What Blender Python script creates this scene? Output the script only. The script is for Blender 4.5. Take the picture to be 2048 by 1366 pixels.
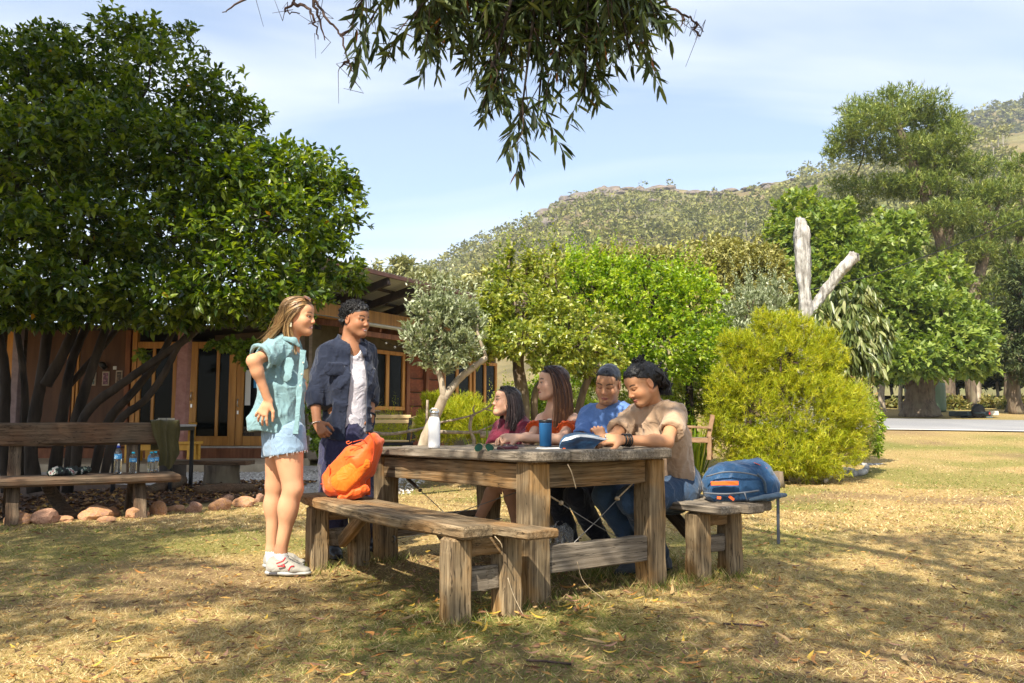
import bpy, math, random
import numpy as np
from mathutils import Vector, Matrix
for o in list(bpy.data.objects): bpy.data.objects.remove(o)
scene = bpy.context.scene
COL = scene.collection
PI = math.pi

# ---------------------------------------------------------------- camera, sky, sun, exposure
F, EYE, TILT = 1650.0, 0.94, math.atan(157/1650)      # focal length in photo pixels, eye height, upward tilt
cd = bpy.data.cameras.new('camera'); cam = bpy.data.objects.new('camera', cd); COL.objects.link(cam)
cd.sensor_width = 36; cd.lens = F/2048*36; cd.clip_start = .05; cd.clip_end = 6000
cam.location = (0, 0, EYE); cam.rotation_euler = (PI/2+TILT, 0, 0); scene.camera = cam

SUN_EL = math.radians(49); SUN_H = np.array([-.37, -.93]); SUN_H = SUN_H/np.linalg.norm(SUN_H)
SUN = np.array([SUN_H[0]*math.cos(SUN_EL), SUN_H[1]*math.cos(SUN_EL), math.sin(SUN_EL)])   # towards the sun
sl = bpy.data.lights.new('sun', 'SUN'); sl.energy = 5.0; sl.angle = math.radians(.53); sl.color = (1, .92, .78)
so = bpy.data.objects.new('sun', sl); COL.objects.link(so)
so.rotation_euler = Vector(SUN).to_track_quat('Z', 'Y').to_euler()

wd = bpy.data.worlds.new('World'); scene.world = wd; wd.use_nodes = True
wn, wl = wd.node_tree.nodes, wd.node_tree.links
wn.clear()
wo = wn.new('ShaderNodeOutputWorld'); wb = wn.new('ShaderNodeBackground'); wl.new(wb.outputs[0], wo.inputs[0])
sk = wn.new('ShaderNodeTexSky'); sk.sky_type = 'NISHITA'; sk.sun_disc = False
sk.sun_elevation = SUN_EL; sk.sun_rotation = math.atan2(SUN_H[0], SUN_H[1]); sk.altitude = 300; sk.air_density = 1.0; sk.dust_density = .8; sk.ozone_density = 1.3
wb.inputs['Strength'].default_value = .115
# thin high cloud: noise on the sky plane (direction / height), brighter where the veil is thick
tc = wn.new('ShaderNodeTexCoord'); sep = wn.new('ShaderNodeSeparateXYZ'); wl.new(tc.outputs['Generated'], sep.inputs[0])
addz = wn.new('ShaderNodeMath'); addz.operation = 'ADD'; addz.inputs[1].default_value = .22; wl.new(sep.outputs['Z'], addz.inputs[0])
mxz = wn.new('ShaderNodeMath'); mxz.operation = 'MAXIMUM'; mxz.inputs[1].default_value = .05; wl.new(addz.outputs[0], mxz.inputs[0])
dv = []
for ax in 'XY':
    d = wn.new('ShaderNodeMath'); d.operation = 'DIVIDE'; wl.new(sep.outputs[ax], d.inputs[0]); wl.new(mxz.outputs[0], d.inputs[1]); dv.append(d)
cmb = wn.new('ShaderNodeCombineXYZ'); wl.new(dv[0].outputs[0], cmb.inputs[0]); wl.new(dv[1].outputs[0], cmb.inputs[1])
mp = wn.new('ShaderNodeMapping'); mp.inputs['Scale'].default_value = (.55, 1.5, 1); mp.inputs['Rotation'].default_value = (0, 0, .35); mp.inputs['Location'].default_value = (3.1, .7, 0)
wl.new(cmb.outputs[0], mp.inputs[0])
nz = wn.new('ShaderNodeTexNoise'); nz.inputs['Scale'].default_value = 1.1; nz.inputs['Detail'].default_value = 5; nz.inputs['Roughness'].default_value = .52; nz.inputs['Distortion'].default_value = .5
wl.new(mp.outputs[0], nz.inputs[0])
rp = wn.new('ShaderNodeValToRGB'); rp.color_ramp.elements[0].position = .36; rp.color_ramp.elements[1].position = .66
rp.color_ramp.elements[0].color = (.15,)*3+(1,); rp.color_ramp.elements[1].color = (.92,)*3+(1,); wl.new(nz.outputs['Fac'], rp.inputs[0])
mixc = wn.new('ShaderNodeMix'); mixc.data_type = 'RGBA'; mixc.inputs['B'].default_value = (5.0, 5.2, 5.5, 1)
wl.new(rp.outputs[0], mixc.inputs['Factor']); wl.new(sk.outputs[0], mixc.inputs['A']); wl.new(mixc.outputs['Result'], wb.inputs['Color'])

vs = scene.view_settings; vs.view_transform = 'Standard'; vs.look = 'None'; vs.gamma = 1; vs.use_curve_mapping = False; vs.exposure = 1.12
scene.cycles.use_denoising = True
scene.cycles.max_bounces = 8; scene.cycles.diffuse_bounces = 3; scene.cycles.glossy_bounces = 3; scene.cycles.transmission_bounces = 6; scene.cycles.transparent_max_bounces = 12
scene.cycles.caustics_reflective = False; scene.cycles.caustics_refractive = False

# ---------------------------------------------------------------- helpers
def ray(px, py):
    v = ((px-1024)/F, 1.0, (683-py)/F); c, s = math.cos(TILT), math.sin(TILT)
    return np.array([v[0], v[1]*c-v[2]*s, v[1]*s+v[2]*c])
def at(px, py, Y):                     # photo pixel + true distance -> world point
    r = ray(px, py); t = Y/r[1]; return np.array([r[0]*t, Y, EYE+r[2]*t])
def gp(px, py, z=0.0):                 # photo pixel -> point on the level z
    r = ray(px, py); t = (z-EYE)/r[2]; return np.array([r[0]*t, r[1]*t, z])
def V3(*a): return np.array(a, float)
def unit(v):
    v = np.asarray(v, float); n = np.linalg.norm(v, axis=-1, keepdims=True); return v/np.maximum(n, 1e-9)
def sstep(a, b, x):
    t = np.clip((x-a)/(b-a), 0, 1); return t*t*(3-2*t)

def _hash(ix, iy, iz, seed):
    h = (ix.astype(np.int64)*374761393+iy.astype(np.int64)*668265263+iz.astype(np.int64)*2147483647+seed*974634777) & 0xffffffff
    h = ((h ^ (h >> 13))*1274126177) & 0xffffffff
    return ((h ^ (h >> 16)) & 0xffff)/65535.0
def vnoise(x, y, z=None, seed=0):      # smooth value noise 0..1
    x = np.asarray(x, float); y = np.asarray(y, float); z = np.zeros_like(x) if z is None else np.asarray(z, float)
    ix, iy, iz = np.floor(x), np.floor(y), np.floor(z); fx, fy, fz = x-ix, y-iy, z-iz
    fx, fy, fz = fx*fx*(3-2*fx), fy*fy*(3-2*fy), fz*fz*(3-2*fz); r = 0
    for a in (0, 1):
        for b in (0, 1):
            for c in (0, 1):
                r = r+_hash(ix+a, iy+b, iz+c, seed)*(fx if a else 1-fx)*(fy if b else 1-fy)*(fz if c else 1-fz)
    return r
def fbm(x, y, z=None, seed=0, oct=4):
    r = 0; a = .5; f = 1.0
    for i in range(oct):
        r = r+a*vnoise(np.asarray(x)*f, np.asarray(y)*f, None if z is None else np.asarray(z)*f, seed+i*17); a *= .5; f *= 2.03
    return r/(1-.5**oct)

# -- objects
WM = {}
def link(o, parent=None, M=None):
    COL.objects.link(o); M = Matrix() if M is None else M; o.matrix_basis = M
    if parent is not None: o.parent = parent; o.matrix_parent_inverse = WM[parent.name].inverted()
    WM[o.name] = M.copy(); return o
def tag(o, label=None, cat=None, group=None, kind=None):
    if label: o['label'] = label
    if cat: o['category'] = cat
    if group: o['group'] = group
    if kind: o['kind'] = kind
    return o
def thing(name, label, cat, loc=(0, 0, 0), group=None, kind=None):
    o = bpy.data.objects.new(name, None); o.empty_display_size = .1
    link(o, None, Matrix.Translation(Vector(loc))); return tag(o, label, cat, group, kind)
def mesh(name, V, faces, mat, smooth=False, attrs=None):
    me = bpy.data.meshes.new(name)
    if isinstance(faces, np.ndarray):
        n, k = faces.shape; V = np.ascontiguousarray(V, np.float32)
        me.vertices.add(len(V)); me.vertices.foreach_set('co', V.ravel())
        me.loops.add(n*k); me.loops.foreach_set('vertex_index', np.ascontiguousarray(faces, np.int32).ravel())
        me.polygons.add(n); me.polygons.foreach_set('loop_start', np.arange(0, n*k, k, dtype=np.int32))
        me.update(calc_edges=True)
    else:
        me.from_pydata([tuple(map(float, v)) for v in V], [], [tuple(map(int, f)) for f in faces])
    if smooth: me.polygons.foreach_set('use_smooth', np.ones(len(me.polygons), bool))
    for k, a in (attrs or {}).items():
        a = np.asarray(a, np.float32)
        if a.ndim == 1: me.attributes.new(k, 'FLOAT', 'POINT').data.foreach_set('value', a)
        else: me.attributes.new(k, 'FLOAT_COLOR', 'POINT').data.foreach_set('color', np.concatenate([a, np.ones((len(a), 1), np.float32)], 1).ravel())
    if mat is not None:
        for m in (mat if isinstance(mat, (list, tuple)) else [mat]): me.materials.append(m)
    return me
def ob(name, V, faces, mat, parent=None, M=None, smooth=False, attrs=None):
    return link(bpy.data.objects.new(name, mesh(name, V, faces, mat, smooth, attrs)), parent, M)
def inst(name, me, parent=None, M=None):
    return link(bpy.data.objects.new(name, me), parent, M)

def frame(p0, p1, up=(0, 0, 1)):       # matrix at the middle of p0-p1, X along it, Z near up
    p0, p1 = np.asarray(p0, float), np.asarray(p1, float); x = unit(p1-p0); y = np.cross(up, x)
    if np.linalg.norm(y) < 1e-5: y = np.cross((1, 0, 0), x)
    y = unit(y); z = np.cross(x, y); c = (p0+p1)/2
    return Matrix(((x[0], y[0], z[0], c[0]), (x[1], y[1], z[1], c[1]), (x[2], y[2], z[2], c[2]), (0, 0, 0, 1)))
def rotz(a, loc=(0, 0, 0)): return Matrix.Translation(Vector(loc)) @ Matrix.Rotation(a, 4, 'Z')
def loft(rings, cap=True, close=False):
    n = len(rings[0]); V = [tuple(p) for r in rings for p in r]; Fc = []; m = len(rings)
    for i in range(m if close else m-1):
        a, b = i*n, ((i+1) % m)*n
        for j in range(n): k = (j+1) % n; Fc.append((a+j, a+k, b+k, b+j))
    if cap and not close: Fc.append(tuple(range(n-1, -1, -1))); Fc.append(tuple(range((m-1)*n, m*n)))
    return V, Fc
class MB:                              # collects pieces of ONE part
    def __init__(s): s.V = []; s.F = []
    def add(s, V, Fc):
        o = len(s.V); s.V += [tuple(v) for v in V]; s.F += [tuple(i+o for i in f) for f in Fc]; return s
    def box(s, c, size, M=None, ch=.0):
        V, Fc = boxmesh(size, ch)
        V = [tuple(np.asarray(v)+c) if M is None else tuple(M @ Vector(v)) for v in V]; return s.add(V, Fc)
    def build(s, name, mat, parent=None, M=None, smooth=False): return ob(name, s.V, s.F, mat, parent, M, smooth)
def boxmesh(size, ch=0.0, segs=1, jit=0.0, seed=0, taper=None):
    rg = np.random.default_rng(seed); x, y, z = np.asarray(size)/2.0; ch = min(ch, y*.6, z*.6); rings = []
    xs = list(np.linspace(-x, x, segs+1))
    if ch > 0: xs = [-x, -x+ch]+xs[1:-1]+[x-ch, x]
    for i, X in enumerate(xs):
        e = ch if ch > 0 and i in (0, len(xs)-1) else 0; yy, zz = y-e, z-e
        if taper: t = (X+x)/(2*x); yy *= 1+(taper-1)*t; zz *= 1+(taper-1)*t
        c = ch if ch > 0 else 0
        r = [(-yy, -zz+c), (-yy+c, -zz), (yy-c, -zz), (yy, -zz+c), (yy, zz-c), (yy-c, zz), (-yy+c, zz), (-yy, zz-c)] if c else [(-yy, -zz), (yy, -zz), (yy, zz), (-yy, zz)]
        j = rg.normal(0, jit, (len(r), 2)) if jit else np.zeros((len(r), 2))
        rings.append([(X+(rg.normal(0, jit*.7) if jit and i in (0, len(xs)-1) else 0), a+j[k][0], b+j[k][1]*.6) for k, (a, b) in enumerate(r)])
    return loft(rings)
def board(name, p0, p1, w, t, mat, parent=None, up=(0, 0, 1), ch=.006, segs=6, jit=.0025, taper=None):
    p0, p1 = np.asarray(p0, float), np.asarray(p1, float); L = np.linalg.norm(p1-p0)
    V, Fc = boxmesh((L, w, t), ch, segs, jit, int(abs(p0.sum()*1000+L*77)) % 99991, taper)
    return ob(name, V, Fc, mat, parent, frame(p0, p1, up))
def tubegeo(pts, rad, n=8, rough=0.0, seed=0):
    P = np.asarray(pts, float); m = len(P); rad = np.broadcast_to(np.asarray(rad, float), (m,)); T = unit(np.gradient(P, axis=0))
    a = np.cross(T[0], (0, 0, 1)); a = np.cross(T[0], (1, 0, 0)) if np.linalg.norm(a) < 1e-3 else a; a = unit(a); rings = []; rg = np.random.default_rng(seed)
    th = np.linspace(0, 2*PI, n, endpoint=False)
    for i in range(m):
        a = unit(a-T[i]*np.dot(a, T[i])); b = np.cross(T[i], a); rr = rad[i]*(1+rg.uniform(-rough, rough, n)) if rough else np.full(n, rad[i])
        rings.append([P[i]+rr[j]*(math.cos(t)*a+math.sin(t)*b) for j, t in enumerate(th)])
    return loft(rings)
def tube(name, pts, rad, mat, parent=None, n=8, rough=0.0, smooth=True, M=None):
    V, Fc = tubegeo(pts, rad, n, rough); return ob(name, V, Fc, mat, parent, M, smooth)
def lathegeo(prof, n=24, c=(0, 0, 0)):
    th = np.linspace(0, 2*PI, n, endpoint=False)
    return loft([[(c[0]+r*math.cos(t), c[1]+r*math.sin(t), c[2]+z) for t in th] for r, z in prof])
def lathe(name, prof, mat, parent=None, n=24, M=None, smooth=True):
    V, Fc = lathegeo(prof, n); return ob(name, V, Fc, mat, parent, M, smooth)
def curve(pts, m=12):                  # Catmull-Rom through pts
    P = np.asarray(pts, float); P = np.vstack([2*P[0]-P[1], P, 2*P[-1]-P[-2]]); out = []
    for i in range(1, len(P)-2):
        t = np.linspace(0, 1, m, endpoint=False)[:, None]; a, b, c, d = P[i-1:i+3]
        out.append(.5*((2*b)+(-a+c)*t+(2*a-5*b+4*c-d)*t*t+(-a+3*b-3*c+d)*t**3))
    return np.vstack(out+[P[-2][None]])

# -- materials
def newmat(name):
    m = bpy.data.materials.new(name); m.use_nodes = True; n = m.node_tree.nodes; return m, n, m.node_tree.links, n['Principled BSDF']
def ramp(n, stops):
    r = n.new('ShaderNodeValToRGB'); e = r.color_ramp.elements
    while len(e) < len(stops): e.new(.5)
    for k, (p, c) in enumerate(stops): e[k].position = p; e[k].color = tuple(c)+(1,)
    return r
def solid(name, c, rough=.6, metal=0, spec=.4, **kw):
    m, n, l, b = newmat(name); b.inputs['Base Color'].default_value = tuple(c)+(1,); b.inputs['Roughness'].default_value = rough; b.inputs['Metallic'].default_value = metal; b.inputs['Specular IOR Level'].default_value = spec
    for k, v in kw.items(): b.inputs[k.replace('_', ' ')].default_value = v
    return m
def nmat(name, stops, scale=(1, 1, 1), detail=6, rough=.75, bump=.2, dist=.01, nrough=.6, spec=.3, mott=None, coord='Object', distort=0.0, rrange=None):
    """noise ramp colour + bump; mott = (scale, colour, amount): a second, larger layer of wear"""
    m, n, l, b = newmat(name); t = n.new('ShaderNodeTexCoord'); g = n.new('ShaderNodeMapping'); g.inputs['Scale'].default_value = scale
    l.new(t.outputs[coord], g.inputs[0]); z = n.new('ShaderNodeTexNoise'); z.inputs['Scale'].default_value = 1; z.inputs['Detail'].default_value = detail; z.inputs['Roughness'].default_value = nrough; z.inputs['Distortion'].default_value = distort
    l.new(g.outputs[0], z.inputs[0]); r = ramp(n, stops); l.new(z.outputs['Fac'], r.inputs[0]); col = r.outputs[0]
    if mott:
        z2 = n.new('ShaderNodeTexNoise'); z2.inputs['Scale'].default_value = mott[0]; z2.inputs['Detail'].default_value = 5; l.new(t.outputs[coord], z2.inputs[0])
        r2 = ramp(n, [(.42, (0, 0, 0)), (.66, (mott[2],)*3)]); l.new(z2.outputs['Fac'], r2.inputs[0])
        mx = n.new('ShaderNodeMix'); mx.data_type = 'RGBA'; l.new(r2.outputs[0], mx.inputs['Factor']); l.new(col, mx.inputs['A']); mx.inputs['B'].default_value = tuple(mott[1])+(1,); col = mx.outputs['Result']
    l.new(col, b.inputs['Base Color']); b.inputs['Roughness'].default_value = rough; b.inputs['Specular IOR Level'].default_value = spec
    if bump:
        u = n.new('ShaderNodeBump'); u.inputs['Strength'].default_value = bump; u.inputs['Distance'].default_value = dist; l.new(z.outputs['Fac'], u.inputs['Height']); l.new(u.outputs[0], b.inputs['Normal'])
    return m
def leafmat(name, stops, rough=.42, trans=.3, tcol=None, spec=.45):
    """leaf: colour from the per-leaf tint attribute, gloss, light through the blade"""
    m, n, l, b = newmat(name); a = n.new('ShaderNodeAttribute'); a.attribute_name = 'tint'; r = ramp(n, stops); l.new(a.outputs['Fac'], r.inputs[0])
    l.new(r.outputs[0], b.inputs['Base Color']); b.inputs['Roughness'].default_value = rough; b.inputs['Specular IOR Level'].default_value = spec
    if trans:
        t = n.new('ShaderNodeBsdfTranslucent'); hs = n.new('ShaderNodeMix'); hs.data_type = 'RGBA'; hs.blend_type = 'MULTIPLY'; hs.inputs['Factor'].default_value = 1; hs.inputs['B'].default_value = tuple(tcol or (1.6, 1.5, .5))+(1,)
        l.new(r.outputs[0], hs.inputs['A']); l.new(hs.outputs['Result'], t.inputs['Color']); mx = n.new('ShaderNodeMixShader'); mx.inputs[0].default_value = trans
        l.new(b.outputs[0], mx.inputs[1]); l.new(t.outputs[0], mx.inputs[2]); l.new(mx.outputs[0], n['Material Output'].inputs['Surface'])
    return m

# -- foliage
def leafgeo(P, D, L, W, rg, kind='quad', fold=.25, droop=0.0, curl=.0):
    """N leaves: base points P, directions D, lengths L, widths W -> vertices, triangles"""
    N = len(P); D = unit(D); up = rg.normal(0, .55, (N, 3))+[0, 0, 1.0]; S = unit(np.cross(D, up)); Nn = unit(np.cross(S, D))
    L = np.broadcast_to(L, (N,))[:, None]; W = np.broadcast_to(W, (N,))[:, None]*.5; dz = np.array([0, 0, -1.0])
    tip = P+D*L+dz*L*droop
    if kind == 'quad':
        mid = P+D*L*.45+dz*L*droop*.3; V = np.stack([P, mid+S*W+Nn*W*fold, tip, mid-S*W+Nn*W*fold], 1); T = np.array([[0, 1, 2], [0, 2, 3]])
    elif kind == 'blade':
        V = np.stack([P-S*W, P+S*W, tip], 1); T = np.array([[0, 1, 2]])
    else:
        m1 = P+D*L*.3+dz*L*droop*.12; m2 = P+D*L*.68+dz*L*droop*.5-Nn*L*curl
        V = np.stack([P, m1, m1+S*W*.86+Nn*W*fold, m1-S*W*.86+Nn*W*fold, m2, m2+S*W*.8+Nn*W*fold, m2-S*W*.8+Nn*W*fold, tip-Nn*L*curl*2], 1)
        T = np.array([[0, 2, 1], [0, 1, 3], [1, 2, 5], [1, 5, 4], [3, 1, 4], [3, 4, 6], [4, 5, 7], [4, 7, 6]])
    k = V.shape[1]; Fc = (T[None]+np.arange(N)[:, None, None]*k).reshape(-1, 3)
    return V.reshape(-1, 3), Fc, k
def foliage(name, parts, mat, parent=None, M=None):
    """parts: list of (P, D, L, W, tint, kind, fold, droop) joined in one mesh"""
    Vs, Fs, Ts, o = [], [], [], 0; rg = np.random.default_rng(len(parts)*7+5)
    for (P, D, L, W, tint, kind, fold, droop) in parts:
        V, Fc, k = leafgeo(P, D, L, W, rg, kind, fold, droop); Vs.append(V); Fs.append(Fc+o); o += len(V); Ts.append(np.repeat(np.broadcast_to(tint, (len(P),)), k))
    return ob(name, np.vstack(Vs), np.vstack(Fs), mat, parent, M, smooth=False, attrs={'tint': np.concatenate(Ts)})
def shell_points(clumps, n, rg, inner=.55):
    """n points in a set of ellipsoids [(centre, radii)], biased to the outside, with outward directions"""
    C = np.array([c for c, r in clumps]); R = np.array([np.broadcast_to(r, (3,)) for c, r in clumps]); w = (R[:, 0]*R[:, 1]+R[:, 0]*R[:, 2]+R[:, 1]*R[:, 2]); w = w/w.sum()
    i = rg.choice(len(C), n, p=w); u = unit(rg.normal(0, 1, (n, 3))); r = (inner+(1-inner)*rg.random(n)**.55)*(.72+.5*vnoise(u[:, 0]*2.3+i*7.3, u[:, 1]*2.3, u[:, 2]*2.3, 3))
    return C[i]+u*R[i]*r[:, None], u, i, r
def sprays(P, D, per, rg, L, W, spread=.8, step=.6):
    """turn twig tips P (growth D) into per leaves each, set along the twig; returns base, direction, length, width, twig index"""
    N = len(P); idx = np.repeat(np.arange(N), per); d = unit(D)[idx]; t = rg.random(N*per); b = P[idx]-d*(t[:, None]*L*2.2*step)
    o = unit(rg.normal(0, 1, (N*per, 3))); dd = unit(d*(1-spread*t[:, None]*.8)+o*spread)
    s = rg.uniform(.7, 1.15, N*per); return b, dd, L*s, W*s, idx
# ---------------------------------------------------------------- ground, paving, road
def zg(x, y):
    x = np.asarray(x, float); y = np.asarray(y, float); d = np.clip(y-13, 0, 60); side = sstep(-3, 7, x-.05*d)
    return side*(.028*d+.0004*d*d) + .018*(fbm(x*.5, y*.5, seed=3)-.5)
def greenness(x, y):
    g = fbm(x*.62+3, y*.62, seed=11, oct=4); g = sstep(.44, .66, g)
    far = sstep(11, 20, y); return np.clip(g*.68+far*.35*fbm(x*.2, y*.25, seed=4), 0, 1)
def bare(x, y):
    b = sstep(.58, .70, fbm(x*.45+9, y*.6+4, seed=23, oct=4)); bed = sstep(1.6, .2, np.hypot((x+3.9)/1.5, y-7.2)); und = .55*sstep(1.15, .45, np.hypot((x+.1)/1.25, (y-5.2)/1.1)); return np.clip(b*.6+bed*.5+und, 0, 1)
def axis_grid(lo, hi, step, far):
    a = list(np.arange(lo, hi+1e-6, step)); s = step; p = hi
    while p < far: s *= 1.28; p += s; a.append(p)
    s = step; p = lo; b = []
    while p > -far: s *= 1.28; p -= s; b.append(p)
    return np.array(b[::-1]+a)
def gridmesh(xs, ys):
    X, Y = np.meshgrid(xs, ys); n, m = X.shape; i = np.arange(n*m).reshape(n, m)
    return X.ravel(), Y.ravel(), np.stack([i[:-1, :-1], i[:-1, 1:], i[1:, 1:], i[1:, :-1]], -1).reshape(-1, 4)
gx, gy, gf = gridmesh(axis_grid(-7, 9, .12, 640), axis_grid(1.5, 15, .12, 640))
gz = zg(gx, gy)
m_ground, n, l, b = newmat('dry lawn'); a1 = n.new('ShaderNodeAttribute'); a1.attribute_name = 'green'; a2 = n.new('ShaderNodeAttribute'); a2.attribute_name = 'bare'
tcg = n.new('ShaderNodeTexCoord'); nf = n.new('ShaderNodeTexNoise'); nf.inputs['Scale'].default_value = 38; nf.inputs['Detail'].default_value = 8; nf.inputs['Roughness'].default_value = .72; l.new(tcg.outputs['Object'], nf.inputs[0])
r1 = ramp(n, [(.30, (.10, .062, .028)), (.45, (.28, .185, .075)), (.6, (.45, .325, .14)), (.8, (.60, .475, .25))]); l.new(nf.outputs['Fac'], r1.inputs[0])
r2 = ramp(n, [(.3, (.07, .075, .015)), (.55, (.19, .185, .045)), (.75, (.36, .32, .11))]); l.new(nf.outputs['Fac'], r2.inputs[0])
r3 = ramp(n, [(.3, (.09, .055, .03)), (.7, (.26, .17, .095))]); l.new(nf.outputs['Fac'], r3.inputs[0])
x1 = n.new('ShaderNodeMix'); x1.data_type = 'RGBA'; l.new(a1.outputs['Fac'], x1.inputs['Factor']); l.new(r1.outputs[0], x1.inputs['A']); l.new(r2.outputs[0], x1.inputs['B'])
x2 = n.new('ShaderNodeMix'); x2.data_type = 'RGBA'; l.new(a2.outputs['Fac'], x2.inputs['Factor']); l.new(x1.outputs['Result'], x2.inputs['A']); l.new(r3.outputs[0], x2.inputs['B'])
l.new(x2.outputs['Result'], b.inputs['Base Color']); b.inputs['Roughness'].default_value = .9; b.inputs['Specular IOR Level'].default_value = .15
bu = n.new('ShaderNodeBump'); bu.inputs['Strength'].default_value = .6; bu.inputs['Distance'].default_value = .02; l.new(nf.outputs['Fac'], bu.inputs['Height']); l.new(bu.outputs[0], b.inputs['Normal'])
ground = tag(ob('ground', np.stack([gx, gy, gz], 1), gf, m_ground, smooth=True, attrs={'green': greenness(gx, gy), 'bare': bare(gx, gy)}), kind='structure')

# grass: dry and green blades, one uncountable mass; thinner away from the camera
rg = np.random.default_rng(1)
def scatter(n, y0, y1, margin=.1, power=1.0):
    u = rg.uniform(-.62-margin, .62+margin, n); t = rg.random(n); y = y0*(y1/y0)**(t**power); return u*y, y
m_grass = leafmat('grass blades', [(0, (.08, .13, .02)), (.25, (.21, .25, .05)), (.45, (.40, .31, .115)), (.75, (.58, .45, .19)), (1, (.72, .61, .36))], rough=.6, trans=.25, tcol=(1.2, 1.1, .7), spec=.2)
parts = []
for (n_, y0, y1, L0, L1, W0, flat) in ((170000, 2.3, 9, .022, .055, .0036, .45), (80000, 2.3, 14, .02, .055, .005, .14), (70000, 7, 28, .03, .06, .011, .5)):
    x, y = scatter(n_, y0, y1); g = greenness(x, y); br = bare(x, y); keep = rg.random(n_) > br*.75
    keep &= ~((x < -2.75) & (y > 7.9+(x+5)*.9-.3) & (y < 30)); x, y, g = x[keep], y[keep], g[keep]; k = len(x); a = rg.uniform(0, 2*PI, k)
    D = np.stack([np.cos(a), np.sin(a), np.full(k, 1.0)*flat*2*rg.uniform(.25, 1.3, k)], 1); isg = rg.random(k) < g*.95+.07
    tint = np.where(isg, rg.uniform(0, .38, k), rg.uniform(.38, 1, k)); L = rg.uniform(L0, L1, k)*np.where(isg, 1.0, .9)
    P = np.stack([x, y, zg(x, y)-.002], 1); parts.append((P, D, L, W0*rg.uniform(.6, 1.3, k), tint, 'blade', 0, .12))
# longer tufts round the furniture legs
for (cx, cy, n_) in ((1.1, 4.98, 500), (1.3, 5.14, 350), (.8, 4.83, 600), (.11, 4.34, 300), (-.24, 3.9, 260), (-.86, 5.7, 300), (1.0, 5.6, 500), (-1.2, 5.35, 250), (.5, 5.1, 400)):
    r = np.abs(rg.normal(0, .16, n_)); a = rg.uniform(0, 2*PI, n_); x, y = cx+r*np.cos(a), cy+r*np.sin(a); a = rg.uniform(0, 2*PI, n_)
    D = np.stack([np.cos(a)*.5, np.sin(a)*.5, np.ones(n_)], 1); parts.append((np.stack([x, y, zg(x, y)], 1), D, rg.uniform(.05, .13, n_), .005, np.where(rg.random(n_) < .6, rg.uniform(0, .3, n_), rg.uniform(.4, .9, n_)), 'blade', 0, .35))
grass = tag(foliage('lawn_grass', parts, m_grass), 'short dry straw-coloured lawn grass with green patches', 'grass', kind='stuff')

def sheet(name, poly, z, mat, label=None, dz=None, smooth=False):
    V = [(p[0], p[1], (z if dz is None else float(zg(p[0], p[1]))+dz)) for p in poly]
    return tag(ob(name, V, [tuple(range(len(V)))], mat), kind='structure')
m_gravel = nmat('pale gravel', [(.25, (.16, .14, .13)), (.45, (.40, .37, .34)), (.62, (.60, .56, .52)), (.8, (.75, .72, .68))], (55, 55, 55), 5, .9, .9, .02, coord='Object', mott=(.8, (.33, .29, .25), .5))
gravel = sheet('gravel_yard', [gp(300, 972), gp(560, 984), gp(620, 1012), gp(660, 992), gp(800, 966), gp(835, 950), (-1.5, 15.5, 0), (-2.6, 17), (-9, 17), (-9, 13)], .012, m_gravel)
m_conc = nmat('verandah concrete', [(.3, (.34, .27, .19)), (.7, (.52, .43, .31))], (6, 6, 6), 8, .85, .15, mott=(1.2, (.28, .21, .14), .5))
# gravel stones, loose
rg = np.random.default_rng(5); k = 5200; x = rg.uniform(-6.5, -1.3, k); y = rg.uniform(9.6, 15.5, k); keep = (y > 11.9+(x+4)*-.55) ; x, y = x[keep], y[keep]
P = np.stack([x, y, np.full(len(x), .014)], 1); V0 = np.array([(1, 0, 0), (-.5, .8, 0), (-.5, -.8, 0), (0, 0, .7)]); T0 = np.array([(0, 1, 3), (1, 2, 3), (2, 0, 3)])
s = rg.uniform(.012, .028, (len(P), 1, 1)); a = rg.uniform(0, 6.28, len(P)); R = np.stack([np.stack([np.cos(a), -np.sin(a), 0*a], 1), np.stack([np.sin(a), np.cos(a), 0*a], 1), np.stack([0*a, 0*a, 1+0*a], 1)], 1)
Vv = np.einsum('nij,kj->nki', R, V0)*s+P[:, None]; m_peb = leafmat('loose stones', [(0, (.2, .18, .16)), (.5, (.48, .44, .4)), (1, (.74, .71, .67))], .9, 0)
tag(ob('gravel_stones', Vv.reshape(-1, 3), (T0[None]+np.arange(len(P))[:, None, None]*4).reshape(-1, 3), m_peb, attrs={'tint': np.repeat(rg.random(len(P)), 4)}), 'loose pale stones lying on the gravel yard', 'gravel', kind='stuff')

# mulch bed of dead leaves behind the border rocks
m_mulch = nmat('leaf mulch', [(.25, (.025, .016, .012)), (.5, (.085, .05, .032)), (.75, (.17, .10, .06))], (22, 22, 22), 8, .9, .8, .03)
mul = sheet('mulch_bed', [gp(-260, 1075), gp(40, 1040), gp(200, 1022), gp(340, 1012), gp(520, 995), gp(470, 978), gp(300, 962), (-7.5, 13.5), (-11, 11)], .008, m_mulch)
rg = np.random.default_rng(6); k = 9000; x = rg.uniform(-8, -2.9, k); y = rg.uniform(7.6, 12.5, k); lo = 7.75+(x+4.6)*1.5; keep = (y > np.maximum(lo, 7.6)) & (y < lo+4.2); x, y = x[keep], y[keep]; k = len(x); a = rg.uniform(0, 6.28, k)
m_dead = leafmat('dead leaves', [(0, (.05, .028, .018)), (.35, (.15, .075, .04)), (.6, (.28, .15, .07)), (.8, (.42, .23, .06)), (1, (.52, .34, .10))], .6, .12, (1.2, .9, .5), .3)
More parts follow.
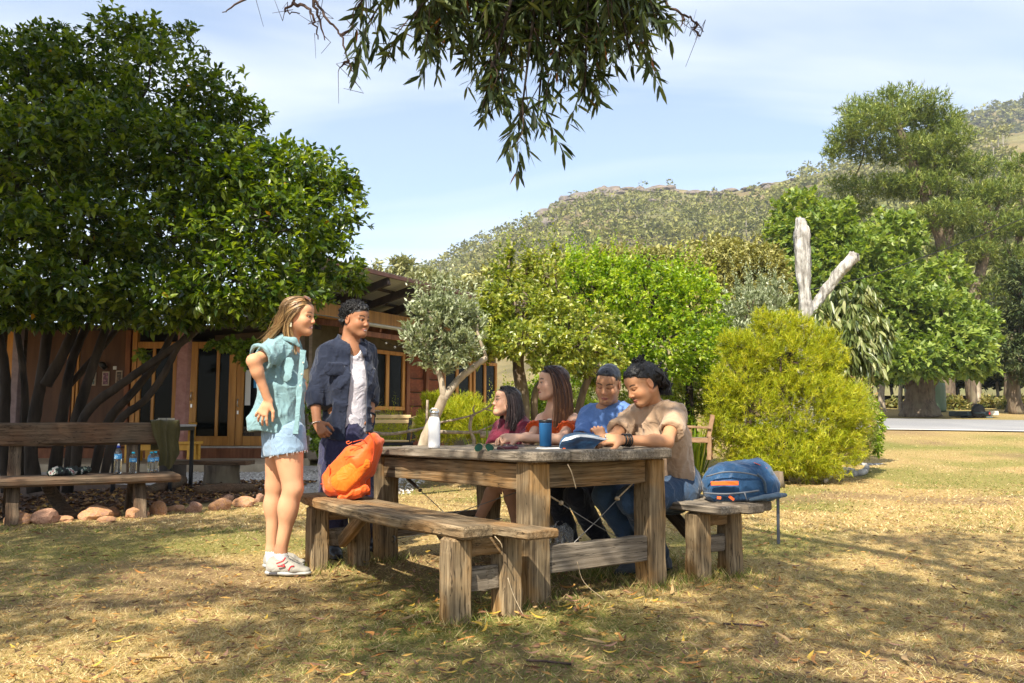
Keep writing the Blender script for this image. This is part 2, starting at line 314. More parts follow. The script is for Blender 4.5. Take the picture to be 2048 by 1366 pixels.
tag(foliage('mulch_leaves', [(np.stack([x, y, np.full(k, .015)+rg.random(k)*.03], 1), np.stack([np.cos(a), np.sin(a), rg.uniform(-.1, .5, k)], 1), rg.uniform(.05, .1, k), rg.uniform(.025, .045, k), rg.random(k)**1.7, 'quad', .5, .1)], m_dead), 'dead brown leaves covering the bed under the camellia', 'leaf litter', kind='stuff')

# fallen sickle leaves on the lawn: the largest are pieces of the ground, the rest one mass
def sickle(L, W, bend, lift, n=6):
    V = []; Fc = []
    for i in range(n+1):
        t = i/n; w = W*math.sin(PI*min(1, .04+t*.96))**.8*.5; cx = (t-.5)*L; cy = bend*math.sin(PI*t)*L; z = lift*(2*t-1)**2*L+.004
        V += [(cx, cy-w, z), (cx, cy+w, z+W*.12)]
        if i: a = 2*i-2; Fc.append((a, a+1, a+3, a+2))
    return V, Fc
leafcols = [('fallen leaf yellow', (.62, .40, .06)), ('fallen leaf orange', (.46, .20, .05)), ('fallen leaf tan', (.40, .26, .12)), ('fallen leaf brown', (.2, .1, .055)), ('fallen leaf pink', (.38, .2, .13))]
lmesh = []
for ci, (nm, c) in enumerate(leafcols):
    mm = nmat(nm, [(.3, tuple(v*.6 for v in c)), (.6, c), (.85, tuple(min(1, v*1.35) for v in c))], (30, 60, 30), 4, .55, .1)
    for bnd, lf in ((.12, .12), (.2, .05), (.05, .2)):
        V, Fc = sickle(1, .17+.05*(ci == 2), bnd, lf); lmesh.append(mesh('fallen_leaf', V, Fc, mm))
rg = np.random.default_rng(8); spots = []
for (px, py, sx, sy, n_) in ((1000, 1230, 220, 45, 95), (900, 1170, 130, 30, 40), (1200, 1200, 120, 30, 35), (1500, 1190, 160, 60, 25), (500, 1260, 300, 70, 60), (1300, 1310, 400, 50, 45)):
    for i in range(n_): spots.append((px+rg.normal(0, sx), py+rg.normal(0, sy)))
for (px, py) in spots[:300]:
    py = min(max(py, 1085), 1366); p = gp(px, py); s = rg.uniform(.05, .105); w = lmesh[int(rg.choice(15, p=np.array([.1]*3+[.08]*3+[.08]*3+[.035]*3+[.0384]*3)/np.array([.1]*3+[.08]*3+[.08]*3+[.035]*3+[.0384]*3).sum()))]
    M = Matrix.Translation((p[0], p[1], float(zg(p[0], p[1]))+rg.uniform(.012, .03))) @ Matrix.Rotation(rg.uniform(0, 6.28), 4, 'Z') @ Matrix.Rotation(rg.normal(0, .22), 4, 'X') @ Matrix.Rotation(rg.normal(0, .15), 4, 'Y') @ Matrix.Scale(s, 4)
    inst('fallen_leaf', w, ground, M)
x, y = scatter(7500, 2.4, 12, 0, .9); k = len(x); keep = ~((x < -2.5) & (y > 8)); x, y = x[keep], y[keep]; k = len(x); a = rg.uniform(0, 6.28, k)
tag(foliage('leaf_litter', [(np.stack([x, y, zg(x, y)+rg.uniform(.008, .025, k)], 1), np.stack([np.cos(a), np.sin(a), rg.normal(0, .2, k)], 1), rg.uniform(.025, .075, k), rg.uniform(.007, .014, k), rg.uniform(.1, 1, k), 'quad', .4, 0)], m_dead), 'small dry fallen leaves scattered over the lawn', 'leaf litter', kind='stuff')

# road beyond the lawn on the right, with a pale edge strip
def strip(name, c, z0, mat):
    V, Fc = [], []
    for i, (xa, ya, xb, yb) in enumerate(c):
        for k in range(7): t = k/6; x, y = xa+(xb-xa)*t, ya+(yb-ya)*t; V.append((x, y, float(zg(x, y))+z0))
    for i in range(len(c)-1):
        for k in range(6): a = i*7+k; Fc.append((a, a+1, a+8, a+7))
    return tag(ob(name, V, Fc, mat, smooth=True), kind='structure')
m_road = nmat('worn asphalt', [(.3, (.17, .17, .175)), (.7, (.27, .265, .27))], (30, 30, 30), 5, .85, .1, mott=(.25, (.33, .32, .31), .6))
rd = []; ed = []
for t in np.linspace(0, 1, 34):
    X = 8+t*70; Yn = 30.8-(X-10)*.29-.0012*(X-10)**2+.004*max(0, 12-X)**2; rd.append((X, Yn, X+2.8, Yn+9.3)); ed.append((X-.12, Yn-.4, X, Yn+.02))
strip('road', rd, .03, m_road)
strip('road_edge', ed, .045, nmat('road edge', [(.3, (.5, .47, .42)), (.7, (.68, .65, .6))], (10, 10, 10), 5, .9, .1))

# ---------------------------------------------------------------- hills
sky_pts = np.array([(200, 700), (560, 640), (700, 590), (790, 562), (870, 540), (920, 510), (970, 486), (1040, 456), (1085, 432), (1112, 408), (1170, 386), (1215, 378), (1330, 376), (1400, 380), (1480, 382), (1560, 364), (1620, 352), (1700, 335), (1800, 320), (1900, 300), (2000, 275), (2300, 220)], float)
sky_u = (sky_pts[:, 0]-1024)/F; sky_e = np.array([ray(*p)[2]/ray(*p)[1] for p in sky_pts])
def ridge_y(u): return 440+60*np.sin(u*5+1)
def hill_z(u, Y):
    e = np.interp(u, sky_u, sky_e); Yr = ridge_y(u); zr = e*Yr+EYE; t = np.clip((Y-90)/(Yr-90), 0, 3)
    p = np.where(t < 1, .14*t+.86*t**1.35, 1-.45*(t-1)); n_ = (fbm(u*Y*.02, Y*.02, seed=31)-.5)*18*np.clip(t, 0, 1)*np.clip((1-t)*4, 0, 1)
    return np.clip(zr*p+n_, -2, 400)
us = np.linspace(-.75, .95, 200); Ys = np.linspace(88, 620, 110)
U, YY = np.meshgrid(us, Ys); i = np.arange(U.size).reshape(U.shape); hf = np.stack([i[:-1, :-1], i[:-1, 1:], i[1:, 1:], i[1:, :-1]], -1).reshape(-1, 4)
m_hill = nmat('hillside scrub', [(.25, (.06, .052, .024)), (.45, (.13, .10, .045)), (.6, (.20, .15, .07)), (.78, (.27, .21, .13))], (.12, .12, .12), 9, .95, .6, 2.0, mott=(.025, (.13, .14, .05), .8))
hill = tag(ob('hill', np.stack([U.ravel()*YY.ravel(), YY.ravel(), hill_z(U.ravel(), YY.ravel())], 1), hf, m_hill, smooth=True), kind='structure')
def rockgeo(seed, sub=2, flat=.55, rough=.3):
    import bmesh
    bm = bmesh.new(); bmesh.ops.create_icosphere(bm, subdivisions=sub, radius=1); rr = np.random.default_rng(seed); o = rr.uniform(0, 50, 3); pl = unit(rr.normal(0, 1, (7, 3))); pd = rr.uniform(.62, .9, 7)
    for v in bm.verts:
        p = np.array(v.co); 
        for q, d in zip(pl, pd):
            s = p.dot(q)
            if s > d: p = p-q*(s-d)*.9
        p = p*(1+rough*(float(fbm(p[0]*1.6+o[0], p[1]*1.6+o[1], p[2]*1.6+o[2], seed=seed, oct=3))-.5)); v.co = (p[0], p[1], p[2]*flat)
    V = [tuple(v.co) for v in bm.verts]; Fc = [tuple(v.index for v in f.verts) for f in bm.faces]; bm.free(); return V, Fc
m_outcrop = nmat('ridge rock', [(.3, (.045, .042, .04)), (.5, (.135, .122, .108)), (.72, (.25, .225, .19))], (1.6, 1.6, 5.0), 8, .9, .8, .5, mott=(.8, (.24, .16, .11), .4))
rocks = [mesh('boulder', *rockgeo(40+i, 2, .5, .5), m_outcrop) for i in range(5)]
rg = np.random.default_rng(12)
def boulder(px, dy, w, h, tt=1.0):
    u = (px-1024)/F; Yr = float(ridge_y(u))*tt-dy; z = float(hill_z(np.array(u), np.array(Yr)))
    inst('boulder', rocks[int(rg.integers(5))], hill, Matrix.Translation((u*Yr, Yr, z+h*.1)) @ Matrix.Rotation(rg.normal(0, .25), 4, 'Z') @ Matrix.Rotation(rg.normal(0, .1), 4, 'Y') @ Matrix.Diagonal((w, w*.7, h*2, 1)))
for px in list(range(1085, 1330, 13))+[1352, 1362, 1395, 1408, 1420, 1455, 1470, 1510, 1548, 1560, 1600]:
    boulder(px+rg.normal(0, 6), rg.uniform(0, 16), rg.uniform(3, 10)*(1 if px < 1330 else .8), rg.uniform(1.0, 4.0)*(1 if px < 1330 else .6))
    if px < 1420 and rg.random() < .8: boulder(px+rg.normal(0, 8), rg.uniform(15, 50), rg.uniform(3, 8), rg.uniform(1, 3))
for px, tt, w, h in ((1165, .62, 5, 2.5), (1180, .60, 6, 3), (1210, .62, 5, 2), (1140, .6, 5, 2), (1330, .58, 4, 1.5), (1290, .62, 4, 1.5), (985, .62, 6, 2), (1010, .63, 5, 2), (955, .62, 4, 2), (1100, .85, 7, 4), (1125, .9, 8, 3), (1350, .6, 5, 1.5), (1240, .58, 4, 2)):
    boulder(px, 0, w, h, tt)

def woods(name, n_, ylo, yhi, ulo, uhi, zfun, mat, rad, leaf, quads, seed, label, dens=None, trunks=True, stops=None):
    rr = np.random.default_rng(seed); t = rr.random(n_); Y = ylo*(yhi/ylo)**t; u = rr.uniform(ulo, uhi, n_); Z = zfun(u, Y)
    if dens is not None: k = rr.random(n_) < dens(u, Y); Y, u, Z = Y[k], u[k], Z[k]
    X = u*Y; n_ = len(X); R = rad*rr.uniform(.6, 1.35, n_); hgt = R*rr.uniform(.9, 2.0, n_); tt = rr.random(n_)
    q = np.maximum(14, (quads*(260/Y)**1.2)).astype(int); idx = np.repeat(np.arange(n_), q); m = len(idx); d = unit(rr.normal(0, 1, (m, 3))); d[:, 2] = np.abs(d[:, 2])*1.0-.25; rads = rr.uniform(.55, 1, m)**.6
    lump = 1+.35*(vnoise(d[:, 0]*2.2+idx*7.1, d[:, 1]*2.2, d[:, 2]*2.2, 5)-.5)*2
    P = np.stack([X[idx]+d[:, 0]*R[idx]*rads*lump, Y[idx]+d[:, 1]*R[idx]*rads*lump, Z[idx]+hgt[idx]+d[:, 2]*R[idx]*.8*rads*lump], 1)
    D = unit(d+rr.normal(0, .5, (m, 3))); s = leaf*rr.uniform(.6, 1.3, m)*R[idx]/rad
    P = P-D*s[:, None]*.5
    if quads <= 40: s = s*1.25
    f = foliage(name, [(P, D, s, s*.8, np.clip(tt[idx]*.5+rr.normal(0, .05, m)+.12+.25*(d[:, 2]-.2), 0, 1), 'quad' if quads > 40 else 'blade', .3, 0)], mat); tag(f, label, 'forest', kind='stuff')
    if trunks:
        k = rr.random(n_) < .12; mb = MB()
        for j in np.where(k)[0]: p = V3(X[j], Y[j], Z[j]-1); mb.add(*tubegeo([p, p+(rr.normal(0, .4), 0, hgt[j]*1.2+1)], [R[j]*.075, R[j]*.04], 4))
        tag(mb.build('trunk', solid(name+' trunks', (.30, .27, .22), .9), f), kind='stuff')
    return f
eu_st = [(0, (.085, .10, .025)), (.3, (.155, .165, .042)), (.55, (.235, .235, .06)), (.8, (.32, .29, .085)), (1, (.40, .31, .12))]
m_euc = leafmat('eucalypt canopy', eu_st, .6, .2, (1.1, 1.1, .6), .25)
def dens_hill(u, Y):
    t = (Y-90)/(ridge_y(u)-90); e = np.where(t > .90, .10, 1.0)*np.where(t > 1.0, .10, 1.0); rocky = (u > .03) & (u < .34); e = np.where(rocky, e, np.where(t > .86, 1.0, e))
    band = (t > .44) & (t < .58) & (u > -.05) & (u < .3); e = np.where(band, .16, e); return e*np.clip(fbm(u*30, Y*.05, seed=77)*2.4-.1, .25, 1)
woods('hillside_forest', 9800, 170, 520, -.17, .62, hill_z, m_euc, 2.9, 1.2, 24, 21, 'olive eucalypt forest covering the rocky hillside', dens_hill)
# higher, farther range behind the pine
def far_z(u, Y): e = np.interp(u, [-.2, .3, .42, .52, .565, .60, .63, .7, .9], [.05, .2, .30, .355, .372, .385, .392, .41, .43]); return np.clip(e*660*((np.minimum(Y, 660)-520)/(660-520))**.9*np.where(Y > 660, 660/Y, 1), 0, 999)
us2 = np.linspace(.2, .9, 90); Y2 = np.linspace(521, 700, 50); U, YY = np.meshgrid(us2, Y2); i = np.arange(U.size).reshape(U.shape)
dh = tag(ob('distant_hill', np.stack([U.ravel()*YY.ravel(), YY.ravel(), far_z(U.ravel(), YY.ravel())], 1), np.stack([i[:-1, :-1], i[:-1, 1:], i[1:, 1:], i[1:, :-1]], -1).reshape(-1, 4), m_hill, smooth=True), kind='structure')
woods('distant_forest', 2400, 540, 672, .5, .68, far_z, m_euc, 3.8, 1.9, 40, 22, 'bluish forest on the far range behind the pine', None, False)

m_wood_far = leafmat('roadside woodland', [(0, (.025, .04, .014)), (.5, (.075, .095, .028)), (1, (.19, .18, .06))], .6, .2, (1.1, 1.1, .6), .25)
woods('roadside_wood', 300, 60, 90, .34, .74, lambda u, Y: zg(u*Y, Y)-.5, m_wood_far, 2.6, .8, 26, 23, 'dark mixed woodland beyond the road on the right')
# ---------------------------------------------------------------- house
m_honey = nmat('honey timber', [(.3, (.36, .15, .03)), (.55, (.52, .24, .05)), (.8, (.62, .32, .08))], (14, 14, 1.2), 5, .5, .12, .004, spec=.4)
m_redwood = nmat('red brown timber', [(.3, (.13, .045, .02)), (.6, (.26, .10, .045)), (.85, (.36, .16, .075))], (10, 10, 1.5), 6, .65, .25, .006)
m_darkbeam = nmat('dark stained beam', [(.3, (.03, .022, .02)), (.7, (.075, .055, .048))], (8, 8, 8), 5, .7, .1)
m_ply = nmat('plywood lining', [(.3, (.055, .022, .009)), (.55, (.095, .040, .017)), (.8, (.14, .062, .028))], (5, 5, .6), 7, .55, .05)
m_slab = nmat('rough sawn slabs', [(.3, (.11, .03, .015)), (.55, (.26, .075, .03)), (.8, (.40, .14, .055))], (4, 4, 9), 8, .7, .6, .02, mott=(3, (.05, .02, .012), .6))
m_weather = nmat('grey brown weatherboard', [(.3, (.17, .13, .10)), (.7, (.28, .22, .17))], (4, 4, 14), 6, .8, .2)
m_render = nmat('khaki render', [(.3, (.09, .07, .04)), (.7, (.135, .108, .065))], (6, 6, 6), 5, .85, .1)
m_iron = nmat('galvanised iron', [(.3, (.50, .50, .50)), (.7, (.66, .65, .64))], (3, 3, 3), 5, .45, .05, spec=.5, mott=(1.5, (.30, .29, .27), .5))
m_ironback = m_iron
m_pinkpost = nmat('faded pink post', [(.3, (.27, .12, .095)), (.6, (.38, .19, .155)), (.85, (.46, .26, .215))], (8, 8, 2), 6, .7, .15)
m_mauve = nmat('mauve grey post', [(.3, (.16, .12, .13)), (.7, (.25, .19, .2))], (8, 8, 2), 6, .7, .15)
m_glass = solid('dark window glass', (.006, .007, .006), .08, 0, .06)  # opaque near-black: darkness of the unlit room behind is put into the pane colour
m_steel = solid('brushed steel', (.55, .54, .52), .3, 1)
m_white = solid('white paint', (.78, .77, .74), .6)
m_sill = nmat('aluminium sill', [(.3, (.45, .42, .36)), (.7, (.6, .56, .5))], (20, 20, 20), 4, .4, .05)
house = thing('house', 'timber house with glass doors, verandah and rusty corrugated roof', 'house', (-5.5, 17.5, 0))
YF = 17.5
def fx(px, z=1.5, Y=YF): return (px-1024)/F*Y*(1.0)            # facade x for a photo column (wall square to the view)
def bx(name, x0, x1, y0, y1, z0, z1, mat, parent=house, ch=.004): 
    V, Fc = boxmesh((z1-z0, y1-y0, x1-x0), ch); return ob(name, [(v[2]+(x0+x1)/2, v[1]+(y0+y1)/2, v[0]+(z0+z1)/2) for v in V], [f[::-1] for f in Fc], mat, parent)
FZ = .38
bx('verandah_floor', fx(-350), fx(625), 14.9, 17.45, -.1, .15, m_conc)
bx('step', fx(-350), fx(625), 17.3, 17.7, .15, FZ-.025, m_redwood)
for (a, b_, lab, m) in ((-350, -20, 'wall', m_ply), (48, 128, 'wall', m_ply), (156, 246, 'wall', m_ply)): bx(lab, fx(a), fx(b_), 17.55, 17.65, FZ, 2.85, m)
bx('wall', fx(-360), fx(640), 19.9, 20.0, .1, 3.2, m_darkbeam); bx('ceiling', fx(-360), fx(640), 17.4, 20, 2.86, 2.95, m_darkbeam)
for k, x in enumerate((131, 137, 144, 151)): bx('batten', fx(x), fx(x+4), 17.52, 17.62, FZ, 2.85, m_honey if k != 1 else m_redwood)
for (a, b_) in ((10, 22), (248, 258), (262, 271), (352, 362), (604, 616)): bx('door_post', fx(a), fx(b_), 17.5, 17.64, FZ, 2.85, m_honey if a in (10, 262) else m_redwood)
def door(a, b_, mull, rail=.16, hx=None, hz=None, stile=8, thick=0):
    d = bx('door', fx(a), fx(a+stile), 17.52, 17.6, FZ+.02, 2.6, m_honey); bx('stile', fx(b_-stile), fx(b_), 17.52, 17.6, FZ+.02, 2.6, m_honey, d); bx('rail', fx(a+stile)+.002, fx(b_-stile)-.002, 17.525, 17.6, FZ+.02, FZ+.02+rail, m_honey, d); bx('rail', fx(a+stile)+.002, fx(b_-stile)-.002, 17.525, 17.6, 2.46, 2.6, m_honey, d)
    for m_ in mull: bx('mullion', fx(m_), fx(m_+6), 17.53, 17.6, FZ+.02+rail+.002, 2.458, m_honey, d)
    bx('pane', fx(a+stile)+.003, fx(b_-stile)-.003, 17.565, 17.575, FZ+.02+rail-.01, 2.47, m_glass, d)
    if hx: c = [V3(fx(hx), 17.53, hz), V3(fx(hx), 17.47, hz+.01), V3(fx(hx), 17.47, hz+.15), V3(fx(hx), 17.53, hz+.16)]; tube('handle', c, .012, m_steel, d, 8); bx('lock', fx(hx)-.02, fx(hx)+.02, 17.505, 17.525, hz-.16, hz-.08, m_steel, d)
    return d
door(272, 352, (302,), .02, None)
d1 = door(378, 472, (431,), .2, 384, 1.36, 15); d2 = door(473, 603, (), .2, 477, 1.22, 14)
bx('door_sill', fx(393), fx(603), 17.36, 17.52, FZ-.024, FZ+.012, m_sill)
# things seen through the right-hand door: white panel, blue notice, lettering on a carton
sg = bx('wall_notice', fx(489), fx(500), 17.555, 17.562, 1.25, 2.0, m_white, None); tag(sg, 'white panel showing behind the right-hand glass door', 'panel')
bn = bx('blue_notice', fx(506), fx(512), 17.552, 17.56, 1.62, 1.95, solid('blue notice', (.05, .3, .6), .5), None); tag(bn, 'small blue notice on the right-hand glass door', 'notice')
bx2 = bx('lettered_sign', fx(488), fx(560), 17.548, 17.556, FZ+.215, FZ+.42, solid('brown card', (.11, .075, .045), .8), None); tag(bx2, 'brown sign with dark lettering low in the glass door', 'sign')
def text(s, loc, size, mat, parent, rot=(PI/2, 0, 0)):
    cu = bpy.data.curves.new('lettering', 'FONT'); cu.body = s; cu.size = size; cu.extrude = .001; tmp = bpy.data.objects.new('lettering', cu); COL.objects.link(tmp); dg = bpy.context.evaluated_depsgraph_get(); me = bpy.data.meshes.new_from_object(tmp.evaluated_get(dg)); bpy.data.objects.remove(tmp); me.materials.clear(); me.materials.append(mat)
    from mathutils import Euler
    return inst('lettering', me, parent, Matrix.Translation(Vector(loc)) @ Euler(rot).to_matrix().to_4x4())
m_ink = solid('black lettering', (.006, .006, .006), .7)
text('who', (fx(488.5), 17.544, FZ+.33), .12, m_ink, bx2); text('mesa', (fx(486.5), 17.544, FZ+.235), .12, m_ink, bx2)
for (x0, x1, y0, y1, d, c) in ((178, 190, 744, 771, 'left', (.10, .13, .12)), (203, 217, 743, 771, 'middle', (.16, .07, .10)), (230, 243, 741, 768, 'right', (.07, .045, .03))):
    z1, z0 = at(0, y0, YF)[2], at(0, y1, YF)[2]; fr = bx('framed_picture', fx(x0), fx(x1), 17.52, 17.548, z0, z1, nmat('picture frame', [(.3, (.4, .32, .24)), (.7, (.5, .42, .33))], (20,)*3, 3, .6, 0), None); tag(fr, d+' of the three small framed pictures on the plywood wall', 'picture', 'framed pictures on the verandah wall')
    bx('picture_panel', fx(x0)+.022, fx(x1)-.022, 17.512, 17.5195, z0+.025, z1-.025, nmat('picture print', [(.35, tuple(v*.5 for v in c)), (.5, c), (.65, tuple(min(1, v*2.6) for v in c))], (22,)*3, 2, .4, 0), fr)
sw = bx('wall_switch', fx(223), fx(230), 17.535, 17.549, at(0, 739, YF)[2], at(0, 732, YF)[2], m_white, None); tag(sw, 'small white switch plate above the framed pictures', 'switch')
wl_ = lathe('wall_lamp', [(.0, -.08), (.05, -.08), (.065, .03), (.04, .09), (0, .1)], solid('black metal lamp', (.02, .02, .02), .4), None, 16, frame((fx(205), 17.4, at(0, 735, YF)[2]), (fx(211), 17.46, at(0, 728, YF)[2]))); tag(wl_, 'black spotlight on the plywood wall above the pictures', 'lamp')
board('post', (fx(365, Y=15.6), 15.6, .15), (fx(368, Y=15.6), 15.6, 2.85), .2, .2, m_pinkpost, house, (0, 1, 0), .012); board('post', (fx(33, Y=15.6), 15.6, .15), (fx(33, Y=15.6), 15.6, 2.85), .14, .14, m_mauve, house, (0, 1, 0), .012)
bx('verandah_beam', fx(-350), fx(560), 15.5, 15.7, 2.86, 3.05, m_darkbeam)
V, Fc = [], []
def corrugate(name, o, ds, dn, ns, mat, parent, amp=.011, per=.085):
    """iron sheet: origin o, run vector ds (waves across it), slope vector dn"""
    m_ = int(np.linalg.norm(ds)/per*4); up = unit(np.cross(ds, dn)); up = up if up[2] > 0 else -up; V = []; Fc = []
    for i in range(m_+1):
        for j in (0, 1): V.append(o+ds*i/m_+dn*j+up*amp*math.sin(i*PI/2))
    for i in range(m_): a = 2*i; Fc.append((a, a+1, a+3, a+2))
    return ob(name, V, Fc, mat, parent, smooth=True)
corrugate('verandah_roof', V3(fx(-360), 13.6, 2.62), V3(fx(575)-fx(-360), 0, 0), V3(0, 6.4, 1.0), 2, m_iron, house)  # mostly hidden eave, drawn low and forward to deepen the shade on the doors
# wing on the right, receding; s runs along the wall, q outwards from it
W0 = V3(-4.13, 17.3, 0); WS = V3(.5, .866, 0); WN = V3(.866, -.5, 0)
def wp(s, q, z): return W0+WS*s+WN*q+V3(0, 0, z)
def wb_(name, s0, s1, q0, q1, z0, z1, mat, parent=house, ch=.004):
    V, Fc = boxmesh((s1-s0, q1-q0, z1-z0), ch); c = wp((s0+s1)/2, (q0+q1)/2, (z0+z1)/2); M = frame(c-WS, c+WS); return ob(name, V, Fc, mat, parent, M)
wb_('wall', -.1, 7.5, -.22, -.1, .1, 3.45, m_render)
for k in range(5): wb_('weatherboard', -.1, 1.62, -.1, -.075-.006*(k % 2), .12+k*.19, .30+k*.19, m_weather)
wb_('end_wall', -.1, 0, -3, -.1, .1, 3.3, m_weather)
def window(s0, s1, z0=1.17, z1=2.57, mull=()):
    w = wb_('window', s0, s1, -.1, -.02, z0, z0+.09, m_honey); wb_('frame', s0, s1, -.1, -.02, z1-.09, z1, m_honey, w)
    for a, b_ in [(s0, s0+.1), (s1-.1, s1)]+[(m_-.06, m_+.06) for m_ in mull]: wb_('frame', a, b_, -.098, -.025, z0+.092, z1-.092, m_honey, w)
    wb_('pane', s0+.11, s1-.11, -.075, -.06, z0+.085, z1-.085, m_glass, w); return w
window(1.62, 3.12, mull=(2.45,)); window(4.75, 6.1, .9, mull=(5.4,)); window(6.2, 7.45, .9, mull=(6.8,))
for k in range(7):
    for (s0, s1) in ((3.2, 3.92), (4.06, 4.6)): wb_('slab', s0, s1, -.1, -.04-.015*((k*7+int(s0*3)) % 3), .25+k*.345, .575+k*.345, m_slab, ch=.02)
for s in (3.14, 3.93, 4.62): wb_('wall_stud', s, s+.12, -.1, .02, .1, 2.9, m_redwood)
wb_('clerestory', -.1, 7.5, -.1, -.06, 3.12, 3.46, m_honey)
# low roof with gutter, red rafters under it
gs = 7.7; corrugate('low_roof', wp(-.2, 0, 3.16), WS*gs, WN*.86-V3(0, 0, .16), 2, nmat('green grey iron', [(.3, (.22, .25, .2)), (.7, (.33, .35, .29))], (3,)*3, 5, .5, .05), house)
gu = [[wp(-.25, .9+.065*math.cos(a), 2.985+.065*math.sin(a)) for a in np.linspace(PI, 2*PI, 7)]+[wp(-.25, .9+.05*math.cos(a), 2.985+.05*math.sin(a)) for a in np.linspace(2*PI, PI, 7)]]; gu.append([p+WS*gs for p in gu[0]]); ob('gutter', *loft(gu), nmat('gutter paint', [(.3, (.36, .34, .3)), (.7, (.46, .44, .39))], (4,)*3, 3, .5, .05), house)
for k in range(8): board('rafter', wp(.1+k*1.0, -.1, 3.03), wp(.1+k*1.0, .84, 2.90), .07, .13, m_redwood, house)
wb_('wall_plate', -.1, 7.5, .72, .8, 2.72, 2.83, m_redwood)
# high skillion roof leaning out over it: sheets, dark rafters, purlins, red fascia
R0, RN = wp(-1.6, -2.4, 3.18), WN*3.75+V3(0, 0, .86)
corrugate('high_roof', R0, WS*8.8, RN, 2, m_iron, house, .012, .1)
RU = unit(np.cross(WS, RN)); RU = RU if RU[2] > 0 else -RU
for k in range(9): p = R0+WS*(.35+k*1.0)-RU*.16; board('high_rafter', p+RN*.3, p+RN*.985, .08, .17, m_darkbeam, house, tuple(RU))
for t in (.45, .62, .8): p = R0-RU*.045+RN*t; board('purlin', p, p+WS*8.7, .06, .05, m_darkbeam, house, tuple(RU), segs=2, jit=0)
p = R0+RN*1.003-RU*.075; board('fascia', p, p+WS*8.8, .03, .09, nmat('dark red fascia', [(.3, (.06, .028, .02)), (.7, (.11, .05, .035))], (6,)*3, 4, .7, .1), house, tuple(RU), segs=2, jit=0)
m_bulb = solid('festoon bulb', (.75, .72, .65), .3)
fl = thing('string_lights', 'string of small clear bulbs hanging under the low eaves', 'string lights', wp(2, .7, 2.65))
cv = curve([wp(1.2, .74, 2.70), wp(1.8, .76, 2.58), wp(2.4, .74, 2.70), wp(3.0, .76, 2.56), wp(3.7, .74, 2.68)], 6); tube('cable', cv, .005, m_ink, fl, 5)
for i in range(2, len(cv), 3): V, Fc = lathegeo([(0, -.05), (.022, -.035), (.026, -.015), (.012, 0), (0, .0)], 10); ob('bulb', [tuple(np.array(v)+cv[i]) for v in V], Fc, m_bulb, fl, smooth=True)
pw = bx('power_outlet', fx(625, Y=17.2), fx(634, Y=17.2), 17.06, 17.12, .52, .6, m_white, None); tag(pw, 'weatherproof power outlet on the weatherboards behind the standing pair', 'outlet')
# ---------------------------------------------------------------- trees and garden plants
m_bark = nmat('grey brown bark', [(.3, (.045, .033, .024)), (.55, (.15, .11, .075)), (.8, (.27, .21, .15))], (9, 9, 2.2), 8, .9, .7, .03, mott=(2.5, (.2, .17, .11), .6))
m_barkdark = nmat('dark bark', [(.3, (.012, .009, .007)), (.6, (.045, .033, .024)), (.85, (.095, .073, .054))], (8, 8, 2), 8, .9, .7, .03)
m_twig = nmat('twig bark', [(.3, (.035, .022, .02)), (.7, (.12, .075, .06))], (30, 30, 10), 4, .8, .2)
m_palebark = nmat('pale bark', [(.3, (.20, .155, .105)), (.5, (.38, .31, .225)), (.75, (.50, .43, .33))], (7, 7, 3), 8, .85, .5, .02, mott=(3, (.25, .2, .14), .6))
m_deadwood = nmat('silvered dead wood', [(.32, (.15, .135, .12)), (.46, (.47, .45, .42)), (.7, (.66, .64, .615))], (16, 16, 2.2), 9, .85, 1.0, .08, mott=(4.5, (.13, .115, .1), .7))
def px_clumps(L): return [(at(x, y, Y), (rx/F*Y, rx/F*Y*(dz if (dz := (q[0] if q else 1)) else 1), ry/F*Y)) for (x, y, Y, rx, ry, *q) in L]
def limbs(name, paths, mat, parent, n=8, rough=.08, label=None):
    mb = MB()
    for s, (pts, rad) in enumerate(paths):
        c = curve(pts, 6 if n > 3 else 3); r = np.interp(np.linspace(0, 1, len(c)), np.linspace(0, 1, len(rad)), rad); mb.add(*tubegeo(c, r, n, rough, s))
    return mb.build(name, mat, parent, smooth=True)
def reach(a, b, rg, sag=.12):           # a crooked limb from a to b
    d = b-a; m1 = a+d*.35+rg.normal(0, .07, 3)*np.linalg.norm(d)+V3(0, 0, sag)*np.linalg.norm(d); m2 = a+d*.7+rg.normal(0, .06, 3)*np.linalg.norm(d); return [a, m1, m2, b]
leaf_tints = {}
def single_leaves(crown, mat, P, D, L, W, tint, n_, fold=.3, droop=.15):
    """the leaves that show largest, each a piece of its own"""
    order = np.argsort(np.linalg.norm(P-V3(0, 0, EYE), axis=1)/L-rg2.random(len(P))*8)[:n_]; vs = []
    for t in (.15, .4, .65, .9):
        V, Fc, k = leafgeo(np.zeros((1, 3)), np.array([[1., 0, 0]]), np.array([1.0]), np.array([float(np.mean(W/L))]), np.random.default_rng(3), 'full', fold, droop, .05); vs.append(mesh('leaf', V, Fc, mat, attrs={'tint': np.full(k, t)}))
    for i in order:
        d = unit(D[i]); M = frame(P[i]-d, P[i]+d, unit(rg2.normal(0, .5, 3)+V3(0, 0, 1))); M.translation = Vector(P[i]); inst('leaf', vs[min(3, int(tint[i]*4))], crown, M @ Matrix.Scale(float(L[i]), 4))
rg2 = np.random.default_rng(77)
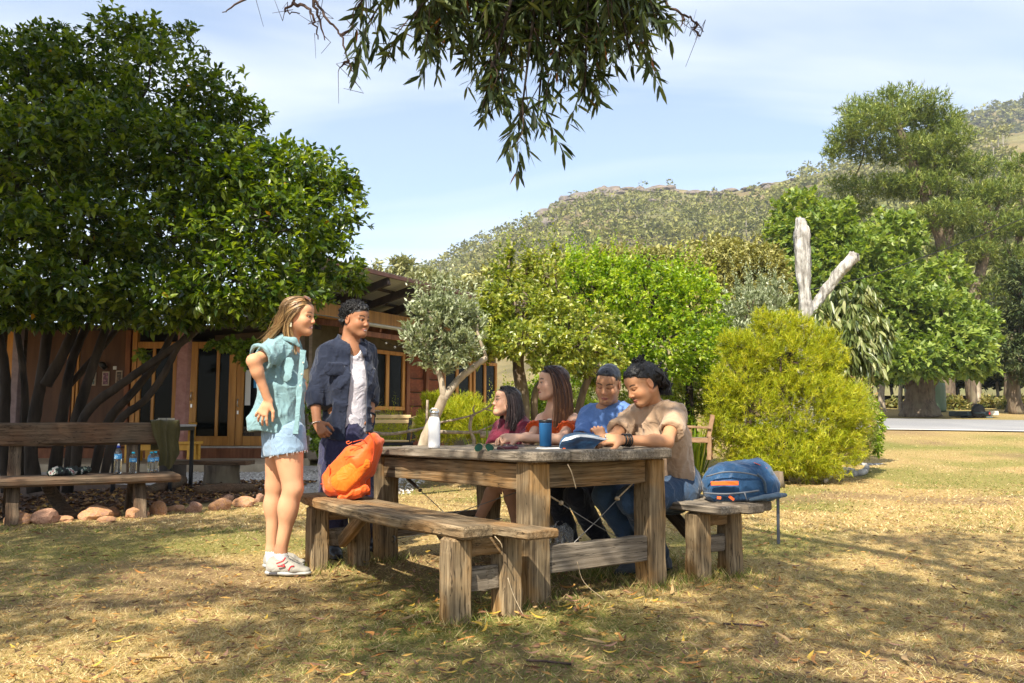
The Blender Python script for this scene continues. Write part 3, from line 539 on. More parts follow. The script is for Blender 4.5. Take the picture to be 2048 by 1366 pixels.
def plant(name, label, cat, base, clumps, twigs, per, L, W, mat, trunk=None, bark=None, kind='quad', up=.3, spread=.8, inner=.5, droop=.15, fold=.3, seed=0, group=None, tbias=.15, fan=6, singles=0, hang=0, noise=.35, cname='crown', shape=None, twigmesh=0, shoots=0):
    """thing > trunk, limbs, crown; clumps = ellipsoids that the twig tips fill"""
    rg = np.random.default_rng(seed+100); t = thing(name, label, cat, base, group)
    P, u, ci, r = shell_points(clumps, twigs, rg, inner); keep = vnoise(P[:, 0]*3.1/max(.3, L*6), P[:, 1]*3.1/max(.3, L*6), P[:, 2]*3.1/max(.3, L*6), seed) > noise*rg.uniform(.5, 1.1, twigs)
    if shape is not None: keep &= shape(P)
    P, u, r = P[keep], u[keep], r[keep]; D = unit(u*.9+[0, 0, up-hang*1.8]+rg.normal(0, .35, u.shape)); b, d, ll, ww, ix = sprays(P, D, per, rg, L, W, spread)
    if hang: d = unit(d+[0, 0, -hang])
    if shoots:
        o_ = np.argsort(-(P[:, 2]+.5*L*4*rg.random(len(P))))[:max(shoots*4, 40)]; o_ = rg.choice(o_, min(shoots, len(o_)), False); ns = 12; ln = L*rg.uniform(3, 7, len(o_)); tt_ = np.tile(np.linspace(0, 1, ns), len(o_)); oi = np.repeat(np.arange(len(o_)), ns); lean = rg.normal(0, .18, (len(o_), 3))*[1, 1, 0]+[0, 0, 1]
        b = np.vstack([b, P[o_][oi]+unit(lean)[oi]*(tt_*ln[oi])[:, None]]); d = np.vstack([d, unit(rg.normal(0, .7, (len(oi), 3))+lean[oi]*.7)]); ll = np.concatenate([ll, L*(1.1-.5*tt_)]); ww = np.concatenate([ww, W*(1.1-.5*tt_)]); ix = np.concatenate([ix, o_[oi]])
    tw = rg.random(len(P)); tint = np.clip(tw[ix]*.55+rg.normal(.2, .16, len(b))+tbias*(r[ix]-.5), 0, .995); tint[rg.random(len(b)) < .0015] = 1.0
    if kind == 'mixed': q_ = (r[ix] > .8) & (rg.random(len(b)) < .35); pl = [(b[q_], d[q_], ll[q_], ww[q_], tint[q_], 'full', fold, droop), (b[~q_], d[~q_], ll[~q_], ww[~q_], tint[~q_], 'quad', fold, droop)]
    else: pl = [(b, d, ll, ww, tint, kind, fold, droop)]
    cr = foliage(cname, pl, mat, t); cr['kind'] = 'stuff'
    if twigmesh:
        mb = MB(); C = np.array([c for c, _ in clumps])
        for i in rg.choice(len(P), min(twigmesh, len(P)), False):
            j = np.argmin(np.linalg.norm(C-P[i], axis=1)); a = C[j]+(P[i]-C[j])*.25; mb.add(*tubegeo(curve([a, (a+P[i])/2+rg.normal(0, .08, 3)*np.linalg.norm(P[i]-a), P[i]], 3), [L*.09, L*.06, L*.05, L*.04, L*.03, L*.025, L*.02][:7], 4))
        mb.build('twigs', bark or m_twig, t, smooth=True)['kind'] = 'stuff'
    if trunk:
        paths = list(trunk); tops = [np.asarray(p[0][-1]) for p in trunk]; rt = [p[1][-1] for p in trunk]; order = rg.permutation(len(clumps))[:fan]
        for pth in paths: limbs('trunk', [pth], bark, t, 10)
        lp = []
        for j in order:
            k = int(np.argmin([np.linalg.norm(q-clumps[j][0]) for q in tops])); lp.append((reach(tops[k], clumps[j][0], rg), [rt[k]*.7, rt[k]*.45, rt[k]*.2]))
            for _ in range(3):
                e = clumps[j][0]+unit(rg.normal(0, 1, 3))*clumps[j][1]*.8; lp.append((reach(clumps[j][0], e, rg, .05), [rt[k]*.2, rt[k]*.1, rt[k]*.05]))
        if lp: limbs('limb', lp, bark, t, 6)
    if singles: single_leaves(cr, mat, b, d, ll, ww, tint, singles, fold, droop)
    return t

# camellia, many stems, on the left
m_camellia = leafmat('camellia leaves', [(0, (.010, .028, .005)), (.3, (.028, .064, .009)), (.55, (.08, .13, .012)), (.8, (.155, .215, .02)), (.9992, (.22, .28, .03)), (1, (.42, .22, .03))], .32, .38, (2.0, 1.9, .35), .5)
cam_cl = px_clumps([(-120, 300, 10.5, 190, 190), (60, 190, 10.4, 170, 130), (40, 330, 9.4, 150, 120), (180, 150, 10.6, 120, 90), (300, 90, 10.8, 70, 70), (240, 70, 10.9, 70, 60), (370, 70, 11, 35, 40), (330, 190, 10.3, 130, 110), (200, 280, 9.6, 150, 110), (430, 200, 10.2, 90, 75), (480, 230, 10.4, 60, 60), (380, 330, 9.6, 150, 120), (520, 350, 10.0, 120, 95), (610, 340, 10.3, 90, 70), (660, 420, 10.3, 85, 90), (560, 450, 9.5, 120, 95), (650, 520, 9.9, 85, 75), (480, 560, 9.2, 140, 75), (600, 590, 9.6, 80, 50), (330, 470, 9.1, 130, 90), (330, 590, 9.0, 150, 60), (160, 440, 9.0, 150, 80), (150, 570, 8.9, 160, 60), (0, 480, 8.7, 140, 80), (10, 590, 8.8, 130, 55), (250, 390, 10.5, 330, 190), (500, 420, 11, 200, 150), (90, 260, 11.3, 220, 180), (430, 630, 9.6, 80, 25), (560, 640, 9.7, 70, 22), (20, 100, 10.8, 70, 40), (110, 80, 10.9, 60, 40), (690, 370, 10.3, 45, 40), (705, 560, 10.1, 35, 30), (60, 630, 9.0, 110, 30), (200, 625, 9.1, 110, 28), (330, 640, 9.2, 100, 26), (-60, 640, 9.2, 90, 40), (430, 600, 9.0, 100, 40), (540, 600, 9.1, 80, 45)])
B = lambda L, Y: [at(x, y, Y) for x, y in L]
cam_tr = [(B([(70, 985), (62, 890), (82, 760), (98, 640), (110, 520)], 10.0), [.115, .095, .08, .07, .045]), (B([(92, 770), (130, 700), (160, 620), (175, 520)], 9.9), [.09, .075, .065, .05]),
          (B([(105, 985), (120, 860), (140, 740), (165, 670), (200, 620)], 10.2), [.10, .085, .07, .06, .05]), (B([(135, 985), (150, 850), (180, 750), (212, 655), (240, 560)], 10.1), [.085, .078, .07, .06, .045]),
          (B([(150, 940), (170, 830), (255, 760), (330, 708), (385, 668), (440, 610)], 9.5), [.075, .065, .058, .055, .05, .03]), (B([(185, 960), (215, 845), (270, 780), (320, 715), (352, 650)], 9.7), [.07, .062, .055, .05, .04]),
          (B([(205, 965), (235, 848), (290, 800), (330, 745), (358, 690), (400, 640)], 9.5), [.06, .055, .05, .048, .045, .03]), (B([(15, 985), (8, 860), (10, 740), (-20, 600)], 10.2), [.09, .08, .07, .06]),
          (B([(40, 960), (50, 840), (46, 740), (30, 640)], 10.4), [.07, .06, .05, .04]), (B([(140, 770), (200, 700), (245, 640), (270, 580)], 10.3), [.05, .045, .04, .03])]
cam_tr = [(p_, [q_*.8 for q_ in r_]) for p_, r_ in cam_tr]
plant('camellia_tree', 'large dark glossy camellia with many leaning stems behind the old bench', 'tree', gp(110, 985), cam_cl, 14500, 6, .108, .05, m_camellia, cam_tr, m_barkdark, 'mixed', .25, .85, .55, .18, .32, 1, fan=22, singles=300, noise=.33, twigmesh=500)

# small pruned tree with pale trunk and grey-green leaves, by the house
m_grey = leafmat('grey green leaves', [(0, (.12, .15, .07)), (.4, (.27, .31, .17)), (.75, (.43, .47, .31)), (1, (.58, .61, .46))], .5, .25, (1.1, 1.2, .7), .35)
cl = px_clumps([(880, 660, 10.6, 70, 60), (835, 680, 10.4, 40, 45), (925, 690, 10.6, 50, 45), (850, 625, 10.5, 45, 35), (905, 620, 10.6, 45, 35), (940, 650, 10.8, 40, 40), (880, 720, 10.5, 50, 25), (815, 690, 10.4, 20, 15), (850, 600, 10.5, 8, 20), (878, 596, 10.6, 7, 22), (905, 598, 10.6, 8, 20), (925, 608, 10.6, 7, 18), (835, 610, 10.5, 6, 18), (950, 625, 10.7, 8, 16)])
plant('fruit_tree', 'small pruned tree with forked pale trunk and silvery grey-green leaves', 'tree', at(838, 925, 10.5), cl, 1250, 8, .076, .03, m_grey, [([at(832, 950, 10.5), at(850, 880, 10.5), at(872, 830, 10.5), at(889, 792, 10.5)], [.08, .072, .064, .058]), ([at(887, 795, 10.5), at(882, 760, 10.5), at(872, 735, 10.5), at(850, 712, 10.5)], [.042, .037, .033, .024]), ([at(887, 797, 10.5), at(915, 762, 10.6), at(942, 738, 10.6), at(972, 716, 10.7)], [.052, .046, .042, .036])], m_palebark, 'quad', .75, .55, .35, .05, .35, 2, fan=8, noise=.4, twigmesh=220, shoots=70)

# pear tree in the garden behind the table
m_pear = leafmat('pear leaves', [(0, (.06, .10, .014)), (.4, (.18, .235, .035)), (.75, (.36, .39, .075)), (1, (.54, .54, .22))], .34, .36, (1.7, 1.6, .45), .5)
cl = px_clumps([(1040, 620, 12, 95, 70), (980, 650, 11.8, 60, 60), (1110, 640, 11.8, 80, 60), (1050, 680, 11.4, 110, 45), (960, 700, 11.5, 40, 35), (1160, 690, 11.5, 70, 40), (1010, 560, 12.2, 45, 50), (1090, 560, 12.2, 50, 45), (1060, 520, 12.3, 20, 35), (1020, 510, 12.3, 12, 30), (1110, 510, 12.3, 14, 30), (1200, 650, 11.9, 55, 45), (985, 600, 11.9, 40, 40), (1225, 715, 11.3, 35, 22), (1100, 725, 11.3, 60, 22)])
plant('pear_tree', 'sprawling pear tree with brown trunk behind the seated women', 'tree', at(1042, 880, 12), cl, 2600, 7, .085, .048, m_pear, [([at(1044, 900, 12), at(1046, 800, 12), at(1036, 730, 12), at(1042, 690, 12)], [.11, .095, .085, .075]), ([at(1075, 900, 12.2), at(1070, 790, 12.1), at(1110, 740, 12), at(1135, 700, 12)], [.06, .055, .05, .04])], m_bark, 'quad', .35, .8, .4, .2, .3, 3, fan=12, noise=.36, twigmesh=250, shoots=40)
plant('leafy_shoots', 'thin leaning orchard stem between the seated woman and man', 'tree', at(1155, 900, 12.6), px_clumps([(1165, 735, 12.6, 40, 25), (1190, 760, 12.7, 30, 18)]), 140, 7, .08, .045, m_pear, [([at(1155, 905, 12.6), at(1158, 820, 12.6), at(1185, 745, 12.6), at(1240, 715, 12.7)], [.07, .06, .05, .035])], m_bark, 'quad', .3, .8, .3, .2, .3, 31, fan=2)

m_bright = leafmat('bright green leaves', [(0, (.05, .11, .01)), (.35, (.15, .25, .016)), (.7, (.29, .39, .03)), (1, (.46, .50, .08))], .4, .4, (1.7, 1.7, .3), .4)
cl = px_clumps([(1180, 600, 14.5, 110, 90), (1290, 600, 14.2, 110, 85), (1380, 620, 14.5, 90, 90), (1150, 550, 14.6, 60, 55), (1240, 555, 14.5, 60, 50), (1330, 560, 14.5, 60, 45), (1400, 570, 14.8, 40, 45), (1330, 680, 13.8, 120, 60), (1240, 690, 13.9, 90, 55), (1420, 680, 14.5, 60, 60), (1200, 530, 14.7, 25, 35), (1140, 520, 14.8, 20, 30), (1280, 535, 14.6, 20, 30), (1360, 540, 14.7, 15, 28), (1390, 735, 14, 75, 35), (1300, 745, 13.7, 80, 28), (1430, 760, 14, 40, 40), (1240, 740, 13.8, 50, 25)])
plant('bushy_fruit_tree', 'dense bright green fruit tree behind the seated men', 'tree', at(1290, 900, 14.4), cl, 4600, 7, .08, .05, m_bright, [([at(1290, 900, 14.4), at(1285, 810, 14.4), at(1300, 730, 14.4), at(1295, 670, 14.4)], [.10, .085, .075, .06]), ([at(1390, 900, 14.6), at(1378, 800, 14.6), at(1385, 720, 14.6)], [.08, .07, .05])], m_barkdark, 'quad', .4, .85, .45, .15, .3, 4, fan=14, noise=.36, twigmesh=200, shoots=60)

m_olive = leafmat('olive yellow leaves', [(0, (.12, .13, .03)), (.4, (.25, .25, .065)), (.75, (.38, .36, .12)), (1, (.50, .47, .2))], .5, .2, (1.2, 1.1, .5), .3)
plant('round_wattle', 'rounded olive-yellow tree rising behind the fruit trees', 'tree', at(1470, 860, 23), px_clumps([(1475, 560, 23, 105, 80), (1420, 560, 23, 55, 60), (1530, 560, 23, 60, 65), (1470, 515, 23, 80, 45), (1400, 530, 23, 40, 35), (1530, 520, 23, 45, 40), (1460, 620, 22.6, 100, 60)]), 3200, 7, .14, .06, m_olive, [([at(1470, 880, 23), at(1472, 720, 23), at(1468, 620, 23)], [.2, .18, .14])], m_bark, 'blade', .3, .8, .55, .2, .25, 5, noise=.3)
plant('silver_shrub', 'silvery upright shrub in front of the olive-yellow tree', 'shrub', at(1500, 860, 16), px_clumps([(1500, 620, 16, 60, 50), (1550, 610, 16, 40, 50), (1455, 640, 16, 40, 50), (1500, 680, 15.8, 80, 50), (1475, 580, 16, 10, 28), (1500, 575, 16, 9, 28), (1525, 575, 16, 9, 28), (1550, 570, 16, 9, 26), (1450, 592, 16, 9, 24)]), 1500, 8, .085, .028, m_grey, [([at(1500, 880, 16), at(1500, 760, 16), at(1500, 680, 16)], [.07, .06, .05])], m_bark, 'quad', 1.0, .5, .35, .0, .3, 6, noise=.25, shoots=30)

# dead silver trunk with a sawn second limb
dt = thing('dead_tree_trunk', 'bleached dead tree trunk with two sawn stems above the shrubs', 'dead tree', at(1607, 880, 15))
def stem(pts, rad, seed):
    c = curve(pts, 8); r = np.interp(np.linspace(0, 1, len(c)), np.linspace(0, 1, len(rad)), rad); c = np.stack([np.interp(np.linspace(0, 1, 70), np.linspace(0, 1, len(c)), c[:, k]) for k in range(3)], 1); r = np.interp(np.linspace(0, 1, 70), np.linspace(0, 1, len(r)), r)*(1+.10*(vnoise(np.arange(70)*.35, np.zeros(70), None, seed)-.5)); V, Fc = tubegeo(c, r, 20, .0, seed); V = np.array(V); ax_c = np.repeat(c, 20, 0); gr = fbm((V-ax_c)[:, 0]*28, (V-ax_c)[:, 1]*28, V[:, 2]*1.6, seed+3, 3); V = ax_c+(V-ax_c)*(1+.75*(gr-.5))[:, None]; V[-20:, 2] += .12*(vnoise(np.arange(20)*.9, np.zeros(20), None, seed+8)-.4); V[-40:-20, 2] += .05*(vnoise(np.arange(20)*.9, np.zeros(20), None, seed+8)-.4); nn = fbm(V[:, 0]*7, V[:, 1]*7, V[:, 2]*3, seed); V[:, 0] += (nn-.5)*.1; V[:, 1] += (nn[::-1]-.5)*.06
    return V, Fc
V, Fc = stem([at(1605, 900, 15), at(1612, 760, 15), at(1614, 640, 15), at(1609, 590, 15), at(1606, 520, 15), at(1605, 470, 15), at(1601, 440, 15)], [.24, .2, .13, .11, .14, .135, .09], 3); ob('trunk', V, Fc, m_deadwood, dt, smooth=True)
V, Fc = stem([at(1614, 660, 15), at(1634, 605, 15), at(1668, 560, 14.9), at(1690, 533, 14.8), at(1710, 512, 14.8)], [.08, .08, .085, .09, .09], 4); ob('sawn_limb', V, Fc, m_deadwood, dt, smooth=True)

m_droop = leafmat('long drooping leaves', [(0, (.035, .06, .015)), (.4, (.10, .14, .035)), (.75, (.22, .25, .085)), (1, (.42, .42, .2))], .36, .25, (1.5, 1.4, .5), .5)
plant('loquat_tree', 'tree with long drooping leaves right of the dead trunk', 'tree', at(1690, 880, 14), px_clumps([(1665, 625, 15.6, 45, 35), (1705, 635, 15.4, 50, 45), (1740, 680, 15.2, 40, 60), (1700, 690, 14.8, 50, 50), (1645, 650, 14.9, 30, 40), (1730, 605, 15.6, 30, 30), (1765, 680, 15.2, 25, 45), (1730, 730, 14.8, 35, 22)]), 620, 9, .2, .055, m_droop, [([at(1700, 900, 15.4), at(1702, 780, 15.4), at(1700, 690, 15.4)], [.1, .09, .05])], m_barkdark, 'full', .2, .7, .4, .3, .3, 7, hang=.75, singles=200, noise=.15, twigmesh=120)

# feathery golden shrub right of the group, with a low companion at its side
m_feather = leafmat('feathery leaves', [(0, (.13, .18, .008)), (.35, (.29, .36, .016)), (.7, (.47, .50, .03)), (1, (.62, .59, .10))], .5, .42, (1.4, 1.2, .25), .3)
fs = px_clumps([(1580, 820, 12.9, 130, 110), (1500, 830, 12.7, 80, 100), (1650, 830, 12.9, 90, 100), (1570, 720, 13.0, 105, 80), (1560, 660, 13.0, 60, 50), (1640, 720, 13.1, 60, 60), (1480, 750, 12.8, 60, 60), (1570, 900, 12.5, 105, 60), (1460, 890, 12.7, 40, 50), (1660, 900, 12.7, 70, 50), (1530, 930, 12.4, 70, 36), (1620, 925, 12.4, 70, 36), (1470, 690, 12.9, 45, 40), (1530, 640, 13, 30, 30), (1600, 650, 13, 30, 30), (1430, 850, 12.8, 30, 30), (1440, 800, 12.8, 40, 60), (1700, 820, 13.0, 50, 70), (1500, 700, 12.9, 60, 50), (1640, 680, 13.1, 45, 40)])
plant('grevillea_shrub', 'large feathery golden-green shrub beside the blue backpack', 'shrub', gp(1575, 968), fs, 8200, 18, .09, .010, m_feather, [([gp(1570, 962), at(1572, 860, 12.6), at(1560, 760, 12.8)], [.05, .045, .03])], m_twig, 'blade', .55, .7, .45, .1, .2, 8, fan=12, noise=.3, twigmesh=420)
m_pink = leafmat('pink tinged leaves', [(0, (.12, .17, .03)), (.5, (.30, .33, .09)), (.85, (.42, .40, .16)), (1, (.60, .25, .18))], .45, .3, (1.4, 1.3, .5), .35)
plant('bottlebrush_shrub', 'pale shrub with pinkish tips at the right of the feathery one', 'shrub', gp(1715, 925), px_clumps([(1715, 800, 13.6, 40, 50), (1735, 850, 13.5, 28, 45), (1700, 860, 13.3, 40, 50), (1722, 900, 13.4, 30, 25)]), 900, 9, .06, .011, m_pink, None, None, 'quad', .5, .7, .4, .1, .2, 9, noise=.2)
plant('glossy_bush', 'small glossy green bush at the edge of the road-side lawn', 'shrub', gp(1745, 905), px_clumps([(1752, 850, 14.2, 20, 40), (1748, 890, 14.1, 20, 25), (1745, 810, 14.3, 14, 20)]), 260, 8, .07, .035, m_bright, None, None, 'quad', .4, .8, .4, .1, .3, 10, noise=.1)

# garden fill between the tables and the orchard
plant('golden_bush', 'bright lime feathery bush under the small pale-trunked tree', 'shrub', gp(900, 925), px_clumps([(900, 840, 12.6, 70, 45), (960, 850, 12.4, 50, 40), (860, 850, 12.8, 40, 40), (930, 810, 12.8, 45, 28), (870, 800, 12.9, 30, 22)]), 2600, 14, .075, .0085, m_feather, None, None, 'blade', .7, .6, .4, .05, .2, 11, noise=.25)
plant('low_bush', 'low lit bush behind the woman in maroon', 'shrub', gp(1100, 915), px_clumps([(1085, 800, 13, 50, 40), (1160, 830, 13.4, 50, 40), (1110, 850, 13, 60, 35)]), 900, 8, .06, .03, m_bright, None, None, 'quad', .5, .8, .4, .05, .2, 12, noise=.25)
plant('hedge_bush', 'pale green bush beneath the dense fruit tree', 'shrub', gp(1385, 905), px_clumps([(1360, 800, 15, 60, 45), (1410, 790, 15, 40, 50), (1250, 810, 15.4, 60, 40), (1390, 750, 15.3, 50, 40), (1300, 820, 15.2, 60, 40), (1190, 800, 15.4, 50, 40)]), 1700, 8, .065, .028, m_pear, None, None, 'quad', .5, .8, .4, .05, .2, 13, noise=.25)
for k, (px, py, Y, r, m_, d) in enumerate(((1170, 850, 13.6, 45, m_bright, 'behind the auburn-haired person'), (1080, 850, 14.2, 40, m_pear, 'left of the auburn-haired person'), (1260, 845, 14.6, 60, m_pear, 'behind the person in blue'), (1345, 850, 14.4, 45, m_bright, 'behind the person in tan'), (1450, 800, 14.8, 45, m_pear, 'left of the feathery shrub'), (1010, 830, 14.8, 40, m_feather, 'beyond the branch fence'), (780, 860, 15.8, 35, m_feather, 'under the house windows'), (1040, 800, 17, 55, m_pear, 'between the pear trunk and the house'), (1120, 770, 16.5, 55, m_bright, 'beyond the pear trunk'), (1330, 780, 16.5, 60, m_bright, 'in the shade of the dense fruit tree'))):
    plant('garden_bush', 'sunlit leafy garden bush '+d, 'shrub', gp(px, 915), px_clumps([(px, py, Y, r, 45), (px-r*.6, py+12, Y, r*.7, 36), (px+r*.6, py+8, Y-.2, r*.7, 40)]), 520, 8, .07, .03 if m_ is not m_feather else .01, m_, None, None, 'quad', .5, .8, .35, .05, .25, 70+k, group='low garden bushes', noise=.2, shoots=12)
def strapplant(name, label, px, py, Y, n_, h, seed, spread=.4, cat='plant'):
    rr = np.random.default_rng(seed); c = at(px, py, Y); a = rr.uniform(0, 6.28, n_); r = rr.random(n_)*spread*.4; P = np.stack([c[0]+r*np.cos(a), c[1]+r*np.sin(a), np.full(n_, float(zg(c[0], c[1])))], 1); L = h*rr.uniform(.6, 1.1, n_)
    D = np.stack([np.cos(a)*spread*rr.random(n_), np.sin(a)*spread*rr.random(n_), np.ones(n_)], 1)
    return tag(foliage(name, [(P, D, L, .026*h, rr.random(n_), 'full', .3, .12)], m_bright), label, cat)
strapplant('strap_leaf_plant', 'clump of tall green strap leaves beside the wooden garden chair', 1385, 890, 13.2, 130, 1.05, 1)
strapplant('strap_leaf_plant', 'second strap-leaf clump, left of the wooden garden chair', 1350, 890, 13.6, 90, .95, 2)
strapplant('flax_plant', 'upright spiky leaves beside the woman in maroon', 990, 880, 11.6, 60, 1.1, 3, .5)

# climbing vine at the house corner
m_vine = leafmat('vine leaves', [(0, (.05, .1, .01)), (.5, (.16, .25, .02)), (1, (.34, .42, .06))], .4, .35, (1.6, 1.6, .3), .4)
plant('climbing_vine', 'bright green vine climbing the house corner between the standing pair', 'vine', at(640, 915, 15), px_clumps([(640, 860, 15, 22, 45), (625, 800, 15, 14, 50), (650, 895, 14.8, 28, 20), (640, 760, 15, 12, 30)]), 330, 6, .08, .07, m_vine, None, None, 'quad', -.1, .8, .3, .1, .2, 14, noise=.1)
plant('hanging_vine', 'vine trailing from the verandah in front of the glass doors', 'vine', at(480, 650, 16), px_clumps([(470, 690, 15.8, 35, 22), (485, 720, 15.8, 16, 22), (430, 690, 15.8, 25, 15), (285, 710, 15.6, 20, 14), (510, 690, 15.8, 25, 15)]), 150, 6, .1, .09, m_vine, None, None, 'quad', -.2, .8, .3, .1, .2, 15, noise=.1)

# trees across the road
m_elm = leafmat('elm leaves', [(0, (.06, .115, .022)), (.35, (.14, .215, .038)), (.7, (.25, .32, .06)), (1, (.38, .42, .12))], .45, .36, (1.5, 1.5, .4), .4)
def zb(px, Y): return at(px, 830, Y)*V3(1, 1, 0)+V3(0, 0, float(zg(at(px, 830, Y)[0], Y)))
elm_tr = [([zb(1840, 41), at(1838, 800, 41), at(1842, 765, 41), at(1850, 700, 41)], [1.0, .68, .64, .4]), ([at(1845, 790, 41), at(1870, 745, 41), at(1905, 690, 41)], [.4, .33, .2]), ([at(1830, 780, 41), at(1800, 750, 41), at(1770, 735, 41)], [.3, .22, .12])]
plant('elm_tree', 'broad elm with a thick fluted trunk across the road', 'tree', zb(1840, 41), px_clumps([(1840, 640, 40.5, 110, 80), (1760, 600, 40, 110, 90), (1700, 520, 40, 100, 80), (1640, 470, 41, 90, 80), (1600, 430, 42, 60, 60), (1900, 700, 39, 90, 60), (1820, 720, 38.5, 110, 45), (1750, 700, 39, 80, 55), (1940, 660, 40, 60, 70), (1780, 480, 42, 70, 70), (1860, 560, 42, 80, 60), (1950, 730, 39, 45, 30), (1720, 740, 39.5, 50, 35), (1570, 480, 42, 50, 60), (1630, 560, 40, 80, 70), (1560, 560, 41, 50, 60)]), 9500, 6, .30, .24, m_elm, elm_tr, m_bark, 'blade', .2, .8, .55, .15, .3, 16, fan=10, noise=.36)
m_pine = leafmat('pine needles', [(0, (.05, .095, .02)), (.4, (.135, .19, .04)), (.75, (.25, .30, .065)), (1, (.37, .385, .11))], .5, .25, (1.3, 1.3, .5), .3)
def layers(L, Y): return px_clumps([(x, y, Y+d, rx, ry) for (x, y, rx, ry, d) in L])
pine_cl = layers([(1785, 200, 70, 32, 0), (1715, 222, 45, 32, 0), (1850, 212, 62, 35, 1), (1900, 240, 36, 32, 0), (1750, 240, 80, 35, -2), (1690, 268, 42, 29, 0), (1830, 250, 80, 37, 2), (1910, 275, 45, 35, -1), (1668, 300, 30, 21, 0), (1730, 292, 60, 29, 1), (1800, 300, 80, 32, 0), (1870, 300, 70, 35, 0), (1880, 330, 70, 29, 0), (1950, 330, 50, 29, 1), (1840, 370, 80, 32, 0), (1780, 370, 60, 27, 0), (1940, 390, 70, 32, 0), (2010, 380, 60, 35, 0), (1880, 430, 90, 35, -1), (1980, 450, 80, 37, 0), (2060, 440, 60, 40, 0), (1930, 500, 80, 32, 0), (2030, 520, 60, 40, 0), (1700, 370, 50, 27, 2), (1700, 420, 60, 32, 3), (1820, 450, 60, 27, 2), (1990, 570, 60, 32, 0), (2060, 600, 50, 40, 0), (1960, 630, 40, 24, 0), (2040, 330, 40, 27, 2)], 56)
pine_tr = [([zb(1890, 56), at(1880, 640, 56), at(1890, 500, 56), at(1830, 340, 56), at(1790, 230, 56)], [.75, .6, .5, .35, .15]), ([zb(1950, 56), at(1940, 640, 56), at(1965, 530, 56), at(1990, 430, 56)], [.5, .42, .34, .2]), ([at(1880, 560, 56), at(1900, 470, 56), at(1900, 330, 56)], [.3, .24, .12]), ([zb(2020, 57), at(2030, 600, 57), at(2040, 440, 57)], [.4, .34, .2])]
plant('pine_tree', 'tall spreading pine with layered crown at the right edge', 'tree', zb(1890, 56), pine_cl, 9500, 10, .36, .07, m_pine, pine_tr, m_bark, 'blade', .55, .75, .35, .0, .3, 17, fan=26, noise=.3)
m_darkfir = leafmat('dark conifer leaves', [(0, (.02, .04, .015)), (.5, (.06, .085, .025)), (1, (.14, .15, .05))], .5, .12, (1.3, 1.3, .5), .3)
plant('dark_conifer', 'dark leaning conifer at the far right edge of the lawn', 'tree', zb(2070, 44), px_clumps([(2040, 560, 44, 40, 50), (2060, 620, 44, 60, 60), (2030, 680, 44, 40, 40), (2060, 720, 43, 60, 50), (2000, 640, 45, 40, 40), (1990, 720, 44, 40, 30)]), 2200, 8, .3, .09, m_darkfir, [([zb(2035, 44), at(2025, 780, 44), at(2035, 720, 44), at(2060, 640, 44)], [.4, .3, .28, .2]), ([zb(1945, 50), at(1948, 790, 50), at(1940, 700, 50)], [.2, .18, .14])], m_bark, 'quad', .2, .8, .4, .15, .3, 18)
rg = np.random.default_rng(41)
m_under = leafmat('roadside undergrowth', [(0, (.06, .085, .02)), (.4, (.16, .17, .045)), (.75, (.32, .28, .09)), (1, (.48, .38, .16))], .5, .25, (1.3, 1.2, .5), .3)
for k, (px, py, Y, r, d) in enumerate(((1790, 815, 52, 30, 'left of the elm trunk'), (1905, 812, 50, 26, 'right of the elm trunk'), (1980, 810, 52, 34, 'behind the parked trailer'), (2035, 815, 50, 30, 'at the far right beyond the road'), (1700, 800, 50, 50, 'between the drooping tree and the elm'))):
    plant('roadside_bush', 'straggly sunlit scrub '+d, 'shrub', zb(px, Y), px_clumps([(px, py, Y, r, 22), (px-r*.7, py+6, Y, r*.7, 15), (px+r*.7, py+4, Y, r*.7, 17)]), 420, 6, .34, .16, m_under, None, None, 'quad', .4, .8, .3, .1, .3, 50+k, group='roadside scrub', noise=.2)
for k, (px, Y, w, tp, d) in enumerate(((1768, 47, .22, 700, 'leftmost pale trunk left of the elm'), (1803, 48, .16, 690, 'thin leaning pale trunk beside the elm'), (1868, 47, .13, 740, 'thin pale trunk just right of the elm'), (1952, 52, .2, 720, 'grey trunk behind the parked trailer'), (2022, 46, .4, 700, 'thick brown trunk near the right edge'))):
    b0 = zb(px, Y); tube('roadside_tree', curve([b0-V3(0, 0, .2), at(px-5+k*3, 790, Y), at(px+8-4*k, tp, Y)], 6), np.linspace(w, w*.6, 13), m_palebark if k != 4 else m_bark, None, 8, .08); tag(COL.objects[-1], d, 'tree', 'trunks across the road')
plant('gum_tree', 'pale hazy gum trees rising behind the house roof', 'tree', V3(-9, 45, 0), px_clumps([(800, 540, 45, 40, 35), (760, 560, 46, 50, 35), (850, 570, 44, 50, 40), (900, 590, 44, 50, 40), (960, 590, 45, 60, 45), (830, 605, 42, 90, 40), (700, 590, 46, 60, 50)]), 2600, 7, .4, .15, leafmat('gum leaves', [(0, (.13, .15, .06)), (.5, (.25, .26, .11)), (1, (.42, .40, .2))], .5, .2, (1.1, 1.1, .6), .3), [([V3(-9, 45, 0), V3(-8.5, 45, 3), at(800, 580, 45)], [.3, .26, .15])], m_palebark, 'quad', .2, .8, .45, .2, .3, 19, fan=6, noise=.3)
plant('wattle_thicket', 'yellowish trees at the foot of the hill behind the garden', 'tree', V3(2, 60, 0), px_clumps([(1000, 560, 60, 70, 40), (1120, 540, 62, 80, 35), (1230, 520, 62, 80, 35), (1330, 520, 62, 80, 35), (1430, 500, 62, 60, 35), (1060, 620, 55, 120, 60), (1240, 600, 58, 140, 60), (1400, 600, 58, 120, 70), (1540, 600, 58, 80, 90)]), 3600, 7, .55, .2, m_olive, [([V3(2, 60, 0), V3(2.5, 60, 4), at(1120, 600, 60)], [.25, .2, .1])], m_bark, 'quad', .2, .8, .45, .2, .3, 20, fan=0, noise=.36)

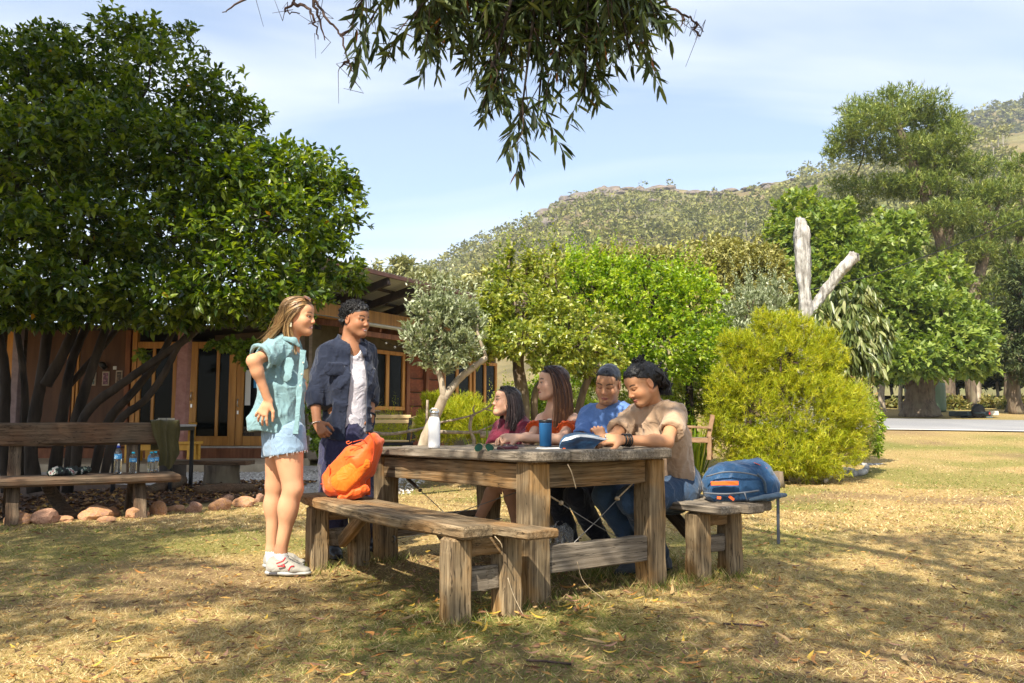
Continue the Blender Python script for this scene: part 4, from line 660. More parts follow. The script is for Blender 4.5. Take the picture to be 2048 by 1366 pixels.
# ---------------------------------------------------------------- blackwood overhead: low hanging branches in view, shading crown above the camera
m_black = leafmat('blackwood leaves', [(0, (.02, .035, .012)), (.4, (.05, .08, .024)), (.75, (.10, .14, .042)), (.965, (.17, .20, .06)), (.985, (.45, .28, .04)), (1, (.34, .13, .05))], .42, .2, (1.6, 1.5, .4), .4)
bw = thing('blackwood_tree', 'overhanging blackwood with drooping narrow leaves at the top of the picture', 'tree', (1.6, -3.2, 0))
fork = V3(1.2, -2.2, 5.2)
mains = [([V3(1.6, -3.2, -.1), V3(1.7, -3.1, 1.5), V3(1.5, -2.8, 3.5), fork], [.45, .38, .33, .28])]
tr = limbs('trunk', mains, m_barkdark, bw, 12)
hub = at(1130, -330, 4.6)
hang = [([fork, V3(.9, 0, 6.2), V3(.6, 2.6, 5.2), hub], [.09, .07, .055, .045])]
tips = [(735, 110, 4.3), (800, 140, 4.2), (860, 180, 4.4), (900, 60, 4.8), (960, 330, 4.3), (1000, 290, 4.4), (1040, 345, 4.3), (1075, 330, 4.4), (1060, 180, 4.7), (1120, 250, 4.5), (1170, 290, 4.4), (1200, 240, 4.6), (1260, 205, 4.4), (1290, 150, 4.5), (1310, 90, 4.6), (1250, 60, 4.9), (1150, 90, 4.9), (1000, 120, 4.8), (880, 110, 4.9), (1100, 20, 5.1), (960, 20, 5.0), (1220, 0, 5.0), (830, 60, 4.7), (930, 210, 4.6), (1000, 210, 4.5), (1210, 130, 4.5), (1120, 150, 4.6)]
rg = np.random.default_rng(9); tw = []; lf = []
for (px, py, Y) in tips+[(x+rg.normal(0, 25), y*.75+rg.normal(0, 15)-10, Y+rg.normal(0, .2)) for (x, y, Y) in tips if y < 260]:
    py = py-95 if py > 150 else py-60; e = at(px, py, Y); k = e*.35+hub*.65+V3(0, 0, .25)+rg.normal(0, .08, 3); hang.append(([hub, k, (k+e)/2+V3(0, 0, .1)+rg.normal(0, .05, 3), e], [.035, .02, .012, .004]))
    pth = curve([hub, k, (k+e)/2+V3(0, 0, .1), e], 8)
    for j in range(17):
        a = pth[int(len(pth)*(.42+.58*rg.random()))-1]; d = unit(rg.normal(0, .75, 3)+V3(0, 0, -.55)+unit(e-k)*.6); ln = rg.uniform(.14, .34); m_ = a+d*ln*.5+rg.normal(0, .02, 3); q = a+d*ln+V3(0, 0, -.05); tw.append(([a, m_, q], [.004, .003, .0015]))
        for s in np.linspace(.25, 1, 6): lf.append((a+(q-a)*s, d))
limbs('limb', hang, m_barkdark, bw, 8); limbs('twigs', tw, m_twig, bw, 3)['kind'] = 'stuff'
P = np.array([p for p, d in lf]); D = np.array([d for p, d in lf]); P = np.repeat(P, 3, 0); D = np.repeat(D, 3, 0); k = len(P); D = unit(D*.5+rg.normal(0, .65, (k, 3))+[0, 0, -.6]); L = rg.uniform(.075, .125, k); W = L*.2; tint = np.where(rg.random(k) < .012, 1.0, rg.random(k)*.96)
def clear(P): pr = np.array([(1024+F*p[0]/max(p[1], .1), 683-F*(p[2]-EYE-p[1]*math.tan(TILT))/max(p[1], .1)) for p in P]); return pr
cr = foliage('crown', [(P, D, L, W, tint, 'full', .15, .1)], m_black, bw); cr['kind'] = 'stuff'; single_leaves(cr, m_black, P, D, L, W, tint, 300, .15, .1)
# bare dead twigs at the left and right of the hanging mass
bare_t = [[(600, -60, 4.6), (625, -10, 4.6), (650, 30, 4.5), (680, 70, 4.5), (697, 120, 4.45), (712, 165, 4.4)], [(625, -10, 4.6), (640, 40, 4.55), (650, 78, 4.5)], [(520, -50, 4.7), (500, -10, 4.7), (470, 12, 4.7), (445, 24, 4.7)], [(600, -40, 4.7), (585, 5, 4.7), (570, 20, 4.7), (600, 27, 4.7)], [(585, 5, 4.7), (622, 20, 4.6), (630, 50, 4.6), (638, 80, 4.6)], [(1310, -60, 4.6), (1335, 10, 4.6), (1370, 30, 4.6), (1392, 45, 4.6), (1405, 58, 4.6)], [(1370, 30, 4.6), (1362, 50, 4.6)], [(1392, 45, 4.6), (1398, 75, 4.6)], [(680, 70, 4.5), (700, 60, 4.5), (712, 45, 4.5)], [(697, 120, 4.45), (680, 135, 4.45)]]
mb = MB()
for bt in bare_t:
    c = curve([at(*p) for p in bt], 5); c = c+np.concatenate([np.zeros((1, 3)), rg.normal(0, .006, (len(c)-1, 3))]); mb.add(*tubegeo(c, np.linspace(.011, .003, len(c)), 5))
    for j in range(4): i = int(rg.integers(2, len(c))); mb.add(*tubegeo([c[i], c[i]+rg.normal(0, .04, 3), c[i]+rg.normal(0, .06, 3)+V3(0, 0, -.03)], [.003, .002, .001], 4))
mb.build('dead_twig', m_twig, bw, smooth=True)['kind'] = 'stuff'
# shading crown: leaf clumps over the camera; unseen, thickened and cleared so shade and sun spots fall where wanted
def hit(p, z=0.0): p = np.asarray(p, float); t = (p[..., 2]-z)/SUN[2]; return p[..., 0]-SUN[0]*t, p[..., 1]-SUN[1]*t
lit = [(gp(490, 1085), .6), (gp(330, 1160), .4), (gp(120, 1335), .5), (gp(560, 1160), .3), (gp(400, 1225), .25), (V3(-1.4, 5.15, 1.45), .65), (V3(-1.35, 5.2, .9), .65), (V3(-1.35, 5.2, .4), .6), (V3(-1.15, 5.95, 1.5), .5), (V3(-1.1, 5.95, 1.05), .55), (V3(-1.05, 5.4, .65), .45), (gp(1000, 1215), .28), (gp(1300, 1190), .3), (V3(.1, 4.2, .5), .35), (V3(-.1, 3.9, .4), .3), (gp(1740, 1125), .28), (gp(1800, 1345), .35), (gp(1560, 1060), .35), (gp(1420, 1320), .18), (V3(.45, 6.0, 1.05), .2), (V3(.75, 5.6, 1.05), .14), (V3(.85, 5.1, .9), .16), (V3(.9, 5.2, 1.25), .1), (V3(0, 5.2, .77), .16), (V3(-.05, 6.3, .95), .12), (V3(.3, 4.7, .77), .14), (V3(1.25, 5.1, .5), .3), (gp(700, 1345), .2), (gp(1150, 1290), .2)]
def shade(X, Y):
    d = .85*sstep(8.6, 7.2, Y+.12*X)*sstep(.32, .50, fbm(X*.75+2, Y*.9, seed=61, oct=3)); d = d+.12*sstep(6.5, 5.2, Y)*sstep(1.2, 2.2, X); d = np.maximum(d, .9*sstep(1.3, .7, np.hypot((X-.7)/1.1, (Y-7.0)/.95)))
    d = np.maximum(d, .9*sstep(1.2, .75, np.hypot((X+4.3)/1.7, (Y-7.0)/.7)))
    d = d*(1-.55*sstep(1.6, 2.6, X)*sstep(4.2, 5.5, Y))
    for p, r in ((gp(130, 1092), .75), (gp(560, 1305), .55), (gp(830, 1225), .5), (gp(35, 1258), .22), (gp(300, 1290), .3), (gp(700, 1180), .35), (gp(1150, 1320), .4)): d = np.maximum(d, .95*sstep(1.15, .75, np.hypot((X-p[0]), (Y-p[1])*.8)/r))
    for p, r in lit:
        r = r*1.35
        hx, hy = p[0]-SUN[0]*p[2]/SUN[2], p[1]-SUN[1]*p[2]/SUN[2]; d = d*sstep(.55, 1.15, np.hypot(X-hx, Y-hy)/r)
    return np.clip(d*(.55+.9*fbm(X*1.6, Y*1.6, seed=66, oct=3)), 0, 1)
def canopy(n_, x0, x1, y0, y1, rg, dens, per, L0, L1):
    hx = rg.uniform(x0, x1, n_); hy = rg.uniform(y0, y1, n_); hz = rg.uniform(5.2, 7.6, n_); keep = rg.random(n_) < dens(hx, hy); hx, hy, hz = hx[keep], hy[keep], hz[keep]; k = len(hx)
    P = np.stack([hx+SUN[0]*hz/SUN[2], hy+SUN[1]*hz/SUN[2], hz], 1); lift = np.clip(P[:, 1]-2.5, 0, 99)*.62; P = P+SUN[None]*(lift/SUN[2])[:, None]
    P = np.repeat(P, per, 0)+rg.normal(0, .07, (k*per, 3)); D = unit(rg.normal(0, .6, P.shape)+[0, 0, -.7]); L = rg.uniform(L0, L1, len(P)); return P, D, L
rg = np.random.default_rng(10)
P, D, L = canopy(25000, -9, 7, 2.0, 10.5, rg, shade, 3, .12, .19)
def camshade(X, Y): return np.maximum(sstep(9.9, 10.9, Y), .75*sstep(8.3, 9.0, Y-.5*(X+4))*sstep(-2.6, -3.2, X))*sstep(-1.9, -2.9, X-.22*(Y-13))*np.clip(1.9*fbm(X*1.1, Y*1.1, seed=91, oct=3), 0, 1)
P2, D2, L2 = canopy(27000, -10, -1.5, 8.0, 18, rg, camshade, 3, .2, .3)
P = np.vstack([P, P2]); D = np.vstack([D, D2]); L = np.concatenate([L, L2])
cr2 = foliage('upper_crown', [(P, D, L, L*.42, np.clip(rg.random(len(P)), 0, .96), 'blade', .15, .05)], m_black, bw); cr2['kind'] = 'stuff'
ends = P[rg.choice(len(P), 16, False)]; limbs('upper_limbs', [(reach(fork, e, rg), [.03, .012, .004]) for e in ends], m_barkdark, bw, 6)['kind'] = 'stuff'
# ---------------------------------------------------------------- picnic furniture
m_wood = nmat('weathered hardwood', [(.25, (.035, .024, .014)), (.43, (.12, .085, .048)), (.58, (.25, .185, .11)), (.8, (.44, .35, .23))], (2.6, 64, 64), 9, .85, .7, .006, .68, .2, mott=(2.6, (.42, .20, .05), .45))
m_woodgrey = nmat('silvered hardwood', [(.25, (.05, .04, .03)), (.43, (.15, .125, .095)), (.58, (.29, .245, .19)), (.8, (.50, .43, .34))], (2.4, 60, 60), 9, .85, .6, .007, .7, .2, mott=(3.0, (.16, .12, .08), .6))
m_woodleg = nmat('hardwood legs', [(.25, (.045, .03, .018)), (.43, (.15, .105, .06)), (.58, (.29, .215, .125)), (.8, (.48, .38, .25))], (2.4, 55, 55), 9, .85, .5, .006, .68, .2, mott=(3.5, (.48, .22, .03), .5))
m_olddark = nmat('old dark timber', [(.25, (.03, .02, .013)), (.45, (.09, .063, .04)), (.62, (.16, .115, .075)), (.85, (.25, .19, .13))], (1.8, 40, 40), 9, .85, .6, .008, .7, .2, mott=(2.2, (.17, .075, .035), .45))
def cracks(m, sc=(1.3, 75, 75), dark=(.012, .009, .006)):
    """drying checks along the grain: thin dark lines, sunk"""
    n, l = m.node_tree.nodes, m.node_tree.links; b = n['Principled BSDF']; t = n.new('ShaderNodeTexCoord'); g = n.new('ShaderNodeMapping'); g.inputs['Scale'].default_value = sc; l.new(t.outputs['Object'], g.inputs[0]); z = n.new('ShaderNodeTexNoise'); z.inputs['Scale'].default_value = 1; z.inputs['Detail'].default_value = 2; z.inputs['Distortion'].default_value = .4; l.new(g.outputs[0], z.inputs[0])
    r = ramp(n, [(.455, (0, 0, 0)), (.475, (1, 1, 1)), (.49, (1, 1, 1)), (.51, (0, 0, 0))]); l.new(z.outputs['Fac'], r.inputs[0]); src = [k for k in l if k.to_socket == b.inputs['Base Color']][0].from_socket; x = n.new('ShaderNodeMix'); x.data_type = 'RGBA'; q = n.new('ShaderNodeMath'); q.operation = 'MULTIPLY'; q.inputs[1].default_value = .75; l.new(r.outputs[0], q.inputs[0]); l.new(q.outputs[0], x.inputs['Factor']); l.new(src, x.inputs['A']); x.inputs['B'].default_value = tuple(dark)+(1,); l.new(x.outputs['Result'], b.inputs['Base Color'])
for m_ in (m_wood, m_woodgrey, m_woodleg, m_olddark): cracks(m_)
m_rope = nmat('weathered twine', [(.3, (.26, .19, .11)), (.7, (.5, .4, .27))], (200, 40, 40), 3, .9, .3, .001)
m_wire = solid('steel wire', (.3, .29, .27), .4, .8)
m_rust = solid('rusty iron', (.09, .06, .045), .6, .5)
TC = V3(-.033, 5.275, 0); TL = V3(.577, -.817, 0); TS = V3(.817, .577, 0)
def tp(l_, s_, z): return TC+TL*l_+TS*s_+V3(0, 0, z+.017*l_*z)
def slab(name, outline, z0, z1, mat, parent, fr=tp, c=.008, jit=.004, seed=0):
    """thick plank from a plan outline [(l, s)] with worn edges; X of the object runs along the grain"""
    rr = np.random.default_rng(seed); P = np.array(outline, float); n = len(P); e1 = P-np.roll(P, 1, 0); e2 = np.roll(P, -1, 0)-P; nn = unit(unit(np.stack([e1[:, 1], -e1[:, 0]], 1))+unit(np.stack([e2[:, 1], -e2[:, 0]], 1)))
    if np.sum(P[:, 0]*np.roll(P[:, 1], -1)-np.roll(P[:, 0], -1)*P[:, 1]) < 0: nn = -nn
    P = P+rr.normal(0, jit, P.shape); rings = [[(*(P[i]-nn[i]*c), z0) for i in range(n)], [(*P[i], z0+c) for i in range(n)], [(*P[i], z1-c) for i in range(n)], [(*(P[i]-nn[i]*c), z1+rr.normal(0, .0012)) for i in range(n)]]
    V, Fc = loft(rings); p0 = np.array(fr(-1, 0, 0)); p1 = np.array(fr(1, 0, 0)); M = frame(p0, p1); Mi = M.inverted(); return ob(name, [tuple(Mi @ Vector(fr(*v))) for v in V], Fc, mat, parent, M)
def along(l0, l1, s0f, s1f, n=14): L = np.linspace(l0, l1, n); return [(a, s0f(a)) for a in L]+[(a, s1f(a)) for a in L[::-1]]
tb = thing('picnic_table', 'weathered hardwood picnic table with thick square legs and wire braces', 'table', TC)
ends = [(-.9, .985), (-.93, 1.05), (-.91, 1.06), (-.93, 1.02)]; ss = [-.545, -.275, -.0, .27, .54]
for k in range(4):
    a, b_ = ends[k]; o = along(a, b_, lambda q, k=k: ss[k]+.003+(.05*max(0, (q-.80)/.2)**2 if k == 0 else 0)+.004*math.sin(q*7+k), lambda q, k=k: ss[k+1]-.005-(.16*max(0, (q-.86)/.19)**2 if k == 3 else 0)+.004*math.sin(q*5+k*2)); slab('top_plank', o, .715-.002*(k % 2), .768+.004*math.sin(k*2.3), m_woodgrey, tb, seed=k, jit=.005, c=.009)
LG = .0675
for (l_, s_) in ((-.84, -.42), (.84, -.42), (.84, .42), (-.84, .42)): board('leg', tp(l_, s_, -.03), tp(l_, s_, .712), .135, .135, m_woodleg, tb, tuple(TL), .012, 8, .003)
for s_ in (-.45, .45): board('apron', tp(-.77, s_, .635), tp(.77, s_, .635), .05, .135, m_wood, tb)
for l_ in (-.86, .86): board('apron', tp(l_, -.35, .64), tp(l_, .35, .64), .05, .13, m_wood, tb); board('stretcher', tp(l_, -.352, .215), tp(l_, .352, .215), .055, .14, m_woodgrey, tb, segs=8)
def knot(p, r, nm='knot', m=None): V, Fc = rockgeo(int(abs(p[0]*999)) % 90, 1, 1, .3); return ob(nm, [tuple(np.array(v)*r+p) for v in V], Fc, m or m_rope, tb, smooth=True)
def ring(p, r, axis, mat, parent): a = unit(np.cross(axis, (0, 0, 1))); b_ = np.cross(axis, a); t = np.linspace(0, 2*PI, 17); return tube('eye_bolt', [p+r*(math.cos(x)*a+math.sin(x)*b_) for x in t], r*.22, mat, parent, 6)
for (A_, B_, kx) in ((tp(.80, -.34, .56), tp(.83, .33, .21), .2), (tp(.83, .34, .60), tp(.80, -.28, .17), .25)):
    tube('brace_wire', [A_, A_+(B_-A_)*.5+V3(0, 0, -.01), B_], .0022, m_wire, tb, 5); tube('twine', [A_, A_+(B_-A_)*kx], .0048, m_rope, tb, 6); knot(A_+(B_-A_)*kx, .017); knot(A_+(B_-A_)*.04, .012)
A_, B_ = tp(-.76, -.36, .60), tp(.2, -.3, .18); tube('brace_wire', [A_, B_], .003, m_wire, tb, 5); ring(A_, .022, TS, m_rust, tb); tube('turnbuckle', [A_+(B_-A_)*.06, A_+(B_-A_)*.11, A_+(B_-A_)*.2, A_+(B_-A_)*.25], [.004, .011, .011, .004], m_rust, tb, 8); knot(A_+(B_-A_)*.27, .014, 'knot', m_rust)
A_, B_ = tp(.1, .3, .56), tp(-.55, -.3, .25); tube('brace_wire', [A_, B_], .003, m_wire, tb, 5); knot(A_+(B_-A_)*.2, .014, 'knot', m_rust)
A_ = tp(-.76, -.4, .14); ring(A_, .022, TS, m_wire, tb); tube('brace_wire', [A_, tp(-.2, .1, .3)], .003, m_wire, tb, 5)
tube('loose_twine', curve([tp(.98, -.30, .70), tp(1.0, -.29, .66), tp(1.01, -.27, .58)], 5), .0032, m_rope, tb, 6)
tube('loose_twine', curve([tp(.93, -.2, .2), tp(.96, -.18, .10), tp(1.05, -.12, .02)], 5), .0018, m_rope, tb, 6)

# front bench: two bowed planks, four legs, end rails, braces
bc = TC+TL*.098-TS*.80
def bp(l_, s_, z): return bc+TL*l_+TS*s_+V3(0, 0, z)
fb = thing('front_bench', 'long weathered bench with bowed planks nearest the camera', 'bench', bc)
bow = lambda q: -.085*(1-(q/1.05)**2)
slab('seat_plank', along(-1.16, .98, lambda q: bow(q)-.18, lambda q: bow(q)+.0-.03*max(0, q), 18), .395, .452, m_wood, fb, bp, .011, .006, 11)
slab('seat_plank', along(-1.10, 1.16, lambda q: bow(q)+.045-.02*max(0, q), lambda q: bow(q)+.235-.03*max(0, q), 18), .394, .436, m_wood, fb, bp, .008, .005, 12)
for (l_, s_) in ((.86, -.16), (.86, .13), (-.86, -.14), (-.86, .15)): board('leg', bp(l_, s_, -.03), bp(l_, s_, .393), .115, .12, m_woodleg, fb, tuple(TL), .012, 6, .003)
for l_ in (-.86, .86): board('rail', bp(l_, -.10, .19), bp(l_, .075, .19), .045, .11, m_woodgrey, fb); board('rail', bp(l_+.02, -.10, .345), bp(l_+.02, .075, .345), .045, .085, m_wood, fb)
board('brace', bp(-.8, 0, .16), bp(-.45, 0, .38), .05, .075, m_wood, fb); board('brace', bp(.8, 0, .16), bp(.45, 0, .38), .05, .075, m_wood, fb)
tube('loose_twine', curve([bp(.93, .09, .19), bp(.94, .12, .1), bp(.98, .15, .01)], 4), .0024, m_rope, fb, 6); tube('loose_twine', curve([bp(.98, -.02, .40), bp(1.0, 0, .37), bp(1.0, .01, .345)], 4), .0024, m_rope, fb, 6)
# back bench under the seated four
rc = TC+TS*.90
def rp(l_, s_, z): return rc+TL*l_+TS*s_+V3(0, 0, z)
rb = thing('back_bench', 'weathered bench under the four seated people, on the far side of the table', 'bench', rc)
for k, (s0, s1, e) in enumerate(((-.20, -.03, 1.13), (-.02, .14, 1.17), (.15, .30, 1.10))): slab('seat_plank', along(-1.2, e, lambda q, s0=s0: s0-.01*math.cos(q), lambda q, s1=s1: s1-.006, 12), .40-.003*k, .447+.003*k, m_woodgrey, rb, rp, .009, .005, 21+k)
for (l_, s_) in ((.885, -.13), (.885, .15), (-.86, -.13), (-.86, .15)): board('leg', rp(l_, s_, -.03), rp(l_, s_, .393), .115, .115, m_woodleg, rb, tuple(TL), .012, 6, .003)
for l_ in (-.86, .885): board('rail', rp(l_, -.07, .20), rp(l_, .09, .20), .045, .10, m_woodgrey, rb); board('rail', rp(l_+.02, -.07, .35), rp(l_+.02, .09, .35), .04, .08, m_wood, rb)
board('brace', rp(.82, 0, .14), rp(.5, 0, .38), .05, .07, m_olddark, rb)

# -- things on the table
ZT = .772
m_bottle = solid('white powder coat', (.78, .78, .79), .42, 0, .4)
p = gp(868, 896, ZT); wbm = Matrix.Translation(Vector(p))
bt = thing('water_bottle', 'tall white insulated water bottle on the table', 'bottle', p); s_ = .222/.235
lathe('body', [(0, 0), (.033, 0), (.036, .004), (.0365, .02), (.0365, .14), (.0355, .16), (.030, .178), (.0265, .186), (.0262, .188), (0, .188)], m_bottle, bt, 28, wbm); lathe('lid', [(0, .1885), (.0268, .1885), (.0268, .199), (.0255, .201), (.028, .203), (.028, .219), (.026, .221), (0, .221)], m_steel, bt, 28, wbm)
tube('carry_loop', curve([p+V3(-.027, 0, .211), p+V3(-.022, 0, .23), p+V3(0, 0, .238), p+V3(.022, 0, .23), p+V3(.027, 0, .211)], 5), .0035, m_steel, bt, 6)
p = gp(1091, 893, ZT); M = Matrix.Translation(Vector(p)); tm = thing('tumbler', 'blue insulated tumbler with black lid beside the book', 'tumbler', p)
lathe('body', [(0, 0), (.035, 0), (.0375, .004), (.0415, .145), (.0415, .15), (0, .15)], solid('blue powder coat', (.018, .11, .27), .45, 0, .3), tm, 28, M); lathe('lid', [(0, .1505), (.0425, .1505), (.043, .157), (.042, .166), (.038, .17), (0, .168)], solid('black plastic lid', (.012, .012, .013), .45), tm, 28, M); ob('lid_tab', *boxmesh((.03, .02, .008), .003), m_steel, tm, M @ Matrix.Translation((.025, -.015, .172)))
# open travel guide: flat left half, right half lifted into the reader's hand
bk = thing('open_book', 'open softcover guide book with dark blue cover held at the table corner', 'book', gp(1125, 900, ZT))
m_page = nmat('printed pages', [(.3, (.62, .62, .6)), (.7, (.74, .73, .7))], (60, 60, 60), 2, .7, 0); m_cover = nmat('dark blue cover', [(.4, (.004, .008, .018)), (.58, (.008, .025, .055)), (.7, (.018, .06, .11)), (.8, (.12, .12, .12))], (14, 20, 14), 4, .6, 0, spec=.15); m_orange = solid('orange band', (.75, .12, .02), .5)
sp0, sp1 = gp(1124, 901, ZT), gp(1128, 894.5, ZT); wv = unit(sp1-sp0)*.21; sp1 = sp0+wv
def pages(name, prof, th, mat, parent):      # prof = offsets (dx, dz) from the spine
    a = V3(1, 0, 0)-unit(wv)*unit(wv)[0]; a = unit(a); top = [(sp0+a*x+V3(0, 0, z), sp1+a*x+V3(0, 0, z)) for x, z in prof]; n = len(prof); d = np.gradient(np.array(prof), axis=0); nn = unit(np.stack([-d[:, 1], d[:, 0]], 1)); rings = []
    for i in range(n): o = a*nn[i][0]*th+V3(0, 0, nn[i][1]*th); rings.append([top[i][0], top[i][1], top[i][1]+o, top[i][0]+o])
    return ob(name, *loft(rings), mat, parent)
lp = [(-.002, .001), (-.05, .001), (-.1, .001), (-.147, .001)]; pages('cover', lp[::-1], .0022, m_cover, bk); pages('page_block', [(x, z+.0026) for x, z in lp[::-1]], .007, m_page, bk)
def leafpatch(name, bot, top, th, mat, dy=0.0, lift=0):
    """a lifted, curling half of the book between two edges given as (px, py, distance)"""
    Bc = curve([at(x, y, d+dy) for x, y, d in bot], 5); Tc = curve([at(x, y-lift, d+dy) for x, y, d in top], 5); rows = []
    for k, t in enumerate(np.linspace(0, 1, 7)): rows.append(Bc*(1-t)+Tc*t+V3(-.012, -.02, .004)*math.sin(PI*t))
    n_ = len(Bc); V = [tuple(p) for r in rows for p in r]+[tuple(p+V3(0, th, 0)) for r in rows for p in r]; m_ = len(rows)*n_; Fc = []
    for i in range(len(rows)-1):
        for j in range(n_-1): a_ = i*n_+j; Fc += [(a_, a_+1, a_+n_+1, a_+n_), (m_+a_, m_+a_+n_, m_+a_+n_+1, m_+a_+1)]
    e = [i for i in range(n_)]+[i*n_+n_-1 for i in range(1, len(rows))]+[(len(rows)-1)*n_+i for i in range(n_-2, -1, -1)]+[i*n_ for i in range(len(rows)-2, 0, -1)]
    for i in range(len(e)): a_, b2 = e[i], e[(i+1) % len(e)]; Fc.append((b2, a_, a_+m_, b2+m_))
    return ob(name, V, Fc, mat, bk, smooth=False)
bot = [(1119, 900, 4.60), (1150, 901, 4.57), (1186, 899, 4.55)]; top = [(1131, 876, 4.74), (1165, 869, 4.70), (1216, 878, 4.62)]
leafpatch('cover', bot, top, .002, m_cover); leafpatch('page_block', bot, top, .004, m_page, .003, .5); leafpatch('page', bot, [(1129, 871, 4.82), (1158, 866, 4.8), (1200, 873, 4.72)], .003, nmat('photo pages', [(.4, (.012, .05, .12)), (.6, (.03, .12, .22)), (.75, (.25, .27, .27))], (12,)*3, 3, .4, 0), .018, 1.5)
ob('cover_band', *boxmesh((.016, .012, .012), .002), m_orange, bk, Matrix.Translation(Vector(sp0+V3(.012, -.004, .008))))
def sunglasses(name, label, p, yaw, pitch, lensmat, framemat, s=1.0):
    t = thing(name, label, 'sunglasses', p); M = Matrix.Translation(Vector(p)) @ Matrix.Rotation(yaw, 4, 'Z') @ Matrix.Rotation(pitch, 4, 'X') @ Matrix.Scale(s, 4)
    th = np.linspace(0, 2*PI, 18, endpoint=False)
    for sx in (-1, 1):
        pts = [V3(sx*.034+.027*math.cos(a)*(1+.08*sx*math.sin(a)), .004*abs(math.cos(a)), .024+.022*math.sin(a)-.004*math.cos(a)*sx) for a in th]
        ob('lens', [tuple(q) for q in pts]+[tuple(q+V3(0, .002, 0)) for q in pts], [tuple(range(18)), tuple(range(35, 17, -1))]+[(i, (i+1) % 18, 18+(i+1) % 18, 18+i) for i in range(18)], lensmat, t, M); tube('rim', [*pts, pts[0]], .0016, framemat, t, 5, M=M)
        tube('temple_arm', [V3(sx*.062, .004, .034), V3(sx*.064, .07, .032), V3(sx*.06, .12, .026), V3(sx*.058, .135, .012)], .0017, framemat, t, 5, M=M)
    tube('bridge', [V3(-.008, 0, .03), V3(0, -.002, .033), V3(.008, 0, .03)], .0016, framemat, t, 5, M=M); return t
sunglasses('sunglasses', 'green aviator sunglasses standing on the table before the woman in maroon', gp(967, 904, ZT-.004), -.5, -.1, solid('green lens', (.003, .035, .02), .1, 0, .2), solid('thin gold rim', (.25, .2, .12), .35, .8), 1.0)
sunglasses('sunglasses', 'dark brown sunglasses lying folded by the clasped hands', gp(1035, 896, ZT+.001), .5, -1.1, solid('brown lens', (.02, .012, .01), .1, 0, .2), solid('dark frame', (.03, .012, .012), .35), 1.0)
cs = ob('glasses_case', *boxmesh((.12, .05, .022), .009, 4, .002), solid('maroon case', (.09, .02, .03), .5), None, frame(gp(1015, 896, ZT+.012)-V3(.06, 0, 0), gp(1015, 896, ZT+.012)+V3(.06, .01, 0))); tag(cs, 'small maroon case under the folded sunglasses', 'case')

# -- implicit surfaces (also used for bags, clothes and people)
def surface_nets(vol, org, h):
    s = vol < 0; nx, ny, nz = vol.shape; c = np.zeros((nx-1, ny-1, nz-1), np.uint8)
    for a in (0, 1):
        for b_ in (0, 1):
            for d in (0, 1): c += s[a:nx-1+a, b_:ny-1+b_, d:nz-1+d]
    act = (c > 0) & (c < 8); I = np.argwhere(act)
    if len(I) == 0: return np.zeros((0, 3)), np.zeros((0, 4), int)
    idx = np.full(act.shape, -1, np.int32); idx[act] = np.arange(len(I)); cr = np.array([(a, b_, d) for a in (0, 1) for b_ in (0, 1) for d in (0, 1)]); val = np.stack([vol[I[:, 0]+q[0], I[:, 1]+q[1], I[:, 2]+q[2]] for q in cr], 1)
    acc = np.zeros((len(I), 3)); cnt = np.zeros((len(I), 1))
    for i in range(8):
        for j in range(i+1, 8):
            if np.abs(cr[i]-cr[j]).sum() != 1: continue
            v0, v1 = val[:, i], val[:, j]; m = (v0 < 0) != (v1 < 0); t = np.where(m, v0/np.where(m, v0-v1, 1), 0)[:, None]; acc += np.where(m[:, None], cr[i]+t*(cr[j]-cr[i]), 0); cnt += m[:, None]
    V = (I+acc/np.maximum(cnt, 1))*h+org; Fs = []
    for ax in range(3):
        sl0 = [slice(None)]*3; sl1 = [slice(None)]*3; sl0[ax] = slice(0, -1); sl1[ax] = slice(1, None); e = np.argwhere(s[tuple(sl0)] != s[tuple(sl1)]); u, w = [(1, 2), (2, 0), (0, 1)][ax]; ok = (e[:, u] > 0) & (e[:, w] > 0) & (e[:, u] < vol.shape[u]-1) & (e[:, w] < vol.shape[w]-1); e = e[ok]; flip = s[tuple(e.T)]; q = []
        for du, dw in ((-1, -1), (0, -1), (0, 0), (-1, 0)): k = e.copy(); k[:, u] += du; k[:, w] += dw; q.append(idx[tuple(k.T)])
        q = np.stack(q, 1); q[~flip] = q[~flip][:, ::-1]; Fs.append(q)
    return V, np.concatenate(Fs)
